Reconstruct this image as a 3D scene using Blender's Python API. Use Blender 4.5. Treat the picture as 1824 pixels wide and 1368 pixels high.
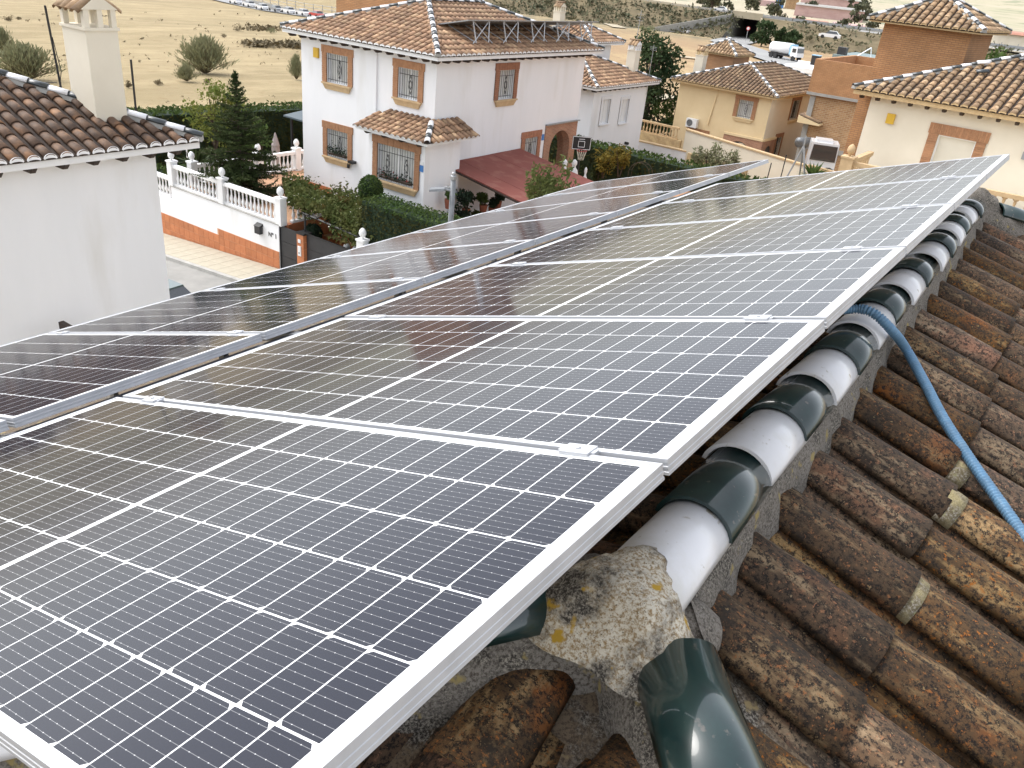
import bpy, math, random
import numpy as np
from math import sin, cos, tan, pi, radians, hypot, atan2, sqrt
from mathutils import Matrix, Vector, noise
random.seed(7)
for o in list(bpy.data.objects): bpy.data.objects.remove(o)
S = bpy.context.scene
col = S.collection
# ------------------------------------------------------------------ camera
F = 1453.379
CW = np.array([0.4780, -1.3240, 0.8370])
RM = np.array([[0.80740238, 0.58225328, 0.09530219],
               [0.33823773, -0.32444195, -0.8833644],
               [-0.48342179, 0.74546532, -0.45889523]])
cd = bpy.data.cameras.new('camera')
cam = bpy.data.objects.new('camera', cd); col.objects.link(cam)
cd.sensor_width = 36.0; cd.sensor_fit = 'HORIZONTAL'; cd.lens = F / 1824 * 36
cd.clip_start = 0.05; cd.clip_end = 9000
cam.matrix_world = Matrix(((RM[0][0], -RM[1][0], -RM[2][0], CW[0]), (RM[0][1], -RM[1][1], -RM[2][1], CW[1]),
                           (RM[0][2], -RM[1][2], -RM[2][2], CW[2]), (0, 0, 0, 1)))
S.camera = cam
# ------------------------------------------------------------------ sky, sun, exposure
SUN_EL, SUN_AZ = radians(56), atan2(-0.90, -0.22)      # azimuth measured from +Y towards +X
w = bpy.data.worlds.new('World'); S.world = w; w.use_nodes = True
nt = w.node_tree; nt.nodes.clear()
sky = nt.nodes.new('ShaderNodeTexSky'); sky.sky_type = 'NISHITA'; sky.sun_disc = False
sky.sun_elevation = SUN_EL; sky.sun_rotation = SUN_AZ; sky.air_density = 1.0; sky.dust_density = 3.0; sky.ozone_density = 1.5
hs = nt.nodes.new('ShaderNodeHueSaturation'); hs.inputs['Saturation'].default_value = 0.27
bg = nt.nodes.new('ShaderNodeBackground'); bg.inputs['Strength'].default_value = 0.15
wo = nt.nodes.new('ShaderNodeOutputWorld')
nt.links.new(sky.outputs[0], hs.inputs['Color']); nt.links.new(hs.outputs[0], bg.inputs[0]); nt.links.new(bg.outputs[0], wo.inputs[0])
sl = bpy.data.lights.new('sun', 'SUN'); sl.energy = 0.5; sl.angle = radians(30); sl.color = (1, 0.965, 0.91)
so = bpy.data.objects.new('sun', sl); col.objects.link(so)
sd = Vector((sin(SUN_AZ) * cos(SUN_EL), cos(SUN_AZ) * cos(SUN_EL), sin(SUN_EL)))
so.rotation_euler = sd.to_track_quat('Z', 'Y').to_euler(); so.location = (-30, -20, 60)
S.view_settings.view_transform = 'Standard'; S.view_settings.look = 'None'; S.view_settings.gamma = 1
S.view_settings.exposure = 1.42
S.render.engine = 'CYCLES'
S.cycles.max_bounces = 6

# ------------------------------------------------------------------ photograph pixel -> place
def ray(x, y):
    return RM.T @ np.array([(x - 912) / F, (y - 684) / F, 1.0])
def atz(x, y, z):
    d = ray(x, y); return Vector(CW + d * (z - CW[2]) / d[2])
def aty(x, y, Y):
    d = ray(x, y); return Vector(CW + d * (Y - CW[1]) / d[1])
def atx(x, y, X):
    d = ray(x, y); return Vector(CW + d * (X - CW[0]) / d[0])
def atd(x, y, D):
    d = ray(x, y); return Vector(CW + d * D / hypot(d[0], d[1]))
def onplane(x, y, P, N):
    d = Vector(ray(x, y)); c = Vector(CW); return c + d * ((Vector(P) - c).dot(N) / d.dot(N))

# ------------------------------------------------------------------ materials
MT = {}
def mat(name, c, c2=None, scale=5.0, rough=0.75, bump=0.0, bscale=None, coat=0.0, crough=0.05, metal=0.0, rnd=0.0,
        c3=None, s3=0.5, spec=0.5, thr=(0.35, 0.65), stretch=(1, 1, 1), detail=6, translucent=0.0, thr3=(0.52, 0.66)):
    m = bpy.data.materials.new(name); m.use_nodes = True; MT[name] = m
    n = m.node_tree.nodes; l = m.node_tree.links; b = n['Principled BSDF']
    b.inputs['Roughness'].default_value = rough; b.inputs['Metallic'].default_value = metal
    b.inputs['Coat Weight'].default_value = coat; b.inputs['Coat Roughness'].default_value = crough
    b.inputs['Specular IOR Level'].default_value = spec
    b.inputs['Base Color'].default_value = (*c, 1)
    tc = n.new('ShaderNodeTexCoord'); mp = n.new('ShaderNodeMapping'); mp.inputs['Scale'].default_value = stretch
    l.new(tc.outputs['Object'], mp.inputs[0]); vec = mp.outputs[0]; out = None
    oi = n.new('ShaderNodeObjectInfo')
    if rnd:
        ad = n.new('ShaderNodeVectorMath'); ad.operation = 'ADD'; ml = n.new('ShaderNodeMath'); ml.operation = 'MULTIPLY'; ml.inputs[1].default_value = 37.0
        l.new(oi.outputs['Random'], ml.inputs[0]); l.new(vec, ad.inputs[0]); l.new(ml.outputs[0], ad.inputs[1]); vec = ad.outputs[0]
    if c2 is not None:
        nz = n.new('ShaderNodeTexNoise'); nz.inputs['Scale'].default_value = scale; nz.inputs['Detail'].default_value = detail; nz.inputs['Roughness'].default_value = 0.62
        l.new(vec, nz.inputs['Vector'])
        mr = n.new('ShaderNodeMapRange'); mr.inputs[1].default_value = thr[0]; mr.inputs[2].default_value = thr[1]; l.new(nz.outputs[0], mr.inputs[0])
        mx = n.new('ShaderNodeMix'); mx.data_type = 'RGBA'; mx.inputs[6].default_value = (*c, 1); mx.inputs[7].default_value = (*c2, 1)
        l.new(mr.outputs[0], mx.inputs[0]); out = mx.outputs[2]
        if c3 is not None:
            n3 = n.new('ShaderNodeTexNoise'); n3.inputs['Scale'].default_value = s3; n3.inputs['Detail'].default_value = 5; l.new(vec, n3.inputs['Vector'])
            m3 = n.new('ShaderNodeMapRange'); m3.inputs[1].default_value = thr3[0]; m3.inputs[2].default_value = thr3[1]; l.new(n3.outputs[0], m3.inputs[0])
            x3 = n.new('ShaderNodeMix'); x3.data_type = 'RGBA'; x3.inputs[7].default_value = (*c3, 1); l.new(out, x3.inputs[6]); l.new(m3.outputs[0], x3.inputs[0]); out = x3.outputs[2]
    if rnd:
        h = n.new('ShaderNodeHueSaturation')
        mv = n.new('ShaderNodeMapRange'); mv.inputs[3].default_value = 1 - rnd; mv.inputs[4].default_value = 1 + rnd; l.new(oi.outputs['Random'], mv.inputs[0]); l.new(mv.outputs[0], h.inputs['Value'])
        if out is None: h.inputs['Color'].default_value = (*c, 1)
        else: l.new(out, h.inputs['Color'])
        out = h.outputs[0]
    if out is not None: l.new(out, b.inputs['Base Color'])
    if bump:
        bn = n.new('ShaderNodeTexNoise'); bn.inputs['Scale'].default_value = bscale or scale * 3; bn.inputs['Detail'].default_value = 5; l.new(vec, bn.inputs['Vector'])
        bp = n.new('ShaderNodeBump'); bp.inputs['Strength'].default_value = min(1, bump * 10); bp.inputs['Distance'].default_value = bump * 0.1; l.new(bn.outputs[0], bp.inputs['Height']); l.new(bp.outputs[0], b.inputs['Normal'])
    if translucent:
        b.inputs['Transmission Weight'].default_value = 0
        tr = n.new('ShaderNodeBsdfTranslucent'); ms = n.new('ShaderNodeMixShader'); ms.inputs[0].default_value = translucent
        if out is not None: l.new(out, tr.inputs[0])
        else: tr.inputs[0].default_value = (*c, 1)
        l.new(b.outputs[0], ms.inputs[1]); l.new(tr.outputs[0], ms.inputs[2]); l.new(ms.outputs[0], n['Material Output'].inputs[0])
    return m
def brickmat(name, c, c2, mortar, bw, bh, msize=0.012, rough=0.85):
    m = mat(name, c); n = m.node_tree.nodes; l = m.node_tree.links; b = n['Principled BSDF']; b.inputs['Roughness'].default_value = rough
    tc = n.new('ShaderNodeTexCoord'); sp = n.new('ShaderNodeSeparateXYZ'); l.new(tc.outputs['Object'], sp.inputs[0])
    ad = n.new('ShaderNodeMath'); ad.operation = 'ADD'; l.new(sp.outputs[0], ad.inputs[0]); l.new(sp.outputs[1], ad.inputs[1])
    cb = n.new('ShaderNodeCombineXYZ'); l.new(ad.outputs[0], cb.inputs[0]); l.new(sp.outputs[2], cb.inputs[1])
    bt = n.new('ShaderNodeTexBrick'); l.new(cb.outputs[0], bt.inputs['Vector'])
    for k, v in (('Color1', c), ('Color2', c2), ('Mortar', mortar)): bt.inputs[k].default_value = (*v, 1)
    bt.inputs['Scale'].default_value = 1; bt.inputs['Brick Width'].default_value = bw; bt.inputs['Row Height'].default_value = bh; bt.inputs['Mortar Size'].default_value = msize; bt.inputs['Mortar Smooth'].default_value = 0.3
    nz = n.new('ShaderNodeTexNoise'); nz.inputs['Scale'].default_value = 1.7; nz.inputs['Detail'].default_value = 6; l.new(tc.outputs['Object'], nz.inputs['Vector'])
    mr = n.new('ShaderNodeMapRange'); mr.inputs[3].default_value = 0.7; mr.inputs[4].default_value = 1.25; l.new(nz.outputs[0], mr.inputs[0])
    h = n.new('ShaderNodeHueSaturation'); l.new(bt.outputs['Color'], h.inputs['Color']); l.new(mr.outputs[0], h.inputs['Value']); l.new(h.outputs[0], b.inputs['Base Color'])
    bp = n.new('ShaderNodeBump'); bp.inputs['Strength'].default_value = 0.6; bp.inputs['Distance'].default_value = 0.01; bp.invert = True; l.new(bt.outputs['Fac'], bp.inputs['Height']); l.new(bp.outputs[0], b.inputs['Normal'])
    return m

mat('white_wall', (0.81, 0.81, 0.82), (0.765, 0.77, 0.78), 0.9, 0.9, bump=0.02, bscale=60, c3=(0.70, 0.69, 0.67), s3=1.3, thr3=(0.56, 0.80), stretch=(1, 1, 0.22))
mat('cream_wall', (0.72, 0.60, 0.42), (0.66, 0.54, 0.37), 0.7, 0.9, bump=0.02, bscale=60)
mat('ivory_wall', (0.74, 0.68, 0.56), (0.68, 0.62, 0.50), 0.6, 0.9, bump=0.02, bscale=60)
mat('beige_wall', (0.73, 0.585, 0.36), (0.67, 0.525, 0.31), 0.6, 0.9, bump=0.02, bscale=60)
mat('white_paint', (0.82, 0.82, 0.82), (0.76, 0.76, 0.76), 3, 0.7)
mat('ochre_paint', (0.60, 0.44, 0.24), (0.50, 0.35, 0.18), 6, 0.8)
mat('ochre_stone', (0.58, 0.42, 0.24), (0.48, 0.34, 0.19), 5, 0.85, bump=0.02)
mat('dark_wood', (0.055, 0.035, 0.025), (0.03, 0.02, 0.016), 9, 0.7)
mat('deck_dark', (0.06, 0.042, 0.032), (0.03, 0.022, 0.018), 8, 0.95, bump=0.05)
mat('tile_old', (0.15, 0.085, 0.048), (0.07, 0.042, 0.028), 7, 0.72, bump=0.03, bscale=40, rnd=0.30, c3=(0.24, 0.125, 0.062), s3=3.0)
mat('tile_tan', (0.34, 0.205, 0.118), (0.22, 0.125, 0.075), 6, 0.8, bump=0.03, bscale=40, rnd=0.32, c3=(0.43, 0.29, 0.17), s3=2.4)
mat('tile_moss', (0.24, 0.145, 0.08), (0.12, 0.08, 0.05), 6, 0.82, bump=0.03, bscale=40, rnd=0.3, c3=(0.33, 0.235, 0.135), s3=2.6)
mat('tile_ochre', (0.33, 0.215, 0.118), (0.20, 0.125, 0.07), 6, 0.82, bump=0.03, bscale=40, rnd=0.32, c3=(0.46, 0.33, 0.20), s3=2.6)
mat('ridge_white', (0.80, 0.80, 0.82), (0.70, 0.69, 0.66), 7, 0.35, coat=0.35, crough=0.15, thr=(0.50, 0.78), rnd=0.04, c3=(0.42, 0.38, 0.31), s3=26, thr3=(0.66, 0.74))
mat('ridge_green', (0.010, 0.036, 0.033), (0.005, 0.022, 0.022), 12, 0.3, coat=1.0, crough=0.05, rnd=0.15, c3=(0.10, 0.095, 0.08), s3=34, thr3=(0.64, 0.72))
mat('ridge_dark', (0.035, 0.045, 0.047), (0.02, 0.026, 0.03), 8, 0.4, coat=0.5, crough=0.1)
mat('clay_raw', (0.42, 0.13, 0.06), (0.33, 0.10, 0.05), 20, 0.85)
mat('aluminium', (0.55, 0.56, 0.58), (0.47, 0.48, 0.50), 3, 0.42, metal=0.2, stretch=(0.2, 4, 4))
mat('grey_metal', (0.22, 0.23, 0.24), (0.17, 0.18, 0.19), 6, 0.5, metal=0.4)
mat('zinc', (0.36, 0.37, 0.38), (0.29, 0.30, 0.31), 6, 0.45, metal=0.6)
mat('rail_shaded', (0.23, 0.235, 0.27), (0.19, 0.195, 0.225), 4, 0.6, metal=0.2)
mat('backsheet', (0.78, 0.79, 0.80), rough=0.5, coat=0.6, crough=0.08)
mat('black_iron', (0.012, 0.012, 0.013), rough=0.5)
mat('anthracite', (0.03, 0.03, 0.033), (0.022, 0.022, 0.025), 3, 0.5)
mat('glass_dark', (0.03, 0.035, 0.04), rough=0.12, coat=1, crough=0.03)
mat('blind', (0.60, 0.60, 0.57), (0.54, 0.54, 0.52), 2, 0.7)
mat('shutter_white', (0.74, 0.74, 0.73), rough=0.6)
mat('shutter_cream', (0.66, 0.62, 0.52), (0.60, 0.56, 0.46), 0.9, 0.6)
mat('terracotta_tile', (0.50, 0.185, 0.075), (0.43, 0.15, 0.06), 4, 0.6, rnd=0.10)
mat('grout', (0.62, 0.40, 0.26), rough=0.9)
mat('awning_red', (0.215, 0.060, 0.044), (0.19, 0.052, 0.038), 1.3, 0.85, c3=(0.235, 0.085, 0.062), s3=2.2)
mat('pavement', (0.44, 0.40, 0.31), (0.38, 0.34, 0.265), 2.2, 0.9, bump=0.02)
mat('kerb', (0.42, 0.41, 0.38), (0.34, 0.33, 0.31), 3, 0.9)
mat('asphalt', (0.30, 0.29, 0.27), (0.24, 0.235, 0.22), 1.2, 0.92, bump=0.02, bscale=30)
mat('road_far', (0.30, 0.30, 0.29), (0.25, 0.25, 0.25), 0.1, 0.9)
mat('dirt_path', (0.42, 0.36, 0.26), (0.36, 0.31, 0.22), 0.3, 0.95)
mat('concrete', (0.36, 0.35, 0.32), (0.28, 0.27, 0.25), 1.5, 0.9)
mat('recess_dark', (0.10, 0.10, 0.10), (0.07, 0.07, 0.07), 0.5, 0.95)
mat('terrace_floor', (0.50, 0.29, 0.17), (0.45, 0.26, 0.15), 2, 0.7)
mat('stucco_stone', (0.52, 0.40, 0.22), (0.34, 0.24, 0.13), 3.5, 0.9, bump=0.05)
mat('bark', (0.10, 0.07, 0.05), (0.06, 0.045, 0.035), 14, 0.95)
mat('leaf_spruce', (0.034, 0.054, 0.019), (0.066, 0.086, 0.030), 1.5, 0.7, translucent=0.12, spec=0.12)
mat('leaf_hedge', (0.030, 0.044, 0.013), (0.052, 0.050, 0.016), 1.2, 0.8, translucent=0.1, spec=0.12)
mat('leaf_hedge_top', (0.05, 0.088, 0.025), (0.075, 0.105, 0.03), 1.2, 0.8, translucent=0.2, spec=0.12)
mat('leaf_green', (0.06, 0.105, 0.03), (0.10, 0.14, 0.04), 1.5, 0.7, translucent=0.25, spec=0.12)
mat('leaf_vine', (0.07, 0.10, 0.03), (0.12, 0.12, 0.04), 1.6, 0.7, translucent=0.25, c3=(0.16, 0.08, 0.03), s3=0.9, thr3=(0.60, 0.74), spec=0.12)
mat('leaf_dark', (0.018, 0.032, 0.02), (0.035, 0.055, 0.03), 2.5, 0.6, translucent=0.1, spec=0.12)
mat('leaf_lime', (0.12, 0.17, 0.04), (0.19, 0.19, 0.045), 1.4, 0.7, translucent=0.3, spec=0.12)
mat('leaf_yellow', (0.15, 0.13, 0.03), (0.21, 0.15, 0.03), 2, 0.8, translucent=0.25, spec=0.12)
mat('leaf_broom', (0.19, 0.205, 0.115), (0.25, 0.24, 0.135), 0.8, 0.85, translucent=0.2, spec=0.12)
mat('leaf_pine', (0.030, 0.055, 0.024), (0.055, 0.08, 0.032), 0.6, 0.8, translucent=0.15, spec=0.12)
mat('leaf_far', (0.085, 0.095, 0.06), (0.13, 0.12, 0.07), 0.2, 0.9, spec=0.12)
mat('flower', (0.8, 0.75, 0.68), rough=0.7)
mat('flower_red', (0.35, 0.03, 0.03), rough=0.7)
mat('soil', (0.10, 0.075, 0.05), (0.07, 0.05, 0.035), 2, 0.95)
mat('dry_brush', (0.19, 0.15, 0.085), (0.13, 0.105, 0.06), 0.3, 0.95)
mat('umbrella', (0.42, 0.37, 0.36), (0.34, 0.30, 0.29), 6, 0.85)
mat('yellow_box', (0.62, 0.38, 0.03), rough=0.5)
mat('blue_sign', (0.05, 0.18, 0.45), rough=0.5)
mat('lightblue', (0.30, 0.52, 0.70), rough=0.5)
mat('red_paint', (0.45, 0.03, 0.03), rough=0.35, coat=0.6)
mat('car_white', (0.72, 0.72, 0.73), rough=0.3, coat=0.8)
mat('car_grey', (0.25, 0.26, 0.28), rough=0.3, coat=0.8)
mat('car_green', (0.02, 0.055, 0.045), rough=0.3, coat=0.8)
mat('rubber', (0.02, 0.02, 0.02), rough=0.8)
mat('conduit_blue', (0.125, 0.26, 0.41), (0.11, 0.21, 0.32), 30, 0.45)
mat('pot', (0.30, 0.10, 0.055), rough=0.8)
mat('pink_brick', (0.45, 0.29, 0.27), (0.52, 0.36, 0.33), 0.25, 0.9, stretch=(1, 1, 3))
mat('red_brick_far', (0.36, 0.17, 0.12), (0.42, 0.22, 0.16), 0.3, 0.9)
mat('white_plastic', (0.72, 0.73, 0.73), rough=0.4)
mat('net', (0.70, 0.66, 0.55), rough=0.8)
mat('slate_blue', (0.06, 0.085, 0.10), rough=0.6)
mat('pool_green', (0.16, 0.22, 0.22), (0.20, 0.25, 0.25), 2, 0.7)
brickmat('brick_tan', (0.44, 0.235, 0.115), (0.36, 0.19, 0.095), (0.33, 0.205, 0.12), 0.25, 0.062)
brickmat('brick_red', (0.40, 0.185, 0.11), (0.30, 0.14, 0.085), (0.42, 0.31, 0.22), 0.25, 0.062, 0.010)
brickmat('brick_tower', (0.45, 0.235, 0.105), (0.40, 0.20, 0.085), (0.27, 0.15, 0.08), 0.26, 0.075, 0.011)
brickmat('brick_rough', (0.42, 0.245, 0.12), (0.31, 0.165, 0.08), (0.44, 0.32, 0.19), 0.33, 0.11, 0.02)
mat('brick_block', (0.42, 0.22, 0.115), (0.33, 0.165, 0.085), 9, 0.85, rnd=0.16)
mat('brick_block_red', (0.36, 0.165, 0.095), (0.27, 0.12, 0.07), 9, 0.85, rnd=0.18)

def weathered_tile():
    m = mat('tile_near', (0.1, 0.06, 0.04)); n = m.node_tree.nodes; l = m.node_tree.links; b = n['Principled BSDF']
    tc = n.new('ShaderNodeTexCoord'); oi = n.new('ShaderNodeObjectInfo')
    ml = n.new('ShaderNodeMath'); ml.operation = 'MULTIPLY'; ml.inputs[1].default_value = 91; l.new(oi.outputs['Random'], ml.inputs[0])
    ad = n.new('ShaderNodeVectorMath'); ad.operation = 'ADD'; l.new(tc.outputs['Object'], ad.inputs[0]); l.new(ml.outputs[0], ad.inputs[1]); V = ad.outputs[0]
    def nz(s, d=6, r=0.6, st=None):
        x = n.new('ShaderNodeTexNoise'); x.inputs['Scale'].default_value = s; x.inputs['Detail'].default_value = d; x.inputs['Roughness'].default_value = r
        if st:
            mp = n.new('ShaderNodeMapping'); mp.inputs['Scale'].default_value = st; l.new(V, mp.inputs[0]); l.new(mp.outputs[0], x.inputs['Vector'])
        else: l.new(V, x.inputs['Vector'])
        return x.outputs[0]
    def rng(x, a, c):
        r = n.new('ShaderNodeMapRange'); r.inputs[1].default_value = a; r.inputs[2].default_value = c; l.new(x, r.inputs[0]); return r.outputs[0]
    def mix(f, A, B):
        x = n.new('ShaderNodeMix'); x.data_type = 'RGBA'
        for i, q in ((6, A), (7, B)):
            if isinstance(q, tuple): x.inputs[i].default_value = (*q, 1)
            else: l.new(q, x.inputs[i])
        l.new(f, x.inputs[0]); return x.outputs[2]
    c = mix(rng(nz(5), 0.35, 0.66), (0.118, 0.068, 0.034), (0.066, 0.044, 0.026))
    c = mix(rng(nz(3.2, 4), 0.56, 0.68), c, (0.20, 0.080, 0.032))
    c = mix(rng(nz(9, 7, 0.7, (0.35, 1.6, 1)), 0.52, 0.64), c, (0.285, 0.195, 0.105))
    c = mix(rng(nz(60, 9, 0.8), 0.48, 0.56), c, (0.016, 0.013, 0.011))
    c = mix(rng(nz(7, 6, 0.7), 0.53, 0.68), c, (0.030, 0.023, 0.017))
    c = mix(rng(nz(60, 3), 0.67, 0.72), c, (0.24, 0.165, 0.085))
    r2 = n.new('ShaderNodeMath'); r2.operation = 'MULTIPLY'; r2.inputs[1].default_value = 7.31; l.new(oi.outputs['Random'], r2.inputs[0]); r3 = n.new('ShaderNodeMath'); r3.operation = 'FRACT'; l.new(r2.outputs[0], r3.inputs[0])
    c = mix(rng(nz(75, 6, 0.75), 0.575, 0.63), c, (0.27, 0.115, 0.045))
    h = n.new('ShaderNodeHueSaturation'); mv = n.new('ShaderNodeMapRange'); mv.inputs[3].default_value = 0.72; mv.inputs[4].default_value = 1.4
    ms = n.new('ShaderNodeMapRange'); ms.inputs[3].default_value = 0.8; ms.inputs[4].default_value = 1.2; l.new(r3.outputs[0], ms.inputs[0]); l.new(ms.outputs[0], h.inputs['Saturation'])
    l.new(oi.outputs['Random'], mv.inputs[0]); l.new(mv.outputs[0], h.inputs['Value']); l.new(c, h.inputs['Color']); l.new(h.outputs[0], b.inputs['Base Color'])
    b.inputs['Roughness'].default_value = 0.7; b.inputs['Specular IOR Level'].default_value = 0.2
    bp = n.new('ShaderNodeBump'); bp.inputs['Strength'].default_value = 0.55; bp.inputs['Distance'].default_value = 0.004
    sm = n.new('ShaderNodeMath'); sm.operation = 'ADD'; l.new(nz(45, 8, 0.7), sm.inputs[0]); l.new(nz(14, 5, 0.6, (0.15, 3, 1)), sm.inputs[1]); l.new(sm.outputs[0], bp.inputs['Height']); l.new(bp.outputs[0], b.inputs['Normal'])
weathered_tile()
def mortar_mat(name, A, B, Cc, lich, rel=0.004):
    m = mat(name, A); n = m.node_tree.nodes; l = m.node_tree.links; b = n['Principled BSDF']; tc = n.new('ShaderNodeTexCoord')
    def nz(s, d=8, r=0.75):
        x = n.new('ShaderNodeTexNoise'); x.inputs['Scale'].default_value = s; x.inputs['Detail'].default_value = d; x.inputs['Roughness'].default_value = r; l.new(tc.outputs['Object'], x.inputs['Vector']); return x.outputs[0]
    def step(x, a, c):
        r = n.new('ShaderNodeMapRange'); r.inputs[1].default_value = a; r.inputs[2].default_value = c; l.new(x, r.inputs[0]); return r.outputs[0]
    def mix(f, P, Q):
        x = n.new('ShaderNodeMix'); x.data_type = 'RGBA'
        for i, q in ((6, P), (7, Q)):
            if isinstance(q, tuple): x.inputs[i].default_value = (*q, 1)
            else: l.new(q, x.inputs[i])
        l.new(f, x.inputs[0]); return x.outputs[2]
    c = mix(step(nz(120), 0.46, 0.58), A, B)
    c = mix(step(nz(170, 4), 0.60, 0.66), c, (0.05, 0.042, 0.035))
    c = mix(step(nz(9, 4, 0.6), 0.46, 0.60), c, mix(step(nz(150), 0.46, 0.62), Cc, (0.34, 0.31, 0.26)))
    c = mix(step(nz(16, 3, 0.5), 0.63, 0.68), c, lich)
    l.new(c, b.inputs['Base Color']); b.inputs['Roughness'].default_value = 0.95
    bp = n.new('ShaderNodeBump'); bp.inputs['Strength'].default_value = 0.8; bp.inputs['Distance'].default_value = rel; l.new(nz(60), bp.inputs['Height']); l.new(bp.outputs[0], b.inputs['Normal'])
mortar_mat('mortar_pale', (0.60, 0.56, 0.47), (0.27, 0.185, 0.09), (0.035, 0.03, 0.025), (0.42, 0.26, 0.03))
mortar_mat('mortar_grey', (0.22, 0.20, 0.175), (0.075, 0.062, 0.05), (0.035, 0.03, 0.026), (0.28, 0.22, 0.09))
mortar_mat('mortar_brown', (0.17, 0.125, 0.08), (0.07, 0.05, 0.035), (0.025, 0.02, 0.016), (0.26, 0.20, 0.10))
mortar_mat('mortar_ochre', (0.33, 0.28, 0.15), (0.22, 0.18, 0.09), (0.12, 0.095, 0.05), (0.30, 0.29, 0.14), 0.002)

def cell_mat():
    m = mat('cell', (0.012, 0.014, 0.026), rough=0.6, coat=1.0, crough=0.07, spec=0.0); n = m.node_tree.nodes; l = m.node_tree.links; b = n['Principled BSDF']
    tc = n.new('ShaderNodeTexCoord'); sp = n.new('ShaderNodeSeparateXYZ'); l.new(tc.outputs['Object'], sp.inputs[0])
    def math(op, a, v=None):
        x = n.new('ShaderNodeMath'); x.operation = op; l.new(a, x.inputs[0])
        if v is not None:
            if isinstance(v, float): x.inputs[1].default_value = v
            else: l.new(v, x.inputs[1])
        return x.outputs[0]
    def line(src, pitch, wd):
        q = math('MULTIPLY', src, 1.0 / pitch); q = math('ADD', q, 100.5); q = math('FRACT', q); q = math('SUBTRACT', q, 0.5); q = math('ABSOLUTE', q); return math('LESS_THAN', q, wd / pitch / 2)
    bus = line(sp.outputs[1], 0.166 / 9, 0.0008)
    pad = math('MULTIPLY', line(sp.outputs[1], 0.166 / 9, 0.0014), line(sp.outputs[0], 0.0205, 0.0016))
    f = math('MAXIMUM', math('MULTIPLY', bus, 0.30), pad)
    fing = math('MULTIPLY', line(sp.outputs[0], 0.0016, 0.0004), 0.02)
    f = math('MAXIMUM', f, fing)
    mx = n.new('ShaderNodeMix'); mx.data_type = 'RGBA'; mx.inputs[6].default_value = (0.0045, 0.006, 0.016, 1); mx.inputs[7].default_value = (0.62, 0.62, 0.62, 1); l.new(f, mx.inputs[0])
    g0 = n.new('ShaderNodeNewGeometry'); n0 = n.new('ShaderNodeTexNoise'); n0.inputs['Scale'].default_value = 3.5; n0.inputs['Detail'].default_value = 8; l.new(g0.outputs['Position'], n0.inputs['Vector'])
    m0 = n.new('ShaderNodeMapRange'); m0.inputs[1].default_value = 0.4; m0.inputs[2].default_value = 0.75; m0.inputs[3].default_value = 0.0; m0.inputs[4].default_value = 0.010; l.new(n0.outputs[0], m0.inputs[0])
    xd = n.new('ShaderNodeMix'); xd.data_type = 'RGBA'; xd.inputs[7].default_value = (0.45, 0.40, 0.33, 1); l.new(m0.outputs[0], xd.inputs[0]); l.new(mx.outputs[2], xd.inputs[6]); l.new(xd.outputs[2], b.inputs['Base Color'])
    b.inputs['Coat IOR'].default_value = 1.36
    # dust film on the glass: a little extra roughness in soft patches
    g = n.new('ShaderNodeNewGeometry'); nz = n.new('ShaderNodeTexNoise'); nz.inputs['Scale'].default_value = 2.5; nz.inputs['Detail'].default_value = 6; l.new(g.outputs['Position'], nz.inputs['Vector'])
    mr = n.new('ShaderNodeMapRange'); mr.inputs[3].default_value = 0.045; mr.inputs[4].default_value = 0.13; l.new(nz.outputs[0], mr.inputs[0]); l.new(mr.outputs[0], b.inputs['Coat Roughness'])
cell_mat()

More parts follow.
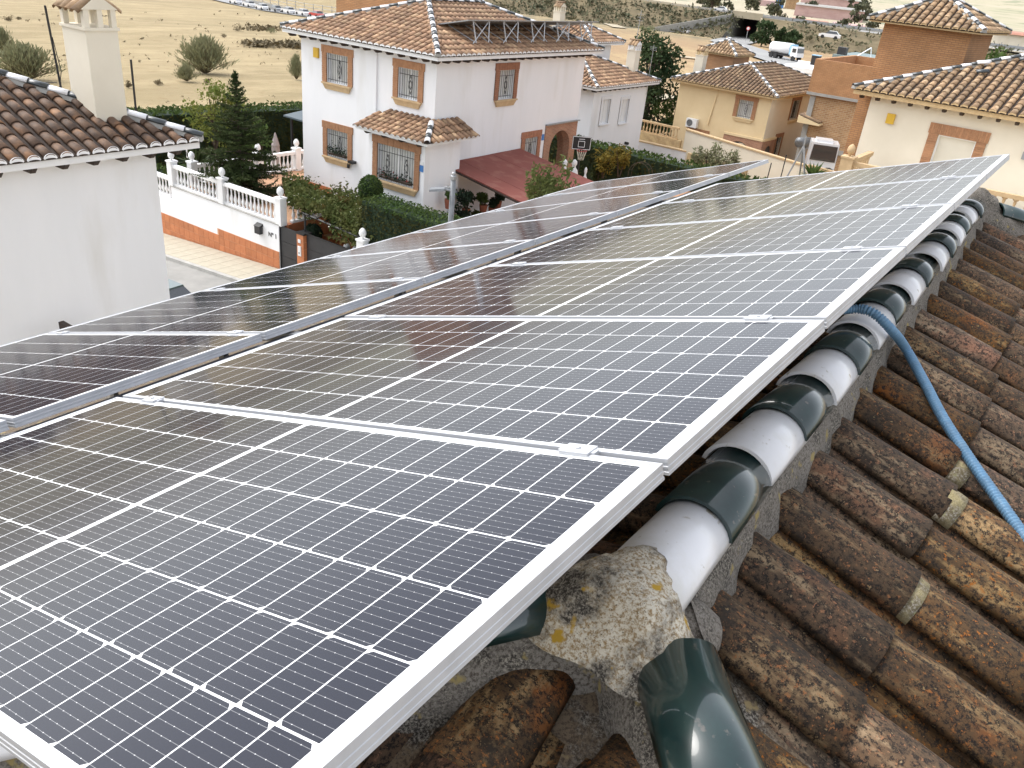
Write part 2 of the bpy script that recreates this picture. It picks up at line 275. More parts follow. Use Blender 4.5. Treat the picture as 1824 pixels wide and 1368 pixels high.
def field_mat():
    m = mat('field', (0.4, 0.3, 0.15)); n = m.node_tree.nodes; l = m.node_tree.links; b = n['Principled BSDF']; b.inputs['Roughness'].default_value = 0.95
    g = n.new('ShaderNodeNewGeometry')
    def nz(s, d=6, r=0.6, st=None):
        x = n.new('ShaderNodeTexNoise'); x.inputs['Scale'].default_value = s; x.inputs['Detail'].default_value = d; x.inputs['Roughness'].default_value = r
        if st:
            mp = n.new('ShaderNodeMapping'); mp.inputs['Scale'].default_value = st; mp.inputs['Rotation'].default_value = (0, 0, 0.5); l.new(g.outputs['Position'], mp.inputs[0]); l.new(mp.outputs[0], x.inputs['Vector'])
        else: l.new(g.outputs['Position'], x.inputs['Vector'])
        return x.outputs[0]
    def step(x, a, c):
        r = n.new('ShaderNodeMapRange'); r.inputs[1].default_value = a; r.inputs[2].default_value = c; l.new(x, r.inputs[0]); return r.outputs[0]
    def mix(f, P, Q):
        x = n.new('ShaderNodeMix'); x.data_type = 'RGBA'
        for i, q in ((6, P), (7, Q)):
            if isinstance(q, tuple): x.inputs[i].default_value = (*q, 1)
            else: l.new(q, x.inputs[i])
        l.new(f, x.inputs[0]); return x.outputs[2]
    at = n.new('ShaderNodeAttribute'); at.attribute_name = 'zone'
    sx = n.new('ShaderNodeSeparateXYZ'); l.new(at.outputs['Vector'], sx.inputs[0])
    straw = mix(step(nz(0.045), 0.38, 0.62), (0.295, 0.228, 0.118), (0.24, 0.185, 0.092))
    straw = mix(step(nz(0.25, 7, 0.7, (1, 0.35, 1)), 0.45, 0.66), straw, (0.37, 0.29, 0.16))
    straw = mix(step(nz(0.9, 6, 0.7), 0.55, 0.72), straw, (0.235, 0.16, 0.075))
    brown = mix(step(nz(0.06), 0.4, 0.62), (0.30, 0.20, 0.105), (0.37, 0.265, 0.135))
    brown = mix(step(nz(0.5, 6, 0.7), 0.5, 0.7), brown, (0.24, 0.155, 0.085))
    pale = mix(step(nz(0.004, 5), 0.4, 0.6), (0.42, 0.36, 0.26), (0.33, 0.31, 0.20))
    pale = mix(step(nz(0.02, 5), 0.55, 0.65), pale, (0.20, 0.22, 0.13))
    scrub = mix(step(nz(0.12, 7, 0.7), 0.42, 0.58), (0.32, 0.245, 0.13), (0.13, 0.115, 0.07))
    c = mix(sx.outputs[0], straw, brown); c = mix(sx.outputs[1], c, pale); c = mix(sx.outputs[2], c, scrub)
    l.new(c, b.inputs['Base Color'])
    bp = n.new('ShaderNodeBump'); bp.inputs['Strength'].default_value = 0.7; bp.inputs['Distance'].default_value = 0.25; l.new(nz(1.6, 7, 0.7), bp.inputs['Height']); l.new(bp.outputs[0], b.inputs['Normal'])
field_mat()

# ------------------------------------------------------------------ builders
def link(o, parent=None):
    col.objects.link(o)
    if parent is not None:
        o.parent = parent
    return o
def tag(o, label=None, cat=None, group=None, kind=None):
    if label: o['label'] = label
    if cat: o['category'] = cat
    if group: o['group'] = group
    if kind: o['kind'] = kind
    return o
def thing(name, label, cat, loc=(0, 0, 0), rz=0.0, group=None):
    o = bpy.data.objects.new(name, None); o.empty_display_size = 0.2; o.location = loc; o.rotation_euler = (0, 0, rz); col.objects.link(o)
    return tag(o, label, cat, group)
def inst(name, me, parent, mw, m=None):
    """object with shared mesh data, mw = matrix in the parent's space"""
    o = bpy.data.objects.new(name, me); link(o, parent); o.matrix_local = mw
    if m is not None:
        o.material_slots[0].link = 'OBJECT'; o.material_slots[0].material = MT[m]
    return o
class MB:
    def __init__(s): s.v = []; s.f = []; s.m = []
    def add(s, vs, fs, mi=0):
        k = len(s.v); s.v += [tuple(q) for q in vs]; s.f += [tuple(i + k for i in q) for q in fs]; s.m += [mi] * len(fs); return s
    def box(s, x0, x1, y0, y1, z0, z1, mi=0):
        if x0 > x1: x0, x1 = x1, x0
        if y0 > y1: y0, y1 = y1, y0
        if z0 > z1: z0, z1 = z1, z0
        return s.add([(x0, y0, z0), (x1, y0, z0), (x1, y1, z0), (x0, y1, z0), (x0, y0, z1), (x1, y0, z1), (x1, y1, z1), (x0, y1, z1)],
                     [(0, 3, 2, 1), (4, 5, 6, 7), (0, 1, 5, 4), (1, 2, 6, 5), (2, 3, 7, 6), (3, 0, 4, 7)], mi)
    def hexa(s, lo, hi, mi=0):      # lo, hi: four corners each, counter-clockwise seen from above
        n = len(lo)
        return s.add(list(lo) + list(hi), [tuple(range(n - 1, -1, -1)), tuple(range(n, 2 * n))] + [(i, (i + 1) % n, n + (i + 1) % n, n + i) for i in range(n)], mi)
    def poly(s, pts, mi=0): return s.add(pts, [tuple(range(len(pts)))], mi)
    def tube(s, path, r, seg=6, mi=0, cap=True):
        P = [Vector(q) for q in path]; n = len(P); rr = r if isinstance(r, (list, tuple)) else [r] * n; vs = []; fs = []
        up = Vector((0.13, 0.21, 1)).normalized()
        for i, q in enumerate(P):
            t = (P[min(i + 1, n - 1)] - P[max(i - 1, 0)]).normalized()
            a = t.cross(up)
            if a.length < 0.05: a = t.cross(Vector((1, 0.1, 0)))
            a.normalize(); b = t.cross(a)
            for k in range(seg): an = 2 * pi * k / seg; vs.append(q + (a * cos(an) + b * sin(an)) * rr[i])
        for i in range(n - 1):
            for k in range(seg): fs.append((i * seg + k, i * seg + (k + 1) % seg, (i + 1) * seg + (k + 1) % seg, (i + 1) * seg + k))
        if cap: fs.append(tuple(range(seg - 1, -1, -1))); fs.append(tuple((n - 1) * seg + k for k in range(seg)))
        return s.add(vs, fs, mi)
    def lathe(s, prof, c=(0, 0, 0), seg=10, mi=0):
        vs = []; fs = []; n = len(prof)
        for r, z in prof:
            for k in range(seg): a = 2 * pi * k / seg; vs.append((c[0] + r * cos(a), c[1] + r * sin(a), c[2] + z))
        for i in range(n - 1):
            for k in range(seg): fs.append((i * seg + k, i * seg + (k + 1) % seg, (i + 1) * seg + (k + 1) % seg, (i + 1) * seg + k))
        fs.append(tuple(range(seg - 1, -1, -1))); fs.append(tuple((n - 1) * seg + k for k in range(seg)))
        return s.add(vs, fs, mi)
    def bar(s, p, q, wd=0.04, mi=0): return s.tube([p, q], wd / 2, 4, mi)
    def leaves(s, pts, size, jit=0.5, mi=0, flat=0.0, long=1.0):
        for c in pts:
            c = Vector(c); d = Vector((random.gauss(0, 1), random.gauss(0, 1), random.gauss(0, 1) * (1 - flat) + 0.01)).normalized()
            u = d.orthogonal().normalized(); a = random.random() * 6.28; u = u * cos(a) + d.cross(u) * sin(a); v = d.cross(u); q = size * (1 + random.uniform(-jit, jit))
            u = u * q * long; v = v * q * 0.5
            s.add([c - u, c + v, c + u, c - v], [(0, 1, 2, 3)], mi)
        return s
    def mesh(s, name, mats, smooth=False):
        me = bpy.data.meshes.new(name); me.from_pydata(s.v, [], s.f)
        for q in (mats if isinstance(mats, (list, tuple)) else [mats]): me.materials.append(MT[q])
        if any(s.m): me.polygons.foreach_set('material_index', s.m)
        if smooth: me.polygons.foreach_set('use_smooth', [True] * len(me.polygons))
        me.update(); return me
    def build(s, name, mats, parent=None, smooth=False, world=True):
        o = bpy.data.objects.new(name, s.mesh(name, mats, smooth)); link(o, parent)
        if parent is not None and world: o.matrix_parent_inverse = parent.matrix_basis.inverted()
        return o
def structure(o): return tag(o, kind='structure')
def fr(P, X, Z):
    """matrix with origin P, x axis X, z axis Z"""
    X = Vector(X).normalized(); Z = Vector(Z); Y = Z.cross(X).normalized(); Z = X.cross(Y)
    return Matrix(((X[0], Y[0], Z[0], P[0]), (X[1], Y[1], Z[1], P[1]), (X[2], Y[2], Z[2], P[2]), (0, 0, 0, 1)))
def loc_m(parent, mw): return parent.matrix_basis.inverted() @ mw

def tile_mesh(name, m, L=0.45, r0=0.085, r1=0.105, hgt=0.80, seg=6, th=0.012, nl=1, wob=0.0, seed=0):
    """barrel tile: x from 0 (upper end) to L (lower end), convex side up, edges on z=0"""
    b = MB(); A = radians(84); vs = []; rows = []
    for lay in (0, 1):
        for i in range(nl + 1):
            x = L * i / nl; r = (r0 + (r1 - r0) * i / nl) - lay * th; row = []
            for k in range(seg + 1):
                a = -A + 2 * A * k / seg; p = Vector((x, r * sin(a), r * cos(a) * hgt - cos(A) * r * hgt))
                if wob:
                    q = noise.noise(p * 9 + Vector((seed * 7.3, 0, 0))) * wob; p.z += q * cos(a); p.y += q * 0.5
                row.append(len(vs)); vs.append(p)
            rows.append(row)
    n = nl + 1; fs = []
    for i in range(nl):
        for k in range(seg):
            fs.append((rows[i][k], rows[i + 1][k], rows[i + 1][k + 1], rows[i][k + 1]))
            fs.append((rows[n + i][k + 1], rows[n + i + 1][k + 1], rows[n + i + 1][k], rows[n + i][k]))
    for k in range(seg):
        fs.append((rows[0][k + 1], rows[n][k + 1], rows[n][k], rows[0][k]))
        fs.append((rows[nl][k], rows[n + nl][k], rows[n + nl][k + 1], rows[nl][k + 1]))
    for i in range(nl):
        fs.append((rows[i][0], rows[n + i][0], rows[n + i + 1][0], rows[i + 1][0]))
        fs.append((rows[i + 1][seg], rows[n + i + 1][seg], rows[n + i][seg], rows[i][seg]))
    b.add(vs, fs); me = b.mesh(name, m)
    sm = [len(set(f)) == 4 and abs(vs[f[0]].x - vs[f[2]].x) > L * 0.4 / nl for f in fs]
    me.polygons.foreach_set('use_smooth', sm); return me
def cap_mesh(name, m, r=0.121, hgt=0.78, th=0.01):
    b = MB(); A = radians(84); n = 8; out = [(0, r * sin(-A + 2 * A * k / n), r * cos(-A + 2 * A * k / n) * hgt - cos(A) * r * hgt) for k in range(n + 1)]
    inn = [(0, r * 0.86 * sin(-A + 2 * A * k / n), r * 0.30 * cos(-A + 2 * A * k / n) * hgt - 0.022) for k in range(n + 1)]
    vs = out + inn + [(th, q[1], q[2]) for q in out] + [(th, q[1], q[2]) for q in inn]; N = n + 1; fs = []
    for k in range(n):
        fs.append((2 * N + k, 3 * N + k, 3 * N + k + 1, 2 * N + k + 1)); fs.append((k, k + 1, 2 * N + k + 1, 2 * N + k)); fs.append((N + k, 3 * N + k, 3 * N + k + 1, N + k + 1))
    b.add(vs, fs); return b.mesh(name, m)

# ------------------------------------------------------------------ terrain
def sst(a, b, x):
    t = max(0.0, min(1.0, (x - a) / (b - a))); return t * t * (3 - 2 * t)
def lerp_tab(tab, x):
    for (a, za), (b, zb) in zip(tab, tab[1:]):
        if x <= b: return za + (zb - za) * max(0, (x - a)) / (b - a)
    return tab[-1][1]
RIGHT_TAB = [(0, -11), (60, -11.6), (150, -13.2), (335, -13.2), (365, -9.2), (600, -8), (1200, -8), (1800, 8), (2600, 48), (3400, 105), (5000, 120)]
LEFT_TAB = [(0, -10.3), (45, -10.3), (240, -16.8), (330, -15.5), (700, -5), (1500, 30), (5000, 60)]
HW0, HWD = Vector((-102.5, 264, 0)), Vector((0.985, 0.172, 0)).normalized()
def ground(x, y):
    d = hypot(x, y); az = math.degrees(atan2(x, y))
    near = max(-11.3, min(-9.4, -10.95 + 0.05 * (x + 23.7)))
    wr = sst(-47, -34, az) if az < 100 else 0
    far = lerp_tab(LEFT_TAB, d) * (1 - wr) + lerp_tab(RIGHT_TAB, d) * wr
    if d > 150: far += noise.noise(Vector((x * 0.004, y * 0.004, 3))) * min(12, (d - 150) * 0.004)
    k = sst(36, 62, d); z = near * (1 - k) + far * k
    if d > 45: z += noise.noise(Vector((x * 0.03, y * 0.03, 0))) * 0.35
    return z
def build_terrain():
    rs = [0.5] + [6 * 1.085 ** i for i in range(84)]; na = 220; vs = []; zs = []
    for r in rs:
        for k in range(na):
            a = 2 * pi * k / na; x = r * sin(a); y = r * cos(a); vs.append((x, y, ground(x, y) - 0.06))
            az = math.degrees(atan2(x, y)); b = sst(-47, -36, az) if az < 100 else 0
            sc = sst(225, 260, r) * (1 - sst(300, 330, r)) * sst(-40, -33, az) * (1 - sst(-22, -20, az))
            zs.append((b * (1 - sst(300, 340, r)), sst(320, 420, r), sc))
    fs = [(i * na + k, i * na + (k + 1) % na, (i + 1) * na + (k + 1) % na, (i + 1) * na + k) for i in range(len(rs) - 1) for k in range(na)]
    fs = [f[::-1] for f in fs]
    me = bpy.data.meshes.new('terrain'); me.from_pydata(vs, [], fs); me.materials.append(MT['field'])
    at = me.attributes.new('zone', 'FLOAT_VECTOR', 'POINT'); at.data.foreach_set('vector', [q for z in zs for q in z])
    me.polygons.foreach_set('use_smooth', [True] * len(fs)); o = bpy.data.objects.new('terrain', me); col.objects.link(o); structure(o)
build_terrain()

# ------------------------------------------------------------------ our own roof in the foreground
YAW = radians(0.97); RA = Vector((0.07, 0.3817, 0)); RD = Vector((-sin(YAW), cos(YAW), 0)); RN = Vector((cos(YAW), sin(YAW), 0))
def rf(a, t, z): return RA + RN * (a - 0.105) + RD * t + Vector((0, 0, z))
SL = radians(18.5); TS = tan(SL); TAP = -0.26            # roof pitch, hip apex along the ridge
UP = Vector((0, 0, 1))
def zb(p): return -0.545 - TS * (p - 0.145)               # bed plane of the cover tiles at plan distance p from the ridge
house0 = thing('house', 'brown barrel-tiled roof with green and white glazed ridge in the foreground', 'house', rf(0, 2.2, -9.6))
EAVE = 4.4; T0, T1 = TAP, 4.95
def deck():
    b = MB(); o = 0.03
    ez = zb(EAVE) - o; rz = zb(0) - o
    c = [rf(-EAVE, T0 - EAVE, ez), rf(EAVE, T0 - EAVE, ez), rf(EAVE, T1 + EAVE, ez), rf(-EAVE, T1 + EAVE, ez)]; r = [rf(0, T0, rz), rf(0, T1, rz)]
    lo = [q - UP * 0.25 for q in c]
    b.add(c + r + lo, [(0, 1, 4), (1, 2, 5, 4), (2, 3, 5), (3, 0, 4, 5), (0, 6, 7, 1), (1, 7, 8, 2), (2, 8, 9, 3), (3, 9, 6, 0), (9, 8, 7, 6)])
    b.build('roof_deck', 'mortar_brown', house0)
    b = MB(); g = 0.55; b.hexa([rf(-EAVE + g, T0 - EAVE + g, -10), rf(EAVE - g, T0 - EAVE + g, -10), rf(EAVE - g, T1 + EAVE - g, -10), rf(-EAVE + g, T1 + EAVE - g, -10)],
           [rf(-EAVE + g, T0 - EAVE + g, ez - 0.25), rf(EAVE - g, T0 - EAVE + g, ez - 0.25), rf(EAVE - g, T1 + EAVE - g, ez - 0.25), rf(-EAVE + g, T1 + EAVE - g, ez - 0.25)])
    b.build('wall', 'white_wall', house0)
deck()
near_tiles = [tile_mesh('barrel_tile', 'tile_near', 0.46, 0.090, 0.108, 0.80, 10, 0.014, 4, 0.006, s) for s in range(4)]
chan_tiles = [tile_mesh('channel_tile', 'tile_near', 0.46, 0.112, 0.094, 0.72, 8, 0.014, 3, 0.006, s + 9) for s in range(2)]
patch_me = MB().box(0, 0.075, -0.092, 0.092, -0.01, 0.064).mesh('mortar_patch', 'mortar_ochre')
def cov_z(p): return zb(p)
def slope_tiles(org, along, out, c_range, s_lips, hip, patch=False):
    """columns of cover tiles; org on the ridge, along = ridge direction, out = horizontal downhill direction"""
    D = (out * cos(SL) - UP * sin(SL)); N = (out * sin(SL) + UP * cos(SL))
    for ci, c in enumerate(c_range):
        base = org + along * c; pmin = hip(c)
        jx = random.uniform(-0.008, 0.008)
        for li, s in enumerate(s_lips):
            sl = s + random.uniform(-0.02, 0.02); p_lip = 0.105 + sl * cos(SL); p_up = p_lip - 0.46 * cos(SL)
            if p_lip - 0.12 < pmin: continue
            cut = max(0, pmin - p_up); p_up += cut
            P = base + out * p_up; P.z = zb(p_up) + 0.004 + (0.0 if li else -0.012)
            tilt = radians(2.0); X = D * cos(tilt) + N * sin(tilt); Z = N * cos(tilt) - D * sin(tilt)
            Yj = radians(random.uniform(-1.2, 1.2)); X = X * cos(Yj) + along * sin(Yj)
            mw = fr(P + along * jx, X, Z)
            o = inst('roof_tile', random.choice(near_tiles), house0, loc_m(house0, mw))
            if cut: o.scale = (max(0.2, (0.46 * cos(SL) - cut) / (0.46 * cos(SL))), 1, 1)
        for li, s in enumerate(s_lips):
            p_lip = 0.02 + s * cos(SL); p_up = p_lip - 0.46 * cos(SL)
            if p_lip - 0.2 < pmin: continue
            P = base + along * 0.147 + out * p_lip; P.z = zb(p_lip) + 0.036
            tilt = radians(-1.6); X = -D * cos(tilt) + N * sin(tilt)
            mw = fr(P, X, -N)
            inst('channel_tile', random.choice(chan_tiles), house0, loc_m(house0, mw))
ridge_o = rf(0, 0, 0); ridge_o.z = 0
LIPS = [0.41 + 0.392 * k for k in range(10)]
slope_tiles(ridge_o, RD, RN, [-0.12 + 0.294 * k for k in range(-9, 20)], LIPS[:7], lambda c: max(0.02, TAP - c + 0.10, c - T1 + 0.08))
slope_tiles(ridge_o, RD, -RN, [-0.12 + 0.294 * k for k in range(-3, 17)], LIPS[:1] + LIPS[5:6], lambda c: max(0.0, TAP - c) + 0.02)
apex_o = rf(0, TAP, 0); apex_o.z = 0
slope_tiles(apex_o, RN, -RD, [-0.115 + 0.294 * k for k in range(-5, 7)], LIPS[:5], lambda c: abs(c) + 0.10)
# pale mortar pads showing at some laps
Dr = RN * cos(SL) - UP * sin(SL); Nr = RN * sin(SL) + UP * cos(SL)
for c, s in ((2, 0.42), (4, 0.44), (1, 0.80), (5, 0.43), (3, 1.2)):
    p = 0.105 + s * cos(SL) - 0.03; P = ridge_o + RD * (-0.12 + 0.294 * c) + RN * p; P.z = zb(p) - 0.002
    b = tile_mesh('mortar_patch', 'mortar_ochre', 0.060, 0.0985, 0.100, 0.80, 8, 0.03, 2, 0.012, c)
    inst('mortar_patch', b, house0, loc_m(house0, fr(P + Nr * 0.006, Dr, Nr)))
# ridge: alternating glazed tiles, near end laps over the nearer tile
ridge_me = {k: tile_mesh('ridge_tile', k, 0.43, 0.098, 0.108, 0.86, 14, 0.013, 1) for k in ('ridge_white', 'ridge_green')}
for k in ridge_me.values():
    k.materials.append(MT['clay_raw'])
TL = [0.0, 0.335, 0.655, 0.985, 1.30, 1.63, 1.98, 2.30, 2.65, 3.0, 3.35, 3.67, 3.97, 4.27, 4.58]
for i, t in enumerate([-0.33] + TL):
    kind = 'ridge_white' if i % 2 == 0 else 'ridge_green'
    far_t = t + 0.43; lift = 0.014
    P = rf(random.uniform(-0.004, 0.004), far_t, -0.412); tilt = radians(1.9)
    X = -RD * cos(tilt) + UP * sin(tilt); Z = UP * cos(tilt) + RD * sin(tilt)
    X = X + RN * random.uniform(-0.022, 0.022); Z = Z + RN * random.uniform(-0.04, 0.04)
    inst('ridge_tile', ridge_me[kind], house0, loc_m(house0, fr(P, X, Z)))
# hip tiles running down from both ends
for ap, sg in ((TAP, -1), (T1 + 0.02, 1)):
    for side in (-1, 1):
        h = (RN * side + RD * sg).normalized(); hz = TS / sqrt(2); Dh = (h - UP * hz).normalized(); Nh = (UP + h * hz).normalized()
        for k in range(9):
            q = 0.20 + 0.33 * k; P = rf(0, ap, 0) + h * q; P.z = -0.405 - q * hz
            kind = 'ridge_green' if k in (0, 2, 4, 6, 8) else 'ridge_white'
            tilt = radians(1.8)
            inst('hip_tile', ridge_me[kind], house0, loc_m(house0, fr(P + Nh * 0.012, Dh * cos(tilt) + Nh * sin(tilt), Nh * cos(tilt) - Dh * sin(tilt))))
# mortar bed under ridge and hips
def fillet(name, o, d, n, length, z0, dz, m, w0=0.075, w1=0.128, drop=0.060, seg=90):
    b = MB(); prof = [(w0, 0.02), (w0 + 0.015, -0.004), (w0 + 0.028, -0.030), (w1 - 0.012, -drop), (w1 + 0.006, -drop - 0.10)]
    rows = []
    for i in range(seg + 1):
        t = length * i / seg; row = []
        for j, (a, z) in enumerate(prof):
            p = o + d * t + n * a; p.z = z0 + dz * t + z
            q = noise.fractal(p * 16, 0.8, 2.0, 3) * 0.012; p += n * q; p.z += q * 0.8
            if j == 3: p += n * noise.noise(p * 7) * 0.02
            row.append(len(b.v) + len(row)); 
            rows.append(p)
        
    m_ = len(prof); fs = [(i * m_ + j, i * m_ + j + 1, (i + 1) * m_ + j + 1, (i + 1) * m_ + j) for i in range(seg) for j in range(m_ - 1)]
    b.add(rows, fs); b.build(name, m, house0, smooth=True)
for s in (1, -1):
    fillet('mortar_bed', rf(0, TAP, 0), RD, RN * s, T1 - TAP, -0.40, 0, 'mortar_grey')
for ap, sg in ((TAP, -1), (T1, 1)):
    for side in (-1, 1):
        h = (RN * side + RD * sg).normalized()
        for nn in (1, -1):
            n2 = Vector((-h.y, h.x, 0)) * nn
            fillet('mortar_bed', rf(0, ap, 0), h, n2, 3.2, -0.40, -TS / sqrt(2), 'mortar_grey', 0.075, 0.135, 0.07, 60)
def knot(t, m, sgn):
    b = MB(); nu, nv = 48, 16; vs = []
    for j in range(nv + 1):
        for i in range(nu):
            an = 2 * pi * i / nu; e = 1 - j / nv
            lob = 1 + 0.22 * cos(3 * an - sgn * pi / 2)
            r = 0.172 * lob * e + 0.03 * e ** 8; z = 0.122 * (1 - e ** 2.4) - 0.06 * e ** 6
            p = rf(r * cos(an), t + r * sin(an), -0.412 + z); q = noise.fractal(p * 14, 0.9, 2.0, 4)
            p += Vector((cos(an) * .6, sin(an) * .6, 0.8)) * q * 0.013; p.z += 0.015 * noise.noise(p * 9); vs.append(p)
    fs = [(j * nu + i, j * nu + (i + 1) % nu, (j + 1) * nu + (i + 1) % nu, (j + 1) * nu + i) for j in range(nv) for i in range(nu)]
    b.add(vs, fs); b.build('mortar_cap', m, house0, smooth=True)
knot(TAP - 0.10, 'mortar_pale', -1); knot(T1 + 0.10, 'mortar_grey', 1)
for sx_ in (-1, 1):
    b = MB(); c_ = rf(sx_ * 0.118, TAP - 0.01, -0.475); b.lathe([(0.085 * sin(pi * k / 8) + .001, -0.06 * cos(pi * k / 8)) for k in range(9)], c_, 14); b.v = [tuple(Vector(q) + Vector((1, 1, 1)) * noise.noise(Vector(q) * 22) * 0.01) for q in b.v]; b.build('mortar_lump', 'mortar_grey', house0, smooth=True)
# chips of raw clay where the glaze ends
for px, py, zz in ((1063, 1148, -0.452), (1255, 1175, -0.42)):
    p = atz(px, py, zz); b = MB(); b.tube([p + Vector((-0.014, 0.004, 0)), p, p + Vector((0.012, 0.01, -0.006))], [0.004, 0.009, 0.005], 5); b.build('clay_chip', 'clay_raw', house0)

# ------------------------------------------------------------------ solar panels
PL, PW, PG = 2.094, 1.038, 0.020
def frame_mesh():
    b = MB(); H = 0.035; lip = 0.011
    prof = [(0, 0), (lip, 0), (lip, -0.0035), (0.0022, -0.0055), (0.0022, -H), (0, -H), (0, -0.0285), (0.0012, -0.0275), (0.0012, -0.0215), (0, -0.0205), (0, -0.0165), (0.0012, -0.0155), (0.0012, -0.0095), (0, -0.0085)]
    n = len(prof)
    def rail(P, Q, inn):                                   # P->Q edge line, inn = inward direction
        e = (Q - P).normalized(); vs = []
        for (a, z) in prof: vs.append(P + inn * a + e * a + UP * z)
        for (a, z) in prof: vs.append(Q + inn * a - e * a + UP * z)
        b.add(vs, [(i, (i + 1) % n, n + (i + 1) % n, n + i) for i in range(n)])
    c = [Vector((-PL, 0, 0)), Vector((0, 0, 0)), Vector((0, PW, 0)), Vector((-PL, PW, 0))]
    inn = [Vector((0, 1, 0)), Vector((-1, 0, 0)), Vector((0, -1, 0)), Vector((1, 0, 0))]
    for i in range(4): rail(c[i], c[(i + 1) % 4], inn[i])
    me = b.mesh('frame', 'aluminium'); return me
FRAME = frame_mesh()
SHEET = MB().box(-PL + 0.004, -0.004, 0.004, PW - 0.004, -0.006, -0.0026).mesh('backsheet', 'backsheet')
def cell_mesh():
    b = MB(); a, c, k = 0.0402, 0.0812, 0.0085
    top = [(-a, -c, 0), (a - k, -c, 0), (a, -c + k, 0), (a, c - k, 0), (a - k, c, 0), (-a, c, 0)]
    b.hexa([(x, y, -0.0001) for x, y, z in top], top); return b.mesh('cell', 'cell')
CELL = cell_mesh()
CLAMP = MB().box(-0.035, 0.035, -0.022, 0.022, 0.0005, 0.006).box(-0.045, 0.045, -0.0095, 0.0095, -0.012, 0.0035).lathe([(0.006, 0.0055), (0.006, 0.010), (0.003, 0.0102)], seg=8).mesh('clamp', 'aluminium')
def panel(label, org, alpha, clamps=True):
    p = thing('solar_panel', label, 'solar panel', org, 0, 'solar panels laid on the foreground roof')
    p.rotation_euler = (radians(random.uniform(-0.12, 0.12)), -alpha + radians(random.uniform(-0.1, 0.1)), 0)
    I = Matrix.Identity(4); inst('frame', FRAME, p, I); inst('backsheet', SHEET, p, I)
    my = (PW - (6 * 0.1665)) / 2; half = 12 * 0.0836; mx = (PL - 2 * half - 0.016) / 2
    flip = Matrix.Rotation(pi, 4, 'Z')
    for r in range(6):
        y = my + 0.1665 * (r + 0.5)
        for k in range(24):
            x = -(mx + 0.0836 * (k + 0.5) + (0.016 if k >= 12 else 0))
            m = Matrix.Translation((x, y, -0.00235)); inst('cell', CELL, p, m @ flip if r % 2 else m)
    if clamps:
        for x in (-0.20, -PL + 0.22):
            inst('clamp', CLAMP, p, Matrix.Translation((x, PW + PG / 2, 0.0)))
    return p
A1, A2 = 0.31114, 0.32600
ordn = ['nearest', 'second', 'third', 'fourth', 'fifth', 'sixth', 'seventh', 'eighth']
for i in range(6):
    panel(['solar panel filling the lower left corner, nearest in the row along the ridge',
           'second solar panel from the camera in the row along the ridge', 'third solar panel from the camera in the row along the ridge',
           'fourth solar panel from the camera in the row along the ridge', 'fifth solar panel from the camera in the row along the ridge',
           'sixth and farthest solar panel in the row along the ridge'][i], (0, -PW - PG + i * (PW + PG), 0), A1, i < 5)
for i in range(8):
    panel(['solar panel cut off at the left edge, nearest in the lower row', 'solar panel in the lower row reflecting brown, second from the camera',
           'third solar panel in the lower row, below the white neighbour wall', 'fourth solar panel from the camera in the lower row',
           'fifth solar panel from the camera in the lower row', 'sixth solar panel from the camera in the lower row',
           'seventh solar panel from the camera in the lower row', 'eighth and farthest solar panel in the lower row'][i],
          (-2.194, 0.775 - 2 * 1.058 + i * 1.058, -0.701), A2, i < 7)
rl = thing('mounting_rail', 'aluminium mounting rail coloured as if shaded, seen in the gap between both panel rows', 'rail', (-2.1, 3, -0.8))
b = MB(); b.box(-2.215, -2.02, -1.4, 5.26, -0.80, -0.765); b.build('channel', 'rail_shaded', rl)  # slate tone carries the shade of the gap in the rail colour
for yy in (0.9, 2.93, 4.9):
    MB().box(-2.12, -2.09, yy, yy + 0.03, -0.764, -0.735).build('bracket', 'black_iron', rl)
for k in range(5):
    rr = thing('support_rail', ['aluminium support rail running down the slope under the nearest panels', 'aluminium support rail under the second panel', 'aluminium support rail under the third panel',
               'aluminium support rail under the fourth panel', 'aluminium support rail under the far panels'][k], 'rail', (-1, 0.2 + k * 1.25, -0.4), 0, 'rails under the solar panels')
    b = MB(); y = -0.35 + k * 1.27
    P = Vector((-0.12, y, -0.04 - 0.037)); Q = Vector((-4.0, y, -0.04 - 4.0 * tan(A1)))
    b.hexa([P + Vector((0, -.02, -.04)), P + Vector((0, .02, -.04)), Q + Vector((0, .02, -.04)), Q + Vector((0, -.02, -.04))], [P + Vector((0, -.02, -0.002)), P + Vector((0, .02, -0.002)), Q + Vector((0, .02, -0.002)), Q + Vector((0, -.02, -0.002))]); b.build('channel', 'zinc', rr)
    for sx in (-0.5, -1.6, -2.7, -3.8):
        MB().box(sx - .02, sx + .02, y - .015, y + .015, -0.55 + sx * tan(SL) - 0.02, -0.05 + sx * tan(A1) - 0.04).build('hook', 'zinc', rr)

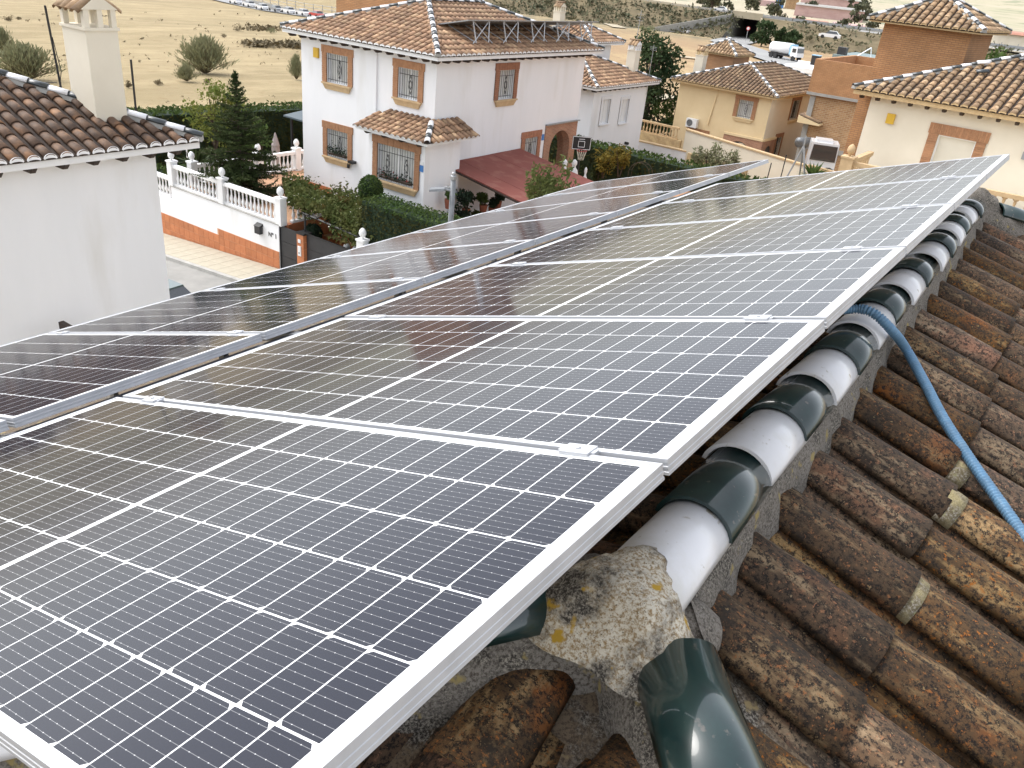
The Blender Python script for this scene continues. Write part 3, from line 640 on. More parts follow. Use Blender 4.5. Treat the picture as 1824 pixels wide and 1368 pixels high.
# ------------------------------------------------------------------ blue corrugated conduit
def conduit():
    o = thing('conduit', 'blue corrugated plastic conduit crossing the ridge and roof tiles', 'conduit', rf(0.1, 1.9, -0.4))
    pts = [Vector((-0.42, 1.88, -0.36)), Vector((-0.22, 1.92, -0.30))]
    a0 = atz(1520, 550, -0.27); pts += [a0, atz(1556, 558, -0.268), atz(1590, 590, -0.33)]
    N = (RN * sin(SL) + UP * cos(SL)); P0 = rf(0.145, 0, -0.475) + N * 0.02
    for q in ((1614, 622), (1646, 680), (1680, 745), (1722, 810), (1768, 876), (1824, 955), (1870, 1020), (1910, 1075)): pts.append(onplane(q[0], q[1], P0, N))
    # catmull-rom
    out = []
    for i in range(len(pts) - 1):
        p0, p1, p2, p3 = pts[max(i - 1, 0)], pts[i], pts[i + 1], pts[min(i + 2, len(pts) - 1)]
        n = max(4, int((p2 - p1).length / 0.0031))
        for k in range(n):
            t = k / n; out.append(0.5 * ((2 * p1) + (p2 - p0) * t + (2 * p0 - 5 * p1 + 4 * p2 - p3) * t * t + (3 * p1 - p0 - 3 * p2 + p3) * t ** 3))
    L = 0; rr = []; prev = out[0]
    for q in out:
        L += (q - prev).length; prev = q; rr.append(0.0180 + 0.0024 * (1 if (L / 0.0125) % 1 < 0.6 else -1))
    b = MB(); b.tube(out, rr, 12); b.build('hose', 'conduit_blue', o, smooth=True)
conduit()

# ------------------------------------------------------------------ neighbouring houses
FAR_T = {k: tile_mesh('roof_tile', k, 0.44, 0.104, 0.124, 0.78, 6, 0.014, 1) for k in ('tile_tan', 'tile_moss', 'tile_ochre')}
FAR_T['tile_old'] = tile_mesh('roof_tile', 'tile_old', 0.44, 0.090, 0.110, 0.85, 8, 0.014, 1)
FAR_R = {k: tile_mesh('ridge_tile', k, 0.42, 0.10, 0.112, 0.85, 6, 0.014, 1) for k in ('ridge_white', 'ridge_dark')}
CAPS = {k: cap_mesh('eave_cap', k) for k in ('white_paint', 'ochre_paint')}
RAFT = {k: MB().hexa([(0, -0.045, -0.10), (0.26, -0.045, -0.10), (0.26, 0.045, -0.10), (0, 0.045, -0.10)], [(0, -0.045, 0), (0.36, -0.045, 0), (0.36, 0.045, 0), (0, 0.045, 0)]).mesh('rafter_end', k) for k in ('dark_wood',)}
def raw_add(mb, me, mw):
    vs = [mw @ v.co for v in me.vertices]; mb.add(vs, [tuple(p.vertices) for p in me.polygons])
def hip_roof(par, x0, x1, y0, y1, z, slope, tm, cm, faces=('-y', '+x'), pitch=0.29, expo=0.37, lim=300, rafters=True, fascia=True, band=0.16, over=0.5, colr=None, skip=None, hipw=True, tip=True):
    """hip roof over the eave rectangle, local coordinates of par; z = bed of the lowest tiles"""
    W, D = x1 - x0, y1 - y0; hw = min(W, D) / 2; ts = tan(slope); rz = z + hw * ts
    if W <= D: ra, rb = Vector((x0 + hw, y0 + hw, rz)), Vector((x0 + hw, y1 - hw, rz))
    else: ra, rb = Vector((x0 + hw, y0 + hw, rz)), Vector((x1 - hw, y0 + hw, rz))
    c = [Vector((x0, y0, z)), Vector((x1, y0, z)), Vector((x1, y1, z)), Vector((x0, y1, z))]
    b = MB(); lo = [q - UP * 0.03 for q in c]
    if W <= D: b.add(c + [ra, rb] + lo, [(0, 1, 4), (1, 2, 5, 4), (2, 3, 5), (3, 0, 4, 5), (0, 6, 7, 1), (1, 7, 8, 2), (2, 8, 9, 3), (3, 9, 6, 0), (9, 8, 7, 6)])
    else: b.add(c + [ra, rb] + lo, [(0, 1, 5, 4), (1, 2, 5), (2, 3, 4, 5), (3, 0, 4), (0, 6, 7, 1), (1, 7, 8, 2), (2, 8, 9, 3), (3, 9, 6, 0), (9, 8, 7, 6)])
    deck = b.build('roof_deck', 'deck_dark', par, world=False)
    cand = []; spec = {'-y': (c[0], Vector((1, 0, 0)), Vector((0, -1, 0)), W), '+x': (c[1], Vector((0, 1, 0)), Vector((1, 0, 0)), D), '+y': (c[2], Vector((-1, 0, 0)), Vector((0, 1, 0)), W), '-x': (c[3], Vector((0, -1, 0)), Vector((-1, 0, 0)), D)}
    MW = par.matrix_basis; ci = Vector(CW)
    for f in faces:
        P0, al, out, ln = spec[f]; Dn = (out * cos(slope) - UP * sin(slope)); N = (out * sin(slope) + UP * cos(slope)); n = int(ln / pitch); off = (ln - (n - 1) * pitch) / 2
        for k in range(n):
            s0 = off + k * pitch
            if skip and skip(f, s0): continue
            r = 0; jit = random.uniform(-0.008, 0.008)
            while True:
                p = r * expo * cos(slope); pu = p + 0.44 * cos(slope)          # plan distance from the eave of lower and upper end
                if p > hw - 0.02: break
                if s0 < p + 0.10 or s0 > ln - p - 0.10: break
                L = P0 + al * (s0 + jit) - out * (pu - 0.03) + UP * (pu - 0.03) * ts
                t = radians(1.6); X = Dn * cos(t) + N * sin(t) + al * random.uniform(-0.015, 0.015); mw = fr(L + N * 0.006, X, N * cos(t) - Dn * sin(t))
                cand.append(((MW @ L - ci).length, mw)); 
                if r == 0:
                    inst('eave_cap', CAPS[cm], par, fr(P0 + al * (s0 + jit) + out * 0.040 + UP * 0.010, out, UP))
                r += 1
        if rafters:
            for k in range(int(ln / 0.58)):
                s0 = 0.3 + k * 0.58
                if skip and skip(f, s0): continue
                q = P0 + al * s0 - out * over + UP * (-band - 0.03); inst('rafter_end', RAFT['dark_wood'], par, fr(q, out, UP))
    cand.sort(key=lambda q: q[0])
    for d, mw in cand[:lim]: inst('roof_tile', FAR_T[tm], par, mw)
    if cand[lim:]:
        b = MB()
        for d, mw in cand[lim:]: raw_add(b, FAR_T[tm], mw)
        o = b.build('roof_tiles_far', tm, par, world=False, smooth=True); o['kind'] = 'stuff'
    # ridge and hip tiles in alternating colours
    def run(P, Q, start=0):
        d = (Q - P); ln = d.length; d.normalize(); n = max(1, int(ln / 0.36)); side = d.cross(UP).normalized(); N = side.cross(d)
        for k in range(n + 1):
            a = min(k * 0.36, ln - 0.2)
            inst('ridge_tile', FAR_R['ridge_white' if (k + start) % 2 else 'ridge_dark'], par, fr(P + d * (a + 0.42) + UP * 0.075 + N * 0.0, -d + N * 0.03, N))
    hips = {0: ra, 1: (ra if W <= D else rb), 2: rb, 3: (rb if W <= D else ra)}
    for i, q in hips.items():
        dirn = (q - c[i]).normalized(); run(c[i] + dirn * 0.0, q, i)
    if (rb - ra).length > 0.3: run(ra, rb)
    for i, q in hips.items():
        b = MB(); d = (q - c[i]).normalized(); sd = d.cross(UP).normalized() * 0.13; b.hexa([c[i] - sd - UP * .01, c[i] + sd - UP * .01, q + sd - UP * .01, q - sd - UP * .01], [c[i] - sd * .6 + UP * .085, c[i] + sd * .6 + UP * .085, q + sd * .6 + UP * .085, q - sd * .6 + UP * .085])
        b.build('hip_mortar', 'concrete', par, world=False)
    if fascia:
        b = MB(); g = 0.05
        b.box(x0 + g, x1 - g, y0 + g, y0 + g + 0.12, z - band, z - 0.005).box(x1 - g - 0.12, x1 - g, y0 + g + 0.12, y1 - g - .12, z - band, z - 0.005).box(x0 + g, x1 - g, y1 - g - 0.12, y1 - g, z - band, z - 0.005).box(x0 + g, x0 + g + .12, y0 + g + .12, y1 - g - .12, z - band, z - .005)
        b.build('fascia', cm, par, world=False)
        MB().box(x0 + 0.18, x1 - 0.18, y0 + 0.18, y1 - 0.18, z - band + 0.02, z - band + 0.05).build('soffit', cm, par, world=False)
    return ra, rb
def wall_grid(mb, O, U, N, wd, z0, z1, holes, depth=0.20, th=0.3):
    """vertical wall sheet with rectangular openings (u0,u1,v0,v1) and reveals"""
    O = Vector(O); U = Vector(U); N = Vector(N)
    us = sorted({0, wd, *[h[0] for h in holes], *[h[1] for h in holes]}); vs = sorted({z0, z1, *[h[2] for h in holes], *[h[3] for h in holes]})
    P = lambda u, v, d=0: Vector((O.x + U.x * u - N.x * d, O.y + U.y * u - N.y * d, v))
    flip = U.cross(UP).dot(N) < 0
    def q(a, b, c, d): mb.poly([d, c, b, a] if flip else [a, b, c, d])
    for a, b_ in zip(us, us[1:]):
        for c, d in zip(vs, vs[1:]):
            if any(h[0] <= a and b_ <= h[1] and h[2] <= c and d <= h[3] for h in holes): continue
            q(P(a, c), P(b_, c), P(b_, d), P(a, d))
    for h in holes:
        a, b_, c, d = h
        q(P(a, c), P(a, c, depth), P(b_, c, depth), P(b_, c)); q(P(b_, c), P(b_, c, depth), P(b_, d, depth), P(b_, d))
        q(P(b_, d), P(b_, d, depth), P(a, d, depth), P(a, d)); q(P(a, d), P(a, d, depth), P(a, c, depth), P(a, c))
def window(par, O, U, N, hole, brick='brick_block', pane='blind', sill='ochre_stone', grille=True, sur=0.24, top=0.27, deep=0.19, orn=1, bricks=False, flowers=None, sillh=0.26, surround=True, mull=True):
    """hole = opening in wall coordinates; builds surround bricks, sill, pane and grille"""
    O = Vector(O); U = Vector(U); N = Vector(N); a, b_, c, d = hole
    P = lambda u, v, k=0: Vector((O.x + U.x * u + N.x * k, O.y + U.y * u + N.y * k, v))
    def blk(mb, u0, u1, v0, v1, k0, k1, mi=0):
        mb.hexa([P(u0, v0, k0), P(u1, v0, k0), P(u1, v0, k1), P(u0, v0, k1)], [P(u0, v1, k0), P(u1, v1, k0), P(u1, v1, k1), P(u0, v1, k1)], mi)
    m = MB(); blk(m, a - 0.01, b_ + 0.01, c - 0.01, d + 0.01, -deep - 0.02, -deep); wdw = m.build('window', pane, par, world=False)
    m = MB(); fw = 0.05; blk(m, a, a + fw, c, d, -deep, -deep + 0.03); blk(m, b_ - fw, b_, c, d, -deep, -deep + 0.03); blk(m, a + fw, b_ - fw, c, c + fw, -deep, -deep + 0.03); blk(m, a + fw, b_ - fw, d - fw, d, -deep, -deep + 0.03); (blk(m, (a + b_) / 2 - 0.03, (a + b_) / 2 + 0.03, c + fw, d - fw, -deep, -deep + 0.028) if mull else None)
    m.build('frame', 'white_paint', wdw, world=False)
    if surround:
        def put(u0, u1, v0, v1):
            k1 = 0.05 + random.uniform(-0.004, 0.006)
            if bricks:
                mm = MB(); blk(mm, u0, u1, v0, v1, -0.0, k1); mm.build('brick', brick, wdw, world=False)
            else: blk(sm, u0, u1, v0, v1, -0.0, k1)
        sm = MB(); g = 0.008; n = max(6, int((d - c) / 0.075)); h = (d - c) / n
        for k in range(n):
            ex = 0.0
            put(a - sur + ex, a, c + k * h + g / 2, c + (k + 1) * h - g / 2); put(b_, b_ + sur - ex, c + k * h + g / 2, c + (k + 1) * h - g / 2)
        tw = (b_ - a + 2 * sur + 0.08); n = int(tw / 0.072); h = tw / n
        for k in range(n):
            put(a - sur - 0.04 + k * h + g / 2, a - sur - 0.04 + (k + 1) * h - g / 2, d + 0.004, d + top)
        if not bricks: sm.build('brick_surround', brick, wdw, world=False)
        m = MB(); blk(m, a - sur, b_ + sur, c - 0.012, d + top - 0.01, 0.001, 0.0) if False else None
        m = MB(); blk(m, a - sur, a, c, d, 0.0, 0.02); blk(m, b_, b_ + sur, c, d, 0.0, 0.02); blk(m, a - sur - .03, b_ + sur + .03, d, d + top - 0.01, 0.0, 0.02); m.build('mortar', 'grout', wdw, world=False)
    if sill:
        m = MB(); w2 = sur + 0.0
        m.hexa([P(a - w2 * 0.25, c - sillh, 0.0), P(b_ + w2 * 0.25, c - sillh, 0.0), P(b_ + w2 * 0.25, c - sillh, 0.06), P(a - w2 * 0.25, c - sillh, 0.06)],
               [P(a - w2 * 0.7, c - 0.06, 0.0), P(b_ + w2 * 0.7, c - 0.06, 0.0), P(b_ + w2 * 0.7, c - 0.06, 0.11), P(a - w2 * 0.7, c - 0.06, 0.11)])
        blk(m, a - w2 * 0.85, b_ + w2 * 0.85, c - 0.06, c - 0.002, -deep, 0.14); m.build('sill', sill, wdw, world=False)
    if grille:
        m = MB(); k = -0.05; n = max(4, int((b_ - a) / 0.125)); r = 0.016
        for i in range(n + 1): u = a + 0.03 + (b_ - a - 0.06) * i / n; m.bar(P(u, c + 0.02, k), P(u, d - 0.02, k), r)
        for v in (c + 0.12, c + (d - c) * 0.80): m.bar(P(a, v, k), P(b_, v, k), r * 1.3)
        for j in range(orn):
            u = a + (b_ - a) * (j + 0.5) / orn + (0.06 if orn == 1 else 0); v = (c + d) / 2 - 0.02
            for q in (0.17, 0.09):
                for s in (-1, 1): m.tube([P(u, v - q * 1.9, k), P(u + s * q * 0.55, v - q * 0.5, k), P(u + s * q * 0.55, v + q * 0.5, k), P(u, v + q * 1.9, k)], 0.011, 4)
            for s in (-1, 1): m.tube([P(u + s * 0.02, v - 0.33, k), P(u + s * 0.07, v - 0.30, k), P(u + s * 0.03, v - 0.24, k)], 0.010, 4); m.tube([P(u + s * 0.02, v + 0.33, k), P(u + s * 0.07, v + 0.30, k), P(u + s * 0.03, v + 0.24, k)], 0.010, 4)
        m.build('grille', 'black_iron', wdw, world=False)
    return wdw
def flowerbox(name, label, P, U, ln, h, red=False):
    t = thing(name, label, 'plant', P); U = Vector(U)
    b = MB(); b.bar(-U * ln / 2, U * ln / 2, 0.13); b.build('trough', 'dark_wood', t, world=False)
    pts = [U * random.uniform(-ln / 2, ln / 2) + Vector((random.gauss(0, .07), random.gauss(0, .07), abs(random.gauss(0, h * 0.55)))) for _ in range(260)]
    m = MB(); m.leaves(pts, 0.045); m.build('foliage', 'leaf_dark', t, world=False)
    m = MB(); m.leaves([random.choice(pts) + Vector((0.03, -0.05, 0.04)) for _ in range(22)], 0.035); m.build('flowers', 'flower_red' if red else 'flower', t, world=False)
def chimney(par, x, y, z0, z1, sx, sy, m, tm='tile_ochre', gable='ivory_wall', ridge='x'):
    c = MB(); c.box(x - sx, x + sx, y - sy, y + sy, z0, z1).box(x - sx - .03, x + sx + .03, y - sy - .03, y + sy + .03, z1 - 0.0, z1 + 0.05)
    o = c.build('chimney', m, par, world=False)
    pw = 0.10
    for ux in (-1, 1):
        for uy in (-1, 0, 1) if sy > 0.28 else (-1, 1): MB().box(x + ux * (sx - pw / 2) - pw / 2, x + ux * (sx - pw / 2) + pw / 2, y + uy * (sy - pw / 2) - pw / 2, y + uy * (sy - pw / 2) + pw / 2, z1 + 0.05, z1 + 0.36).build('vent_post', gable, o, world=False)
    zt = z1 + 0.36; g = MB(); h = sy * 0.75
    g.hexa([(x - sx - .02, y - sy - .04, zt), (x + sx + .02, y - sy - .04, zt), (x + sx + .02, y + sy + .04, zt), (x - sx - .02, y + sy + .04, zt)], [(x - sx - .02, y - .02, zt + h), (x + sx + .02, y - .02, zt + h), (x + sx + .02, y + .02, zt + h), (x - sx - .02, y + .02, zt + h)])
    g.build('cap_gable', gable, o, world=False)
    th = atan2(h, sy)
    for s in (-1, 1):
        out = Vector((0, s, 0)); Dn = out * cos(th) - UP * sin(th); N = out * sin(th) + UP * cos(th); n = max(2, int((2 * sx + .1) / 0.22))
        for k in range(n):
            xx = x - sx + (2 * sx) * (k + 0.5) / n; L = Vector((xx, y, zt + h)) + Dn * 0.0
            q = inst('cap_tile', FAR_T[tm], o, fr(L + N * 0.01, Dn, N)); q.scale = (max(1.0, (sy / cos(th) + 0.12) / 0.44), 1, 1)
    r = inst('cap_ridge', FAR_T[tm], o, fr(Vector((x - sx - 0.1, y, zt + h + 0.03)), Vector((1, 0, 0)), UP)); r.scale = ((2 * sx + 0.2) / 0.44, 1, 1)
    return o

# ---- left neighbour: blank white wall, old brown tiles, chimney
hl = thing('house', 'white blank-walled house with old brown tile roof and tall chimney at left', 'house', (-18.2, 4, -10.6))
T = lambda x, y, z: Vector((x + 18.2, y - 4, z + 10.6))
b = MB(); p, q = T(-21.5, -4.5, -11.2), T(-14.93, 8.3, -3.12); b.box(p.x, q.x, p.y, q.y, p.z - 0, q.z); b.build('wall', 'white_wall', hl, world=False)
e0, e1 = T(-22.0, -5.0, -3.03), T(-14.42, 9.08, 0)
hip_roof(hl, e0.x, e1.x, e0.y, e1.y, e0.z, radians(20.3), 'tile_old', 'white_paint', faces=('+x',), pitch=0.29, lim=300, skip=lambda f, s: s < 7.2)
c = T(-15.72, 7.72, 0); chimney(hl, c.x, c.y, T(0, 0, -2.85).z, T(0, 0, -1.06).z, 0.40, 0.315, 'ivory_wall', 'tile_ochre', 'ivory_wall')
b = MB(); b.tube([T(-16.35, 7.35, -2.6), T(-16.42, 7.3, -0.75)], 0.022, 6); b.tube([T(-16.38, 7.33, -1.3), T(-16.30, 7.36, -1.9), T(-16.38, 7.30, -2.3)], 0.008, 5); b.build('mast', 'black_iron', hl, world=False)
b = MB(); b.tube([T(-16.4, 7.30, -2.12), T(-16.62, 7.1, -2.15), T(-16.75, 6.95, -2.3)], 0.008, 5); b.build('cable', 'black_iron', hl, world=False)
gp = thing('wooden_gate', 'top of a brown wooden gate beside the blank white wall', 'gate', (-14.3, 5.80, -9.6))
MB().box(-0.3, 0.10, -0.10, 0.0, 0, 3.44).build('leaf', 'dark_wood', gp, world=False)
pm = thing('metal_pole', 'thin dark metal pole standing in the dry field right of the chimney', 'pole', (-22.5, 14.5, -10.6))
a = atd(236, 182, 27.5); t_ = atd(233, 106, 27.5); pm.location = (a.x, a.y, ground(a.x, a.y))
b = MB(); b.tube([(0, 0, 0), (t_.x - a.x, t_.y - a.y, t_.z - pm.location.z)], 0.035, 6); b.build('post', 'black_iron', pm, world=False)

# ---- white house in the middle
HX0, HX1, HY0, HY1 = -26.5, -19.5, 22.32, 32.62
hw_ = thing('house', 'white two-storey house with brick-framed grilled windows and tiled hip roof', 'house', (-23, 27.5, -8.6))
WB = hw_.location.copy()
def Wl(x, y, z): return Vector((x, y, z)) - WB
def wall_white():
    b = MB(); top = -2.52
    pl = 0.32                                            # the left half stands forward of the right half
    Of = Wl(HX0, HY0 - 0, 0)
    hf = [(1.47, 2.65, -4.10 - WB.z, -3.02 - WB.z), (1.47, 2.65, -6.98 - WB.z, -5.88 - WB.z)]
    wall_grid(b, Wl(HX0, HY0, 0), (1, 0, 0), (0, -1, 0), 4.12, -9.4 - WB.z, top - WB.z, hf)
    h2 = [(5.18 - 4.12, 6.18 - 4.12, -4.09 - WB.z, -3.02 - WB.z)]
    wall_grid(b, Wl(HX0 + 4.12, HY0 + 0.07, 0), (1, 0, 0), (0, -1, 0), HX1 - HX0 - 4.12, -9.4 - WB.z, top - WB.z, h2)
    b.box(Wl(HX0 + 3.9, 0, 0).x, Wl(HX0 + 4.12, 0, 0).x, Wl(0, HY0 + 0.001, 0).y, Wl(0, HY0 + 0.3, 0).y, -9.4 - WB.z, top - WB.z)
    hr = [(25.92 + 0.24 - HY0 - .07, 27.44 - 0.24 - HY0 - .07, -4.13 - WB.z, -3.02 - WB.z), (28.18 + .22 - HY0 - .07, 29.6 - 0.22 - HY0 - .07, -7.0 - WB.z, -5.85 - WB.z)]
    wall_grid(b, Wl(HX1, HY0 + 0.07, 0), (0, 1, 0), (1, 0, 0), 29.94 - HY0 - .07, -9.4 - WB.z, top - WB.z, hr)
    wall_grid(b, Wl(HX1, 29.94, 0), (0, 1, 0), (1, 0, 0), HY1 - 29.94, -5.42 - WB.z, top - WB.z, [])
    wall_grid(b, Wl(HX0, HY1, 0), (1, 0, 0), (0, 1, 0), 7, -5.42 - WB.z, top - WB.z, [])
    wall_grid(b, Wl(HX0, HY0, 0), (0, 1, 0), (-1, 0, 0), HY1 - HY0, -9.4 - WB.z, top - WB.z, [])
    b.poly([Wl(HX1 - 4, 29.94, -9.4), Wl(HX1, 29.94, -9.4), Wl(HX1, 29.94, -5.42), Wl(HX1 - 4, 29.94, -5.42)][::-1])
    b.poly([Wl(HX0, 29.94, -5.42), Wl(HX1, 29.94, -5.42), Wl(HX1, HY1, -5.42), Wl(HX0, HY1, -5.42)])
    b.poly([Wl(HX0, HY0, top), Wl(HX1, HY0, top), Wl(HX1, HY1, top), Wl(HX0, HY1, top)])
    b.build('wall', 'white_wall', hw_, world=False)
    w1 = window(hw_, Wl(HX0, HY0, 0), (1, 0, 0), (0, -1, 0), hf[0]); w3 = window(hw_, Wl(HX0, HY0, 0), (1, 0, 0), (0, -1, 0), hf[1])
    window(hw_, Wl(HX0 + 4.12, HY0 + .07, 0), (1, 0, 0), (0, -1, 0), h2[0])
    window(hw_, Wl(HX1, HY0 + .07, 0), (0, 1, 0), (1, 0, 0), hr[0], brick='brick_block_red'); window(hw_, Wl(HX1, HY0 + .07, 0), (0, 1, 0), (1, 0, 0), hr[1], brick='brick_block_red', sill=None)
    flowerbox('window_plant', 'green potted plant behind the lower left window grille', Wl(HX0 + 2.06, HY0 - 0.02, -6.83) + WB, (1, 0, 0), 1.0, 0.30)
    # tile plinth
    for k in range(5):
        for j in range(2):
            bb = MB(); x = HX0 + 0.02 + k * 0.335; bb.box(*[v for pr in zip(Wl(x, HY0 - 0.025, -8.95 + j * 0.335), Wl(x + 0.325, HY0 - 0.003, -8.95 + j * 0.335 + 0.325)) for v in pr]); bb.build('plinth_tile', 'terracotta_tile', hw_, world=False)
wall_white()
e0, e1 = Wl(HX0 - 0.55, HY0 - 0.55, -2.34), Wl(HX1 + 0.55, HY1 + 0.6, 0)
hip_roof(hw_, e0.x, e1.x, e0.y, e1.y, e0.z, radians(19), 'tile_tan', 'white_paint', lim=300)
# alarm box, wall lamp, signs
MB().box(*[v for pr in zip(Wl(-25.72, HY0 - 0.09, -3.28), Wl(-25.46, HY0 - 0.005, -2.92)) for v in pr]).build('alarm_box', 'yellow_box', hw_, world=False)
b = MB(); b.box(*[v for pr in zip(Wl(-23.66, HY0 - 0.22, -6.98), Wl(-23.38, HY0 - 0.003, -6.88)) for v in pr]); b.tube([Wl(-23.72, HY0 - 0.10, -7.02), Wl(-23.74, HY0 - 0.11, -7.2)], 0.06, 7); b.build('wall_lamp', 'black_iron', hw_, world=False)
# bay with the big window and its little tiled roof
by = 21.2; bx0, bx1 = -21.62, -18.84
b = MB(); hb = [(0.48, 2.32, -6.92 - WB.z, -5.60 - WB.z)]
wall_grid(b, Wl(bx0, by, 0), (1, 0, 0), (0, -1, 0), bx1 - bx0, -9.4 - WB.z, -5.05 - WB.z, hb)
wall_grid(b, Wl(bx1, by, 0), (0, 1, 0), (1, 0, 0), 2.0, -9.4 - WB.z, -5.05 - WB.z, [])
wall_grid(b, Wl(bx0, by, 0), (0, 1, 0), (-1, 0, 0), 1.3, -9.4 - WB.z, -5.05 - WB.z, [])
bay = b.build('bay', 'white_wall', hw_, world=False)
window(hw_, Wl(bx0, by, 0), (1, 0, 0), (0, -1, 0), hb[0], brick='brick_block', orn=2)
flowerbox('window_plant', 'green and red potted plants behind the wide bay window grille', Vector((bx0 + 1.4, by - 0.02, -6.78)), (1, 0, 0), 1.6, 0.24, True)
MB().box(*[v for pr in zip(Wl(bx1 - 0.30, by - 0.02, -5.98), Wl(bx1 - 0.06, by - 0.003, -5.86)) for v in pr]).build('sign_upper', 'white_plastic', hw_, world=False)
MB().box(*[v for pr in zip(Wl(bx1 - 0.32, by - 0.02, -6.22), Wl(bx1 - 0.05, by - 0.003, -5.99)) for v in pr]).build('sign', 'blue_sign', hw_, world=False)
def canopy():
    x0, x1, y0, y1 = bx0 - 0.38, -18.42, by - 0.42, 22.40; z = -5.10; top = -4.62; hip = Vector((-19.45, 22.2, top))
    L = lambda v: Vector(v) - WB
    b = MB(); a0, a1, a2 = Vector((x0, y0, z)), Vector((x1, y0, z)), Vector((x1, 23.75, z)); t0, t2 = Vector((x0 + .55, 22.4, top)), Vector((-19.45, 23.6, top))
    dn = UP * 0.03
    b.add([L(q) for q in (a0, a1, a2, t0, hip, t2)], [(0, 1, 4, 3), (1, 2, 5, 4)]); b.build('canopy_deck', 'deck_dark', hw_, world=False)
    MB().box(*[v for pr in zip(L((x0 + .05, y0 + .05, z - .10)), L((x1 - .05, by, z - 0.005))) for v in pr]).box(*[v for pr in zip(L((bx1, by + .002, z - .10)), L((x1 - .05, 23.7, z - 0.005))) for v in pr]).build('canopy_fascia', 'white_paint', hw_, world=False)
    for org, al, out, ln, run in ((a0, Vector((1, 0, 0)), Vector((0, -1, 0)), x1 - x0, y0 - 22.4), (a1, Vector((0, 1, 0)), Vector((1, 0, 0)), 23.75 - y0, 1.05)):
        run = abs(run); s = atan2(top - z, run); Dn = out * cos(s) - UP * sin(s); N = out * sin(s) + UP * cos(s); n = int(ln / 0.265)
        for k in range(n):
            u = 0.14 + k * 0.265
            if out.x == 0 and u > ln - 0.25: continue
            if out.x == 1 and u < 0.3: continue
            lim = 1.0
            if out.x == 0: lim = min(1.0, (ln - u) / 1.05, (u + .35) / 0.62)
            else: lim = min(1.0, u / 1.6)
            length = run / cos(s) * lim; kk = max(1, round(length / 0.36))
            for r in range(kk):
                q = org + al * u - out * ((r + 1) * length / kk * cos(s) - 0.03) + UP * ((r + 1) * length / kk * sin(s)); o = inst('canopy_tile', FAR_T['tile_tan'], hw_, fr(L(q) + N * 0.01, Dn + N * 0.03, N)); o.scale = (length / kk / 0.40, 1, 1)
            inst('canopy_cap', CAPS['white_paint'], hw_, fr(L(org + al * u + out * 0.035 + UP * 0.005), out, UP))
    d = (hip - a1); ln = d.length; d.normalize(); N = d.cross(UP).normalized().cross(d)
    for k in range(5): inst('canopy_ridge', FAR_R['ridge_white' if k % 2 == 0 else 'ridge_dark'], hw_, fr(L(a1 + d * (0.30 * k + 0.40) + UP * 0.07), -d + N * 0.03, N))
    for k in range(4): inst('canopy_rafter', RAFT['dark_wood'], hw_, fr(L((x0 + .5 + k * .85, by, z - .10)), (0, -1, 0), UP))
canopy()
# brick porch arches at the far right corner
def arch_panel(par, O, U, N, wd, z0, z1, a, b_, zs, m, th=0.35):
    O = Vector(O); U = Vector(U); N = Vector(N); mb = MB(); r = (b_ - a) / 2; c = (a + b_) / 2
    P = lambda u, v, k=0: Vector((O.x + U.x * u - N.x * k, O.y + U.y * u - N.y * k, v))
    prof = [(a, z0)] + [(c - r * cos(pi * i / 12), zs + r * 0.95 * sin(pi * i / 12)) for i in range(13)] + [(b_, z0)]
    for k, fl in ((0, 0), (th, 1)):
        q = [[P(0, z0, k), P(a, z0, k), P(a, zs, k), P(0, zs, k)], [P(b_, z0, k), P(wd, z0, k), P(wd, zs, k), P(b_, zs, k)]]
        q.append([P(0, zs, k), P(a, zs, k), P(a, z1, k), P(0, z1, k)]); q.append([P(b_, zs, k), P(wd, zs, k), P(wd, z1, k), P(b_, z1, k)])
        for i in range(12):
            (u0, v0), (u1, v1) = prof[1 + i], prof[2 + i]; q.append([P(u0, v0, k), P(u1, v1, k), P(u1, z1, k), P(u0, z1, k)])
        for f in q: mb.poly(f)
    for (u0, v0), (u1, v1) in zip(prof, prof[1:]): mb.poly([P(u0, v0), P(u1, v1), P(u1, v1, th), P(u0, v0, th)])
    mb.poly([P(0, z1), P(wd, z1), P(wd, z1, th), P(0, z1, th)]); mb.poly([P(0, z0), P(0, z1), P(0, z1, th), P(0, z0, th)]); mb.poly([P(wd, z0), P(wd, z1), P(wd, z1, th), P(wd, z0, th)])
    return mb.build('porch_arch', m, par, world=False)
arch_panel(hw_, Wl(HX1 + 0.03, 29.96, 0), (0, 1, 0), (1, 0, 0), HY1 - 29.96, -9.3 - WB.z, -5.44 - WB.z, 0.48, 2.14, -6.55 - WB.z, 'brick_red')
arch_panel(hw_, Wl(HX1 - 4.0, HY1, 0), (1, 0, 0), (0, 1, 0), 3.98, -9.3 - WB.z, -5.44 - WB.z, 0.6, 3.3, -6.8 - WB.z, 'brick_red')
MB().box(*[v for pr in zip(Wl(HX1 + .02, 29.9, -5.44), Wl(HX1 + .12, HY1 + .05, -5.39)) for v in pr]).build('porch_trim', 'zinc', hw_, world=False)
MB().box(*[v for pr in zip(Wl(HX1 - 0.0, 29.72, -6.06), Wl(HX1 + .02, 29.9, -5.8)) for v in pr]).build('sign', 'blue_sign', hw_, world=False)
# brick stair tower behind the ridge
MB().box(*[v for pr in zip(Wl(-32.2, 29.6, -9), Wl(-27.6, 33.5, 0.9)) for v in pr]).build('stair_tower', 'brick_tower', hw_, world=False)
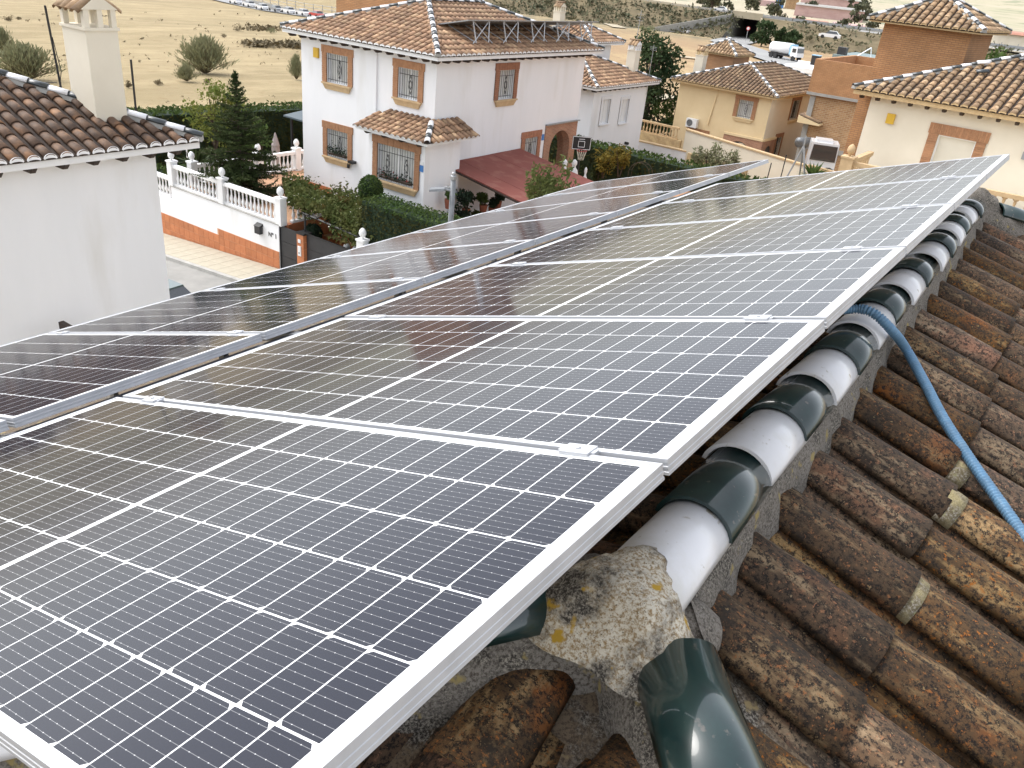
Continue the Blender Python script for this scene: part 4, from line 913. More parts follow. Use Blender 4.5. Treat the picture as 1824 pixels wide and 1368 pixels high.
# small lean-to roof and dark shade at the left of the house
b = MB(); q = [Wl(-27.45, 24.4, -5.75), Wl(-26.5, 24.4, -5.75), Wl(-26.5, 26.6, -5.75), Wl(-27.45, 26.6, -5.75)]; b.hexa(q, [q[0] + UP * .04, q[1] + UP * .34, q[2] + UP * .34, q[3] + UP * .04]); b.build('side_roof', 'white_paint', hw_, world=False)
for k in range(7):
    inst('side_roof_tile', FAR_T['tile_tan'], hw_, fr(Wl(-26.72, 24.55 + 0.3 * k, -5.45), Vector((-0.95, 0, -0.3)), Vector((-0.3, 0, 0.95)))).scale = (1.5, 1, 1)
# photovoltaic rack on the white house's right roof slope
for k in range(5):
    y0 = 24.15 + k * 1.9; t = thing('roof_panel', ['solar panel on the white house roof, nearest the hip', 'second raised solar panel on the white house roof', 'third raised solar panel on the white house roof, mid rack',
        'fourth raised solar panel on the white house roof', 'farthest raised solar panel on the white house roof'][k], 'solar panel', (-20.3, y0 + 0.9, -1.9), 0, 'raised panels on the white house roof')
    lo, hi = Vector((-21.05, 0, -1.52)), Vector((-19.62, 0, -1.225)); Q = lambda x, y, z: Vector((x, y, z))
    b = MB(); b.hexa([Q(-21.05, y0, -1.56), Q(-19.62, y0, -1.265), Q(-19.62, y0 + 1.88, -1.265), Q(-21.05, y0 + 1.88, -1.56)], [Q(-21.05, y0, -1.52), Q(-19.62, y0, -1.225), Q(-19.62, y0 + 1.88, -1.225), Q(-21.05, y0 + 1.88, -1.52)]); b.build('module', 'zinc', t)
    for yy, sgn in ((y0 + 0.45, 1), (y0 + 1.45, -1)):
        b = MB(); b.bar((-19.75, yy, -1.27), (-19.62, yy + 0.12 * sgn, -2.02), 0.05); b.bar((-20.9, yy, -1.55), (-19.62, yy + 0.1 * sgn, -2.02), 0.04); b.build('leg', 'aluminium', t)
    b = MB(); b.bar((-19.75, y0 + 0.45, -1.27), (-19.60, y0 + 1.55, -2.04), 0.04); b.bar((-19.75, y0 + 1.45, -1.27), (-19.60, y0 + 0.35, -2.04), 0.04); b.build('brace', 'aluminium', t)

# ---- second white house, further right
h2 = thing('house', 'plain white house with two closed shutters and two chimneys, behind the hedge', 'house', (-28, 47, -11.2))
L2 = lambda x, y, z: Vector((x + 28, y - 47, z + 11.2))
b = MB(); hs_ = [(1.1, 2.1, 11.2 - 7.55, 11.2 - 6.1), (3.55, 4.55, 11.2 - 7.7, 11.2 - 6.25), (2.9, 3.9, 11.2 - 10.9, 11.2 - 9.6)]
wall_grid(b, L2(-24.75, 43.1, 0), (0, 1, 0), (1, 0, 0), 6.9, -0.3, 11.2 - 5.4, hs_)
wall_grid(b, L2(-32, 43.1, 0), (1, 0, 0), (0, -1, 0), 7.25, -0.3, 11.2 - 5.4, [])
b.box(L2(-32, 0, 0).x, L2(-24.9, 0, 0).x, L2(0, 49.7, 0).y, L2(0, 50, 0).y, -0.3, 5.8)
b.build('wall', 'white_wall', h2, world=False)
for k in (0, 1): window(h2, L2(-24.75, 43.1, 0), (0, 1, 0), (1, 0, 0), hs_[k], brick='white_wall', pane='shutter_white', sill='white_wall', grille=False, sur=0.13, top=0.2, deep=0.12, sillh=0.12)
window(h2, L2(-24.75, 43.1, 0), (0, 1, 0), (1, 0, 0), hs_[2], brick='white_wall', pane='glass_dark', sill=None, sur=0.1, top=0.12, deep=0.1)
e0, e1 = L2(-32.5, 42.45, -5.27), L2(-24.2, 50.65, 0)
hip_roof(h2, e0.x, e1.x, e0.y, e1.y, e0.z, radians(19), 'tile_tan', 'white_paint', lim=300)
for yy in (45.2, 48.0):
    b = MB(); b.tube([L2(-24.75, yy, -9.05), L2(-24.5, yy, -9.05)], 0.10, 6); b.build('wall_lamp', 'black_iron', h2, world=False)
b = MB(); b.box(*[v for pr in zip(L2(-31.5, 47.6, -6), L2(-28.0, 50.2, -3.35)) for v in pr]); b.build('stair_tower', 'white_wall', h2, world=False)
e0, e1 = L2(-32.2, 46.9, -3.30), L2(-27.5, 51.2, 0); hip_roof(h2, e0.x, e1.x, e0.y, e1.y, e0.z, radians(22), 'tile_tan', 'white_paint', lim=140, rafters=False)
c = L2(-25.75, 49.25, 0); chimney(h2, c.x, c.y, 11.2 - 5.2, 11.2 - 3.55, 0.30, 0.32, 'ivory_wall', 'tile_ochre', 'white_wall')
c = L2(-33.8, 52.5, 0); chimney(h2, c.x, c.y, 11.2 - 5.2, 11.2 - 2.1, 0.30, 0.32, 'ivory_wall', 'tile_ochre', 'ivory_wall')
for q0, q1, lab in (((1124, 125), (1143, 18), 'tall thin antenna mast left of the white chimney'), ((1156, 134), (1165, 80), 'short white antenna mast right of the white chimney')):
    A_ = aty(*q0, 49.9); B_ = aty(*q1, 49.9); t = thing('antenna', lab, 'antenna', A_); b = MB(); b.tube([(0, 0, -1.2), B_ - A_], 0.022, 5); b.build('mast', 'zinc', t, world=False)
    b = MB(); v = B_ - A_
    for k in range(3): b.bar(v * (0.93 - .05 * k) + Vector((-0.3, 0.1, 0)), v * (0.93 - .05 * k) + Vector((0.3, -0.1, 0)), 0.014)
    b.build('elements', 'zinc', t, world=False)

# ---- beige house
hb_ = thing('house', 'beige two-storey house with air conditioner and brick stair tower', 'house', (-22.2, 62, -11.6), radians(-2.6))
def Lb(x, y, z): return hb_.matrix_basis.inverted() @ Vector((x, y, z))
bpy.context.view_layer.update()
ec = Lb(-18.05, 56.0, -5.55); ex1, ey0 = ec.x, ec.y; ex0, ey1 = ex1 - 8.15, ey0 + 12.4
wx0, wx1, wy0, wy1 = ex0 + .55, ex1 - .55, ey0 + .55, ey1 - .55; WZ = 11.6
b = MB(); hbF = [(4.72, 5.82, WZ - 7.38, WZ - 6.2), (1.55, 2.7, WZ - 10.1, WZ - 8.98)]; hbR = [(4.0, 5.5, WZ - 7.5, WZ - 6.15), (2.5, 3.5, WZ - 10.4, WZ - 8.6)]
wall_grid(b, (wx0, wy0, 0), (1, 0, 0), (0, -1, 0), wx1 - wx0, -0.5, WZ - 5.75, hbF); wall_grid(b, (wx0, wy0, 0), (0, 1, 0), (-1, 0, 0), wy1 - wy0, -0.5, WZ - 5.75, [])
b.build('wall', 'beige_wall', hb_, world=False)
b = MB(); wall_grid(b, (wx1, wy0 + .001, 0), (0, 1, 0), (1, 0, 0), wy1 - wy0, -0.5, WZ - 5.75, hbR); wall_grid(b, (wx0, wy1, 0), (1, 0, 0), (0, 1, 0), wx1 - wx0, -0.5, WZ - 5.75, []); b.build('side_wall', 'ivory_wall', hb_, world=False)  # paler than the front: the light on this face is put into its colour
window(hb_, (wx0, wy0, 0), (1, 0, 0), (0, -1, 0), hbF[0], brick='brick_block', pane='blind', sur=0.27, sill='beige_wall'); window(hb_, (wx0, wy0, 0), (1, 0, 0), (0, -1, 0), hbF[1], brick='brick_block', sur=0.27, sill=None)
window(hb_, (wx1, wy0, 0), (0, 1, 0), (1, 0, 0), hbR[0], brick='brick_block', pane='glass_dark', sur=0.15, sill='beige_wall'); window(hb_, (wx1, wy0, 0), (0, 1, 0), (1, 0, 0), hbR[1], brick='brick_block', pane='glass_dark', sur=0.2, sill=None)
hip_roof(hb_, ex0, ex1, ey0, ey1, WZ - 5.62, radians(19.5), 'tile_moss', 'ochre_paint', lim=300, rafters=False)
# brick corner porch with arches
b = MB(); b.box(wx1 - 2.9, wx1 + .04, wy0 - .12, wy0 - .004, WZ - 8.65, WZ - 8.50).box(wx1 + .004, wx1 + .12, wy0, wy0 + 2.2, WZ - 8.65, WZ - 8.50); b.build('porch_trim', 'beige_wall', hb_, world=False)
arch_panel(hb_, (wx1 - 2.9, wy0 - .08, 0), (1, 0, 0), (0, -1, 0), 2.94, 0, WZ - 8.65, 0.4, 2.1, WZ - 9.75, 'brick_red', .07)
arch_panel(hb_, (wx1 + .08, wy0 - .05, 0), (0, 1, 0), (1, 0, 0), 2.2, 0, WZ - 8.65, 0.55, 1.75, WZ - 9.6, 'brick_red', .07)
MB().box(wx1 - 2.5, wx1 - 0.8, wy0 - .004, wy0 - .001, 0, WZ - 8.7).box(wx1 + .001, wx1 + .004, wy0 + .5, wy0 + 1.7, 0, WZ - 8.7).build('porch_shade', 'recess_dark', hb_, world=False)  # dark sheets behind the arches, porch shade put into their colour
tq = Lb(-27.9, 64.1, -4.05); t2 = Lb(-24.55, 64.0, -4.05); tx, ty, tw_ = tq.x, tq.y, t2.x - tq.x
MB().box(tx + .35, tx + tw_ - .35, ty + .35, ty + 3.4, WZ - 6, WZ - 4.12).build('stair_tower', 'brick_tan', hb_, world=False)
hip_roof(hb_, tx, tx + tw_, ty, ty + 3.6, WZ - 4.08, radians(30), 'tile_ochre', 'ochre_paint', lim=150, rafters=False, band=.1, pitch=.26)
cq = Lb(-25.1, 58.6, 0); chimney(hb_, cq.x, cq.y, WZ - 5.5, WZ - 3.98, 0.32, 0.32, 'ivory_wall', 'tile_ochre', 'beige_wall')
b = MB(); u = 2.25; b.tube([(wx0 + 3.05, wy0 - .04, WZ - 5.9), (wx0 + 2.75, wy0 - .04, WZ - 8.3)], 0.045, 5); b.build('pipe', 'beige_wall', hb_, world=False)
ac = thing('air_conditioner', 'white air conditioner unit on the beige wall', 'air conditioner', hb_.matrix_basis @ Vector((wx0 + 1.6, wy0 - .2, WZ - 8.35)), radians(-2.6))
MB().box(-0.42, 0.42, -0.16, 0.16, -0.3, 0.3).build('casing', 'white_plastic', ac, world=False)
b = MB(); 
for r in (0.22, 0.15, 0.08): b.tube([(-0.13 + r * cos(2 * pi * k / 14), -0.17, r * sin(2 * pi * k / 14)) for k in range(15)], 0.014, 4)
b.add([(-0.13 + 0.24 * cos(2 * pi * k / 14), -0.163, 0.24 * sin(2 * pi * k / 14)) for k in range(14)], [tuple(range(14))]); b.build('fan_grille', 'grey_metal', ac, world=False)
for s in (-1, 1): MB().box(s * .3 - .02, s * .3 + .02, -.14, .18, -.36, -.3).build('bracket', 'zinc', ac, world=False)
ds = thing('satellite_dish', 'cream satellite dish in front of the beige house porch', 'satellite dish', hb_.matrix_basis @ Vector((wx1 - 1.1, wy0 - 1.0, WZ - 9.3)))
b = MB(); 
for i in range(4): pass
vs = []; n = 14
for j in range(4):
    r = 0.45 * j / 3
    for k in range(n): a_ = 2 * pi * k / n; vs.append((r * cos(a_), 0.35 * (r ** 2) - 0.03, r * sin(a_)))
b.add([(x, -y, z) for x, y, z in vs], [(j * n + k, j * n + (k + 1) % n, (j + 1) * n + (k + 1) % n, (j + 1) * n + k) for j in range(3) for k in range(n)]); b.build('dish', 'ivory_wall', ds, world=False, smooth=True)
b = MB(); b.tube([(0, 0.05, -0.05), (0, 0.1, -1.6)], 0.03, 6); b.tube([(0, 0, -0.4), (0, -0.42, -0.05)], 0.014, 5); b.build('mount', 'zinc', ds, world=False)

# ---- unfinished brick building
hu = thing('building', 'unfinished bare brick building with parapet between the beige and cream houses', 'building', (-12.6, 62, -12))
Lu = lambda x, y, z: Vector((x + 12.6, y - 62, z + 12))
a0 = aty(1442, 150, 57); a1 = aty(1530, 170, 57)
b = MB(); b.box(*[v for pr in zip(Lu(a0.x + .3, 57, -12.5), Lu(-8.6, 66, -5.2)) for v in pr]); b.build('wall', 'brick_rough', hu, world=False)
x0u, x1u = a0.x + 0.05, -8.4
b = MB(); zt, zb_ = -2.95, -4.55
b.box(*[v for pr in zip(Lu(x0u, 56.8, -5.2), Lu(x1u, 66.2, zb_ + .0)) for v in pr])
b.box(*[v for pr in zip(Lu(x0u, 56.8, zb_), Lu(x0u + .25, 66.2, zt)) for v in pr]).box(*[v for pr in zip(Lu(x1u - .25, 56.8, zb_), Lu(x1u, 66.2, zt)) for v in pr]).box(*[v for pr in zip(Lu(x0u + .25, 65.95, zb_), Lu(x1u - .25, 66.2, zt)) for v in pr]).box(*[v for pr in zip(Lu(x0u + .25, 56.8, zb_), Lu(x1u - .25, 57.05, zt)) for v in pr])
b.build('parapet', 'brick_tower', hu, world=False)
MB().box(*[v for pr in zip(Lu(x0u - .02, 56.7, -5.15), Lu(x1u, 56.79, -4.98)) for v in pr]).box(*[v for pr in zip(Lu(a0.x + .25, 56.9, -8.6), Lu(-8.7, 56.99, -8.3)) for v in pr]).box(*[v for pr in zip(Lu(a0.x + .25, 56.9, -11.2), Lu(-8.7, 56.99, -10.95)) for v in pr]).build('concrete_band', 'concrete', hu, world=False)
b = MB(); b.box(*[v for pr in zip(Lu(a0.x + .28, 56.9, -12.4), Lu(a0.x + .62, 56.985, -5.2)) for v in pr]); b.build('concrete_column', 'concrete', hu, world=False)

# ---- cream house at the right with brick tower and balcony
hr_ = thing('house', 'cream house at right with tan tile roof, brick tower and balcony', 'house', (-3, 35, -9.5), radians(-5))
bpy.context.view_layer.update()
def Lr(x, y, z): return hr_.matrix_basis.inverted() @ Vector((x, y, z))
k0 = aty(1520, 152, 31.6); ec = Lr(k0.x, k0.y, -2.06); ex0, ey0 = ec.x, ec.y; ex1, ey1 = ex0 + 11.6, ey0 + 9.6; WZ = 9.5
kw = aty(1553, 172, 32.15); wc = Lr(kw.x, kw.y, 0); wx0, wy0 = wc.x, ey0 + 0.6; wx1, wy1 = ex1 - .6, ey1 - .6
w_a = Lr(*aty(1664, 208, 32.0)); w_b = Lr(*aty(1772, 222, 31.9))
ua, ub = w_a.x - wx0 + 0.34, w_b.x - wx0 - 0.34
hR = [(ua, ub, WZ - 5.0, WZ - 3.18), (ub + 3.3, ub + 4.6, WZ - 5.0, WZ - 3.18)]
b = MB(); wall_grid(b, (wx0, wy0, 0), (1, 0, 0), (0, -1, 0), wx1 - wx0, -0.5, WZ - 2.25, hR, 0.16); wall_grid(b, (wx1, wy0, 0), (0, 1, 0), (1, 0, 0), wy1 - wy0, -0.5, WZ - 2.25, []); b.build('wall', 'ivory_wall', hr_, world=False)
b = MB(); b.box(wx0 - 0.22, wx0 - 0.004, wy0 + 0.5, wy1, -0.5, WZ - 2.25).box(wx0 - 0.62, wx0 - 0.22, wy0 + .5, wy0 + 1.1, -0.5, WZ - 2.25); b.build('side_wall', 'brick_tower', hr_, world=False)
for h in hR: window(hr_, (wx0, wy0, 0), (1, 0, 0), (0, -1, 0), h, brick='brick_block', pane='shutter_cream', sur=0.32, top=0.36, grille=False, sill=None, deep=0.1, bricks=(h is hR[0]), mull=False)
hip_roof(hr_, ex0, ex1, ey0, ey1, WZ - 2.10, radians(20), 'tile_ochre', 'ochre_paint', faces=('-y',), lim=300, band=0.18, pitch=0.30)
MB().box(wx0 + 0.75, wx0 + 1.03, wy0 - 0.09, wy0 - .004, WZ - 3.13, WZ - 2.78).build('alarm_box', 'yellow_box', hr_, world=False)
MB().box(ub + 1.5 + wx0, ub + 1.62 + wx0, wy0 - .1, wy0 - .004, WZ - 3.45, WZ - 3.2).build('vent', 'zinc', hr_, world=False)
# loose ridge tiles lying on the roof
for px, py, kd in ((1740, 112, 'ridge_white'), (1738, 128, 'ridge_dark'), (1815, 106, 'ridge_dark')):
    rn = Vector((0, -sin(radians(20)), cos(radians(20)))); n_w = hr_.matrix_basis.to_3x3() @ rn; P0 = hr_.matrix_basis @ Vector((ex0, ey0, WZ - 1.9)); P = onplane(px, py, P0, n_w)
    inst('loose_ridge_tile', FAR_R[kd], hr_, loc_m(hr_, fr(P, Vector((0.9, 0.4, 0.15)), n_w)))
# tower
q0 = Lr(*aty(1545, 36, 36.4)); q1 = Lr(*aty(1750, 66, 36.0)); tx0, tx1 = q0.x, q1.x; tyy = q0.y; tz = (q0.z + q1.z) / 2 + 0.04
MB().box(tx0 + .55, tx1 - .5, tyy + .5, tyy + 3.9, WZ - 3, tz).build('stair_tower', 'brick_tower', hr_, world=False)
hip_roof(hr_, tx0, tx1, tyy, tyy + 4.3, tz + 0.07, radians(26), 'tile_ochre', 'ochre_paint', faces=('-y', '+x'), lim=160, rafters=False, band=0.09)
# balcony
BAL = {}
def baluster(m, h=0.62, r=0.065, seg=8):
    k = (m, h, r)
    if k not in BAL:
        BAL[k] = MB().lathe([(r, 0), (r, h * .06), (r * .55, h * .10), (r * .8, h * .18), (r * 1.05, h * .30), (r * .85, h * .42), (r * .5, h * .58), (r * .42, h * .74), (r * .6, h * .84), (r * .45, h * .9), (r, h * .94), (r, h)], seg=seg).mesh('baluster', m, True)
    return BAL[k]
def balustrade(t, P, Q, h=0.87, m='white_paint', sp=0.215, posts=(), r=0.065, base=True, ball=True, pw=0.15):
    """row of balusters from P to Q (bottom line), rail on top; posts = fractions"""
    P = Vector(P); Q = Vector(Q); d = Q - P; ln = d.length; u = d.normalized(); n2 = Vector((-u.y, u.x, 0)).normalized() * 0.075; hb = h - 0.22
    b = MB(); b.hexa([P - n2, Q - n2, Q + n2, P + n2], [q + UP * 0.09 for q in (P - n2, Q - n2, Q + n2, P + n2)]); b.build('base_course', m, t)
    n3 = n2 * 1.25; z0 = UP * (h - 0.13); b = MB(); b.hexa([q + z0 for q in (P - n3, Q - n3, Q + n3, P + n3)], [q + UP * h for q in (P - n3, Q - n3, Q + n3, P + n3)]); b.build('rail', m, t)
    me = baluster(m, h - 0.22, r); k = 0; n = int(ln / sp)
    for i in range(n):
        f = (i + 0.5) / n
        if any(abs(f - q) * ln < 0.17 for q in posts): continue
        inst('baluster', me, t, loc_m(t, Matrix.Translation(P + d * f + UP * 0.09)))
    for q in posts:
        c = P + d * q; b = MB(); b.box(c.x - pw, c.x + pw, c.y - pw, c.y + pw, c.z - 0.05, c.z + h + 0.09).box(c.x - pw - .03, c.x + pw + .03, c.y - pw - .03, c.y + pw + .03, c.z + h + 0.09, c.z + h + 0.15); o = b.build('post', m, t)
        if ball:
            b = MB(); b.lathe([(0.05, 0), (0.04, 0.05), (0.09, 0.09), (0.135, 0.18), (0.12, 0.29), (0.06, 0.37), (0.01, 0.40)], (c.x, c.y, c.z + h + 0.15), 10); b.build('finial', m, o, smooth=True)
bl = thing('balustrade', 'ochre stone balcony balustrade along the cream house', 'balustrade', (-4, 28.4, -5.1))
pz = -4.08; balustrade(bl, (-6.25, 28.4, pz - .9), (3.5, 28.4, pz - .9), 0.9, 'ochre_stone', 0.31, posts=(0.0,), r=0.085, pw=0.2)
bl2 = thing('balustrade', 'short ochre balustrade turning back from the corner post to the cream wall', 'balustrade', (-6.3, 30, -5))
balustrade(bl2, (-6.25, 28.75, pz - .9), (-6.2, 31.3, pz - .9), 0.9, 'ochre_stone', 0.31, r=0.085)
MB().box(*[v for pr in zip((-6.5, 28.15, -5.25), (3.6, 31.2, -4.99)) for v in pr]).box(-6.3, 3.5, 28.3, 28.6, -9.9, -5.25).build('balcony_slab', 'ivory_wall', hr_)

# ------------------------------------------------------------------ street and garden of the white house
def sz(x): return -10.61 + 0.0668 * (x + 23.68)          # the street climbs to the right
def strip(name, pts, m, th=0.0):
    b = MB(); n = len(pts)
    for (p, q), (r, s) in zip(pts, pts[1:]): b.poly([p, r, s, q])
    return structure(b.build(name, m))
xs = [-60 + 5 * i for i in range(13)]
strip('street', [((x, 9.6, sz(x) - 0.13), (x, 16.55, sz(x) - 0.13)) for x in xs], 'asphalt')
b = MB()
for x, x2 in zip(xs, xs[1:]): b.hexa([(x, 16.72, sz(x) - .4), (x2, 16.72, sz(x2) - .4), (x2, 18.45, sz(x2) - .4), (x, 18.45, sz(x) - .4)], [(x, 16.72, sz(x)), (x2, 16.72, sz(x2)), (x2, 18.45, sz(x2)), (x, 18.45, sz(x))])
structure(b.build('pavement', 'pavement'))
kb = MB()
for i in range(52):
    x = -55 + i * 1.0
    if -36 < x < -12: pass
    kb.hexa([(x + .006, 16.54, sz(x) - .4), (x + .994, 16.54, sz(x + 1) - .4), (x + .994, 16.715, sz(x + 1) - .4), (x + .006, 16.715, sz(x) - .4)], [(x + .006, 16.54, sz(x) + .004), (x + .994, 16.54, sz(x + 1) + .004), (x + .994, 16.715, sz(x + 1) + .004), (x + .006, 16.715, sz(x) + .004)])
structure(kb.build('kerb', 'kerb'))
# paving joints on the pavement: slabs as pieces
pav = bpy.data.objects['pavement']; slab = MB().box(0, 0.58, 0, 0.565, -0.02, 0.006).mesh('paving_slab', 'pavement')
for i in range(34):
    for j in range(3):
        x = -36 + i * 0.6; o = inst('paving_slab', slab, pav, fr((x, 16.74 + j * 0.572, sz(x)), (1, 0, 0.0668), (-0.0668, 0, 1)))
# garden wall
GY = 18.5; gx0, gx1 = -30.35, -23.62
gw = thing('garden_wall', 'white garden wall with terracotta tiled base along the pavement', 'wall', (-27, GY, -10.9))
b = MB(); b.box(gx0, gx1, GY, GY + 0.28, -11.6, -8.87).box(-40, gx0, GY, GY + .28, -11.9, -9.45); b.build('wall', 'white_wall', gw)
b = MB(); b.box(gx0 - .02, gx1 + .02, GY - .03, GY + .31, -8.87, -8.84); b.build('coping', 'concrete', gw)
tw = 0.335
MB().box(gx1 - 34 * tw, gx1, GY - .010, GY - .001, -11.7, -10.21).box(-27.40, gx1, GY - .010, GY - .001, -10.21, -9.93).build('grout', 'grout', gw)
tile_me = MB().box(0, tw - .014, 0, 0.02, 0, tw - .014).mesh('base_tile', 'terracotta_tile')
for i in range(34):
    x = gx1 - (i + 1) * tw; top = -9.92 if x > -27.35 else -10.19
    for j in range(4):
        z = top - (j + 1) * tw
        if z + tw < sz(x) - 0.05: continue
        inst('base_tile', tile_me, gw, loc_m(gw, Matrix.Translation((x, GY - 0.022, z))))
gb = thing('balustrade', 'white balustrade on top of the tiled garden wall facing the street', 'balustrade', (-27, GY, -8.9))
balustrade(gb, (gx0, GY + .14, -8.84), (gx1, GY + .14, -8.84), 0.87, 'white_paint', 0.225, posts=(0.0, 0.49, 1.0))
gb = thing('balustrade', 'lower white balustrade stepping down beside the left neighbour wall', 'balustrade', (-33, GY, -9.5))
balustrade(gb, (-36, GY + .14, -9.43), (gx0 - .2, GY + .14, -9.43), 0.87, 'white_paint', 0.225, posts=(0.0,))
gb = thing('balustrade', 'white terrace balustrade running back behind the spruce toward the umbrella', 'balustrade', (-30, 23, -8.9))
balustrade(gb, (-29.85, GY + .75, -8.84), (-29.6, 27.5, -8.84), 0.87, 'white_paint', 0.225, posts=(0.0, 0.40, 0.66))
b = MB(); b.box(-29.95, -23.6, GY + .28, 21.0, -11.2, -8.86).box(-29.95, -19.4, 21.0, 33.0, -11.2, -8.86); o = structure(b.build('terrace', 'terrace_floor'))
b = MB(); b.box(-19.4, -13, 21.6, 42, -11.2, -9.3); structure(b.build('patio', 'terrace_floor'))
b = MB(); b.box(-20.4, -13, GY + .2, 21.6, -11.2, -9.55); structure(b.build('planting_bed', 'soil'))
b = MB(); b.box(-30.0, -22, GY + .7, 33, -11.2, -9.0)
mb_ = thing('mailbox', 'black metal mailbox on the white garden wall', 'mailbox', (-24.69, GY - .09, -9.45))
MB().box(-0.15, 0.15, -0.08, 0.08, 0, 0.30).build('box', 'anthracite', mb_, world=False); MB().hexa([(-.17, -.1, .30), (.17, -.1, .30), (.17, .09, .30), (-.17, .09, .30)], [(-.17, -.1, .31), (.17, -.1, .31), (.17, .09, .40), (-.17, .09, .40)]).build('lid', 'black_iron', mb_, world=False)
def text(name, s, size, P, X, Z, m, parent, ext=0.006):
    c = bpy.data.curves.new(name, 'FONT'); c.body = s; c.size = size; c.extrude = ext; t = bpy.data.objects.new(name, c); col.objects.link(t); bpy.context.view_layer.update()
    me = bpy.data.meshes.new_from_object(t.evaluated_get(bpy.context.evaluated_depsgraph_get())); bpy.data.objects.remove(t); me.materials.clear(); me.materials.append(MT[m])
    o = bpy.data.objects.new(name, me); link(o, parent); o.matrix_local = loc_m(parent, fr(P, X, Z)); return o
text('house_number', 'N\u00ba 1', 0.26, (-24.22, GY - .012, -9.44), (1, 0, 0), (0, -1, 0), 'black_iron', gw)
# gate, pillar, intercom
g1 = thing('gate', 'narrow dark grey metal door in the garden wall beside the tiled pillar', 'gate', (-23.1, GY, -10.6))
for k in range(3): MB().box(-23.58, -22.66, GY + .06, GY + .10, -10.62 + k * 0.578, -10.62 + k * 0.578 + 0.565).build('panel', 'anthracite', g1)
b = MB(); b.box(-23.62, -23.58, GY + .03, GY + .13, -10.6, -8.86).box(-22.66, -22.61, GY + .03, GY + .13, -10.6, -8.86); b.build('frame', 'black_iron', g1)
gp2 = thing('gate_pillar', 'terracotta tiled gate pillar with white intercom', 'pillar', (-22.42, GY, -10.6))
b = MB(); b.box(-22.60, -22.24, GY, GY + .36, -10.8, -8.92); b.build('core', 'grout', gp2)
for j in range(6):
    MB().box(-22.603, -22.237, GY - .012, GY + .3, -10.6 + j * .28, -10.6 + j * .28 + .272).build('tile', 'terracotta_tile', gp2)
MB().box(-22.52, -22.36, GY - .05, GY - .013, -9.75, -9.38).build('intercom', 'white_plastic', gp2); MB().box(-22.52, -22.38, GY - .03, GY - .013, -9.25, -9.12).build('plate', 'white_plastic', gp2)
MB().box(-22.47, -22.42, GY - .056, GY - .05, -9.66, -9.61).build('button', 'black_iron', gp2)
MB().box(-22.64, -22.2, GY - .04, GY + .4, -8.92, -8.86).build('cap', 'black_iron', gp2)
g2 = thing('gate', 'wide dark grey sliding gate right of the tiled pillar', 'gate', (-20.5, GY, -10.5))
for k in range(3): MB().box(-22.2, -19.4, GY + .12, GY + .16, -10.5 + k * 0.535, -10.5 + k * 0.535 + 0.522).build('panel', 'anthracite', g2)
MB().box(-22.2, -19.4, GY + .11, GY + .17, -8.92, -8.86).build('top_rail', 'black_iron', g2)
# steps up to the house and stair balustrade
st = thing('garden_steps', 'terracotta garden steps climbing from the gate to the terrace', 'stairs', (-22, 20.5, -10.6))
for k in range(8):
    MB().box(-23.4 + 0.0 * k, -21.0 - 0.0 * k, 19.3 + k * 0.32, 21.9, -10.6 + k * 0.2, -10.42 + k * 0.2).build('riser', 'terracotta_tile', st)
    MB().box(-23.4, -20.98, 19.27 + k * .32, 19.63 + k * .32, -10.42 + k * .2, -10.39 + k * .2).build('tread', 'terrace_floor', st)
MB().box(-23.62, -23.4, GY + .28, 21.9, -11, -8.86).build('side_wall', 'terracotta_tile', st)
sb = thing('balustrade', 'sloping white stair balustrade behind the wide gate', 'balustrade', (-20.9, 20, -10))
balustrade(sb, (-20.75, 19.25, -10.35), (-20.75, 21.3, -9.0), 0.85, 'white_paint', 0.24, posts=(0.0,))
sb = thing('balustrade', 'white balustrade panel hanging under the leafy pergola, left of the steps', 'balustrade', (-23.4, 19.8, -8.8))
balustrade(sb, (-23.5, GY + .5, -8.84), (-23.5, 21.0, -8.84), 0.8, 'white_paint', 0.24)
sb = thing('balustrade', 'white balustrade with ball-topped post in front of the clipped hedge', 'balustrade', (-18, GY, -9.7))
balustrade(sb, (-19.2, GY - .0, -9.30), (-12.5, GY - .0, -9.15), 0.9, 'white_paint', 0.24, posts=(0.0,))
MB().box(-19.35, -12.5, GY - .12, GY + .12, -10.8, -9.31).build('plinth', 'white_wall', sb)
# leafy pergola over the steps
pg = thing('pergola', 'dark metal pergola covered with flowering climber above the garden steps', 'pergola', (-21, 20, -10.5))
b = MB()
for x, y in ((-22.45, 18.78), (-19.65, 18.78), (-23.2, 20.9), (-20.6, 20.9)): b.tube([(x, y, -10.6), (x, y, -8.2)], 0.045, 5)
b.build('posts', 'black_iron', pg)
b = MB(); b.bar((-22.6, 18.78, -8.18), (-19.5, 18.78, -8.38), 0.08); b.bar((-25.5, 20.9, -8.15), (-20.4, 20.9, -8.15), 0.08)
for k in range(8): x = -22.6 + k * .42; b.bar((x, 18.7, -8.2), (x - .5, 21.0, -8.12), 0.05)
b.build('beams', 'black_iron', pg)
pts = []; fl = []
for _ in range(9500):
    y = random.uniform(18.75, 21.1); x = random.uniform(-23.3 - (y - 18.75) * 1.35, -19.65 - (y - 18.75) * .45); e = noise.noise(Vector((x * .9, y * .9, 0))); z = -8.12 + abs(random.gauss(0, .22)) * (1 + e) + 0.18 * e
    if y < 19.3 and noise.noise(Vector((x * 1.3, 7, 0))) > -0.1 and random.random() < 0.35: z -= random.uniform(0, 0.45)
    pts.append((x, y, z))
for _ in range(700): pts.append((random.gauss(-20.1, .4), random.uniform(18.6, 19.3), random.uniform(-8.75, -8.1)))
m = MB(); m.leaves(pts, 0.070); m.build('foliage', 'leaf_vine', pg)
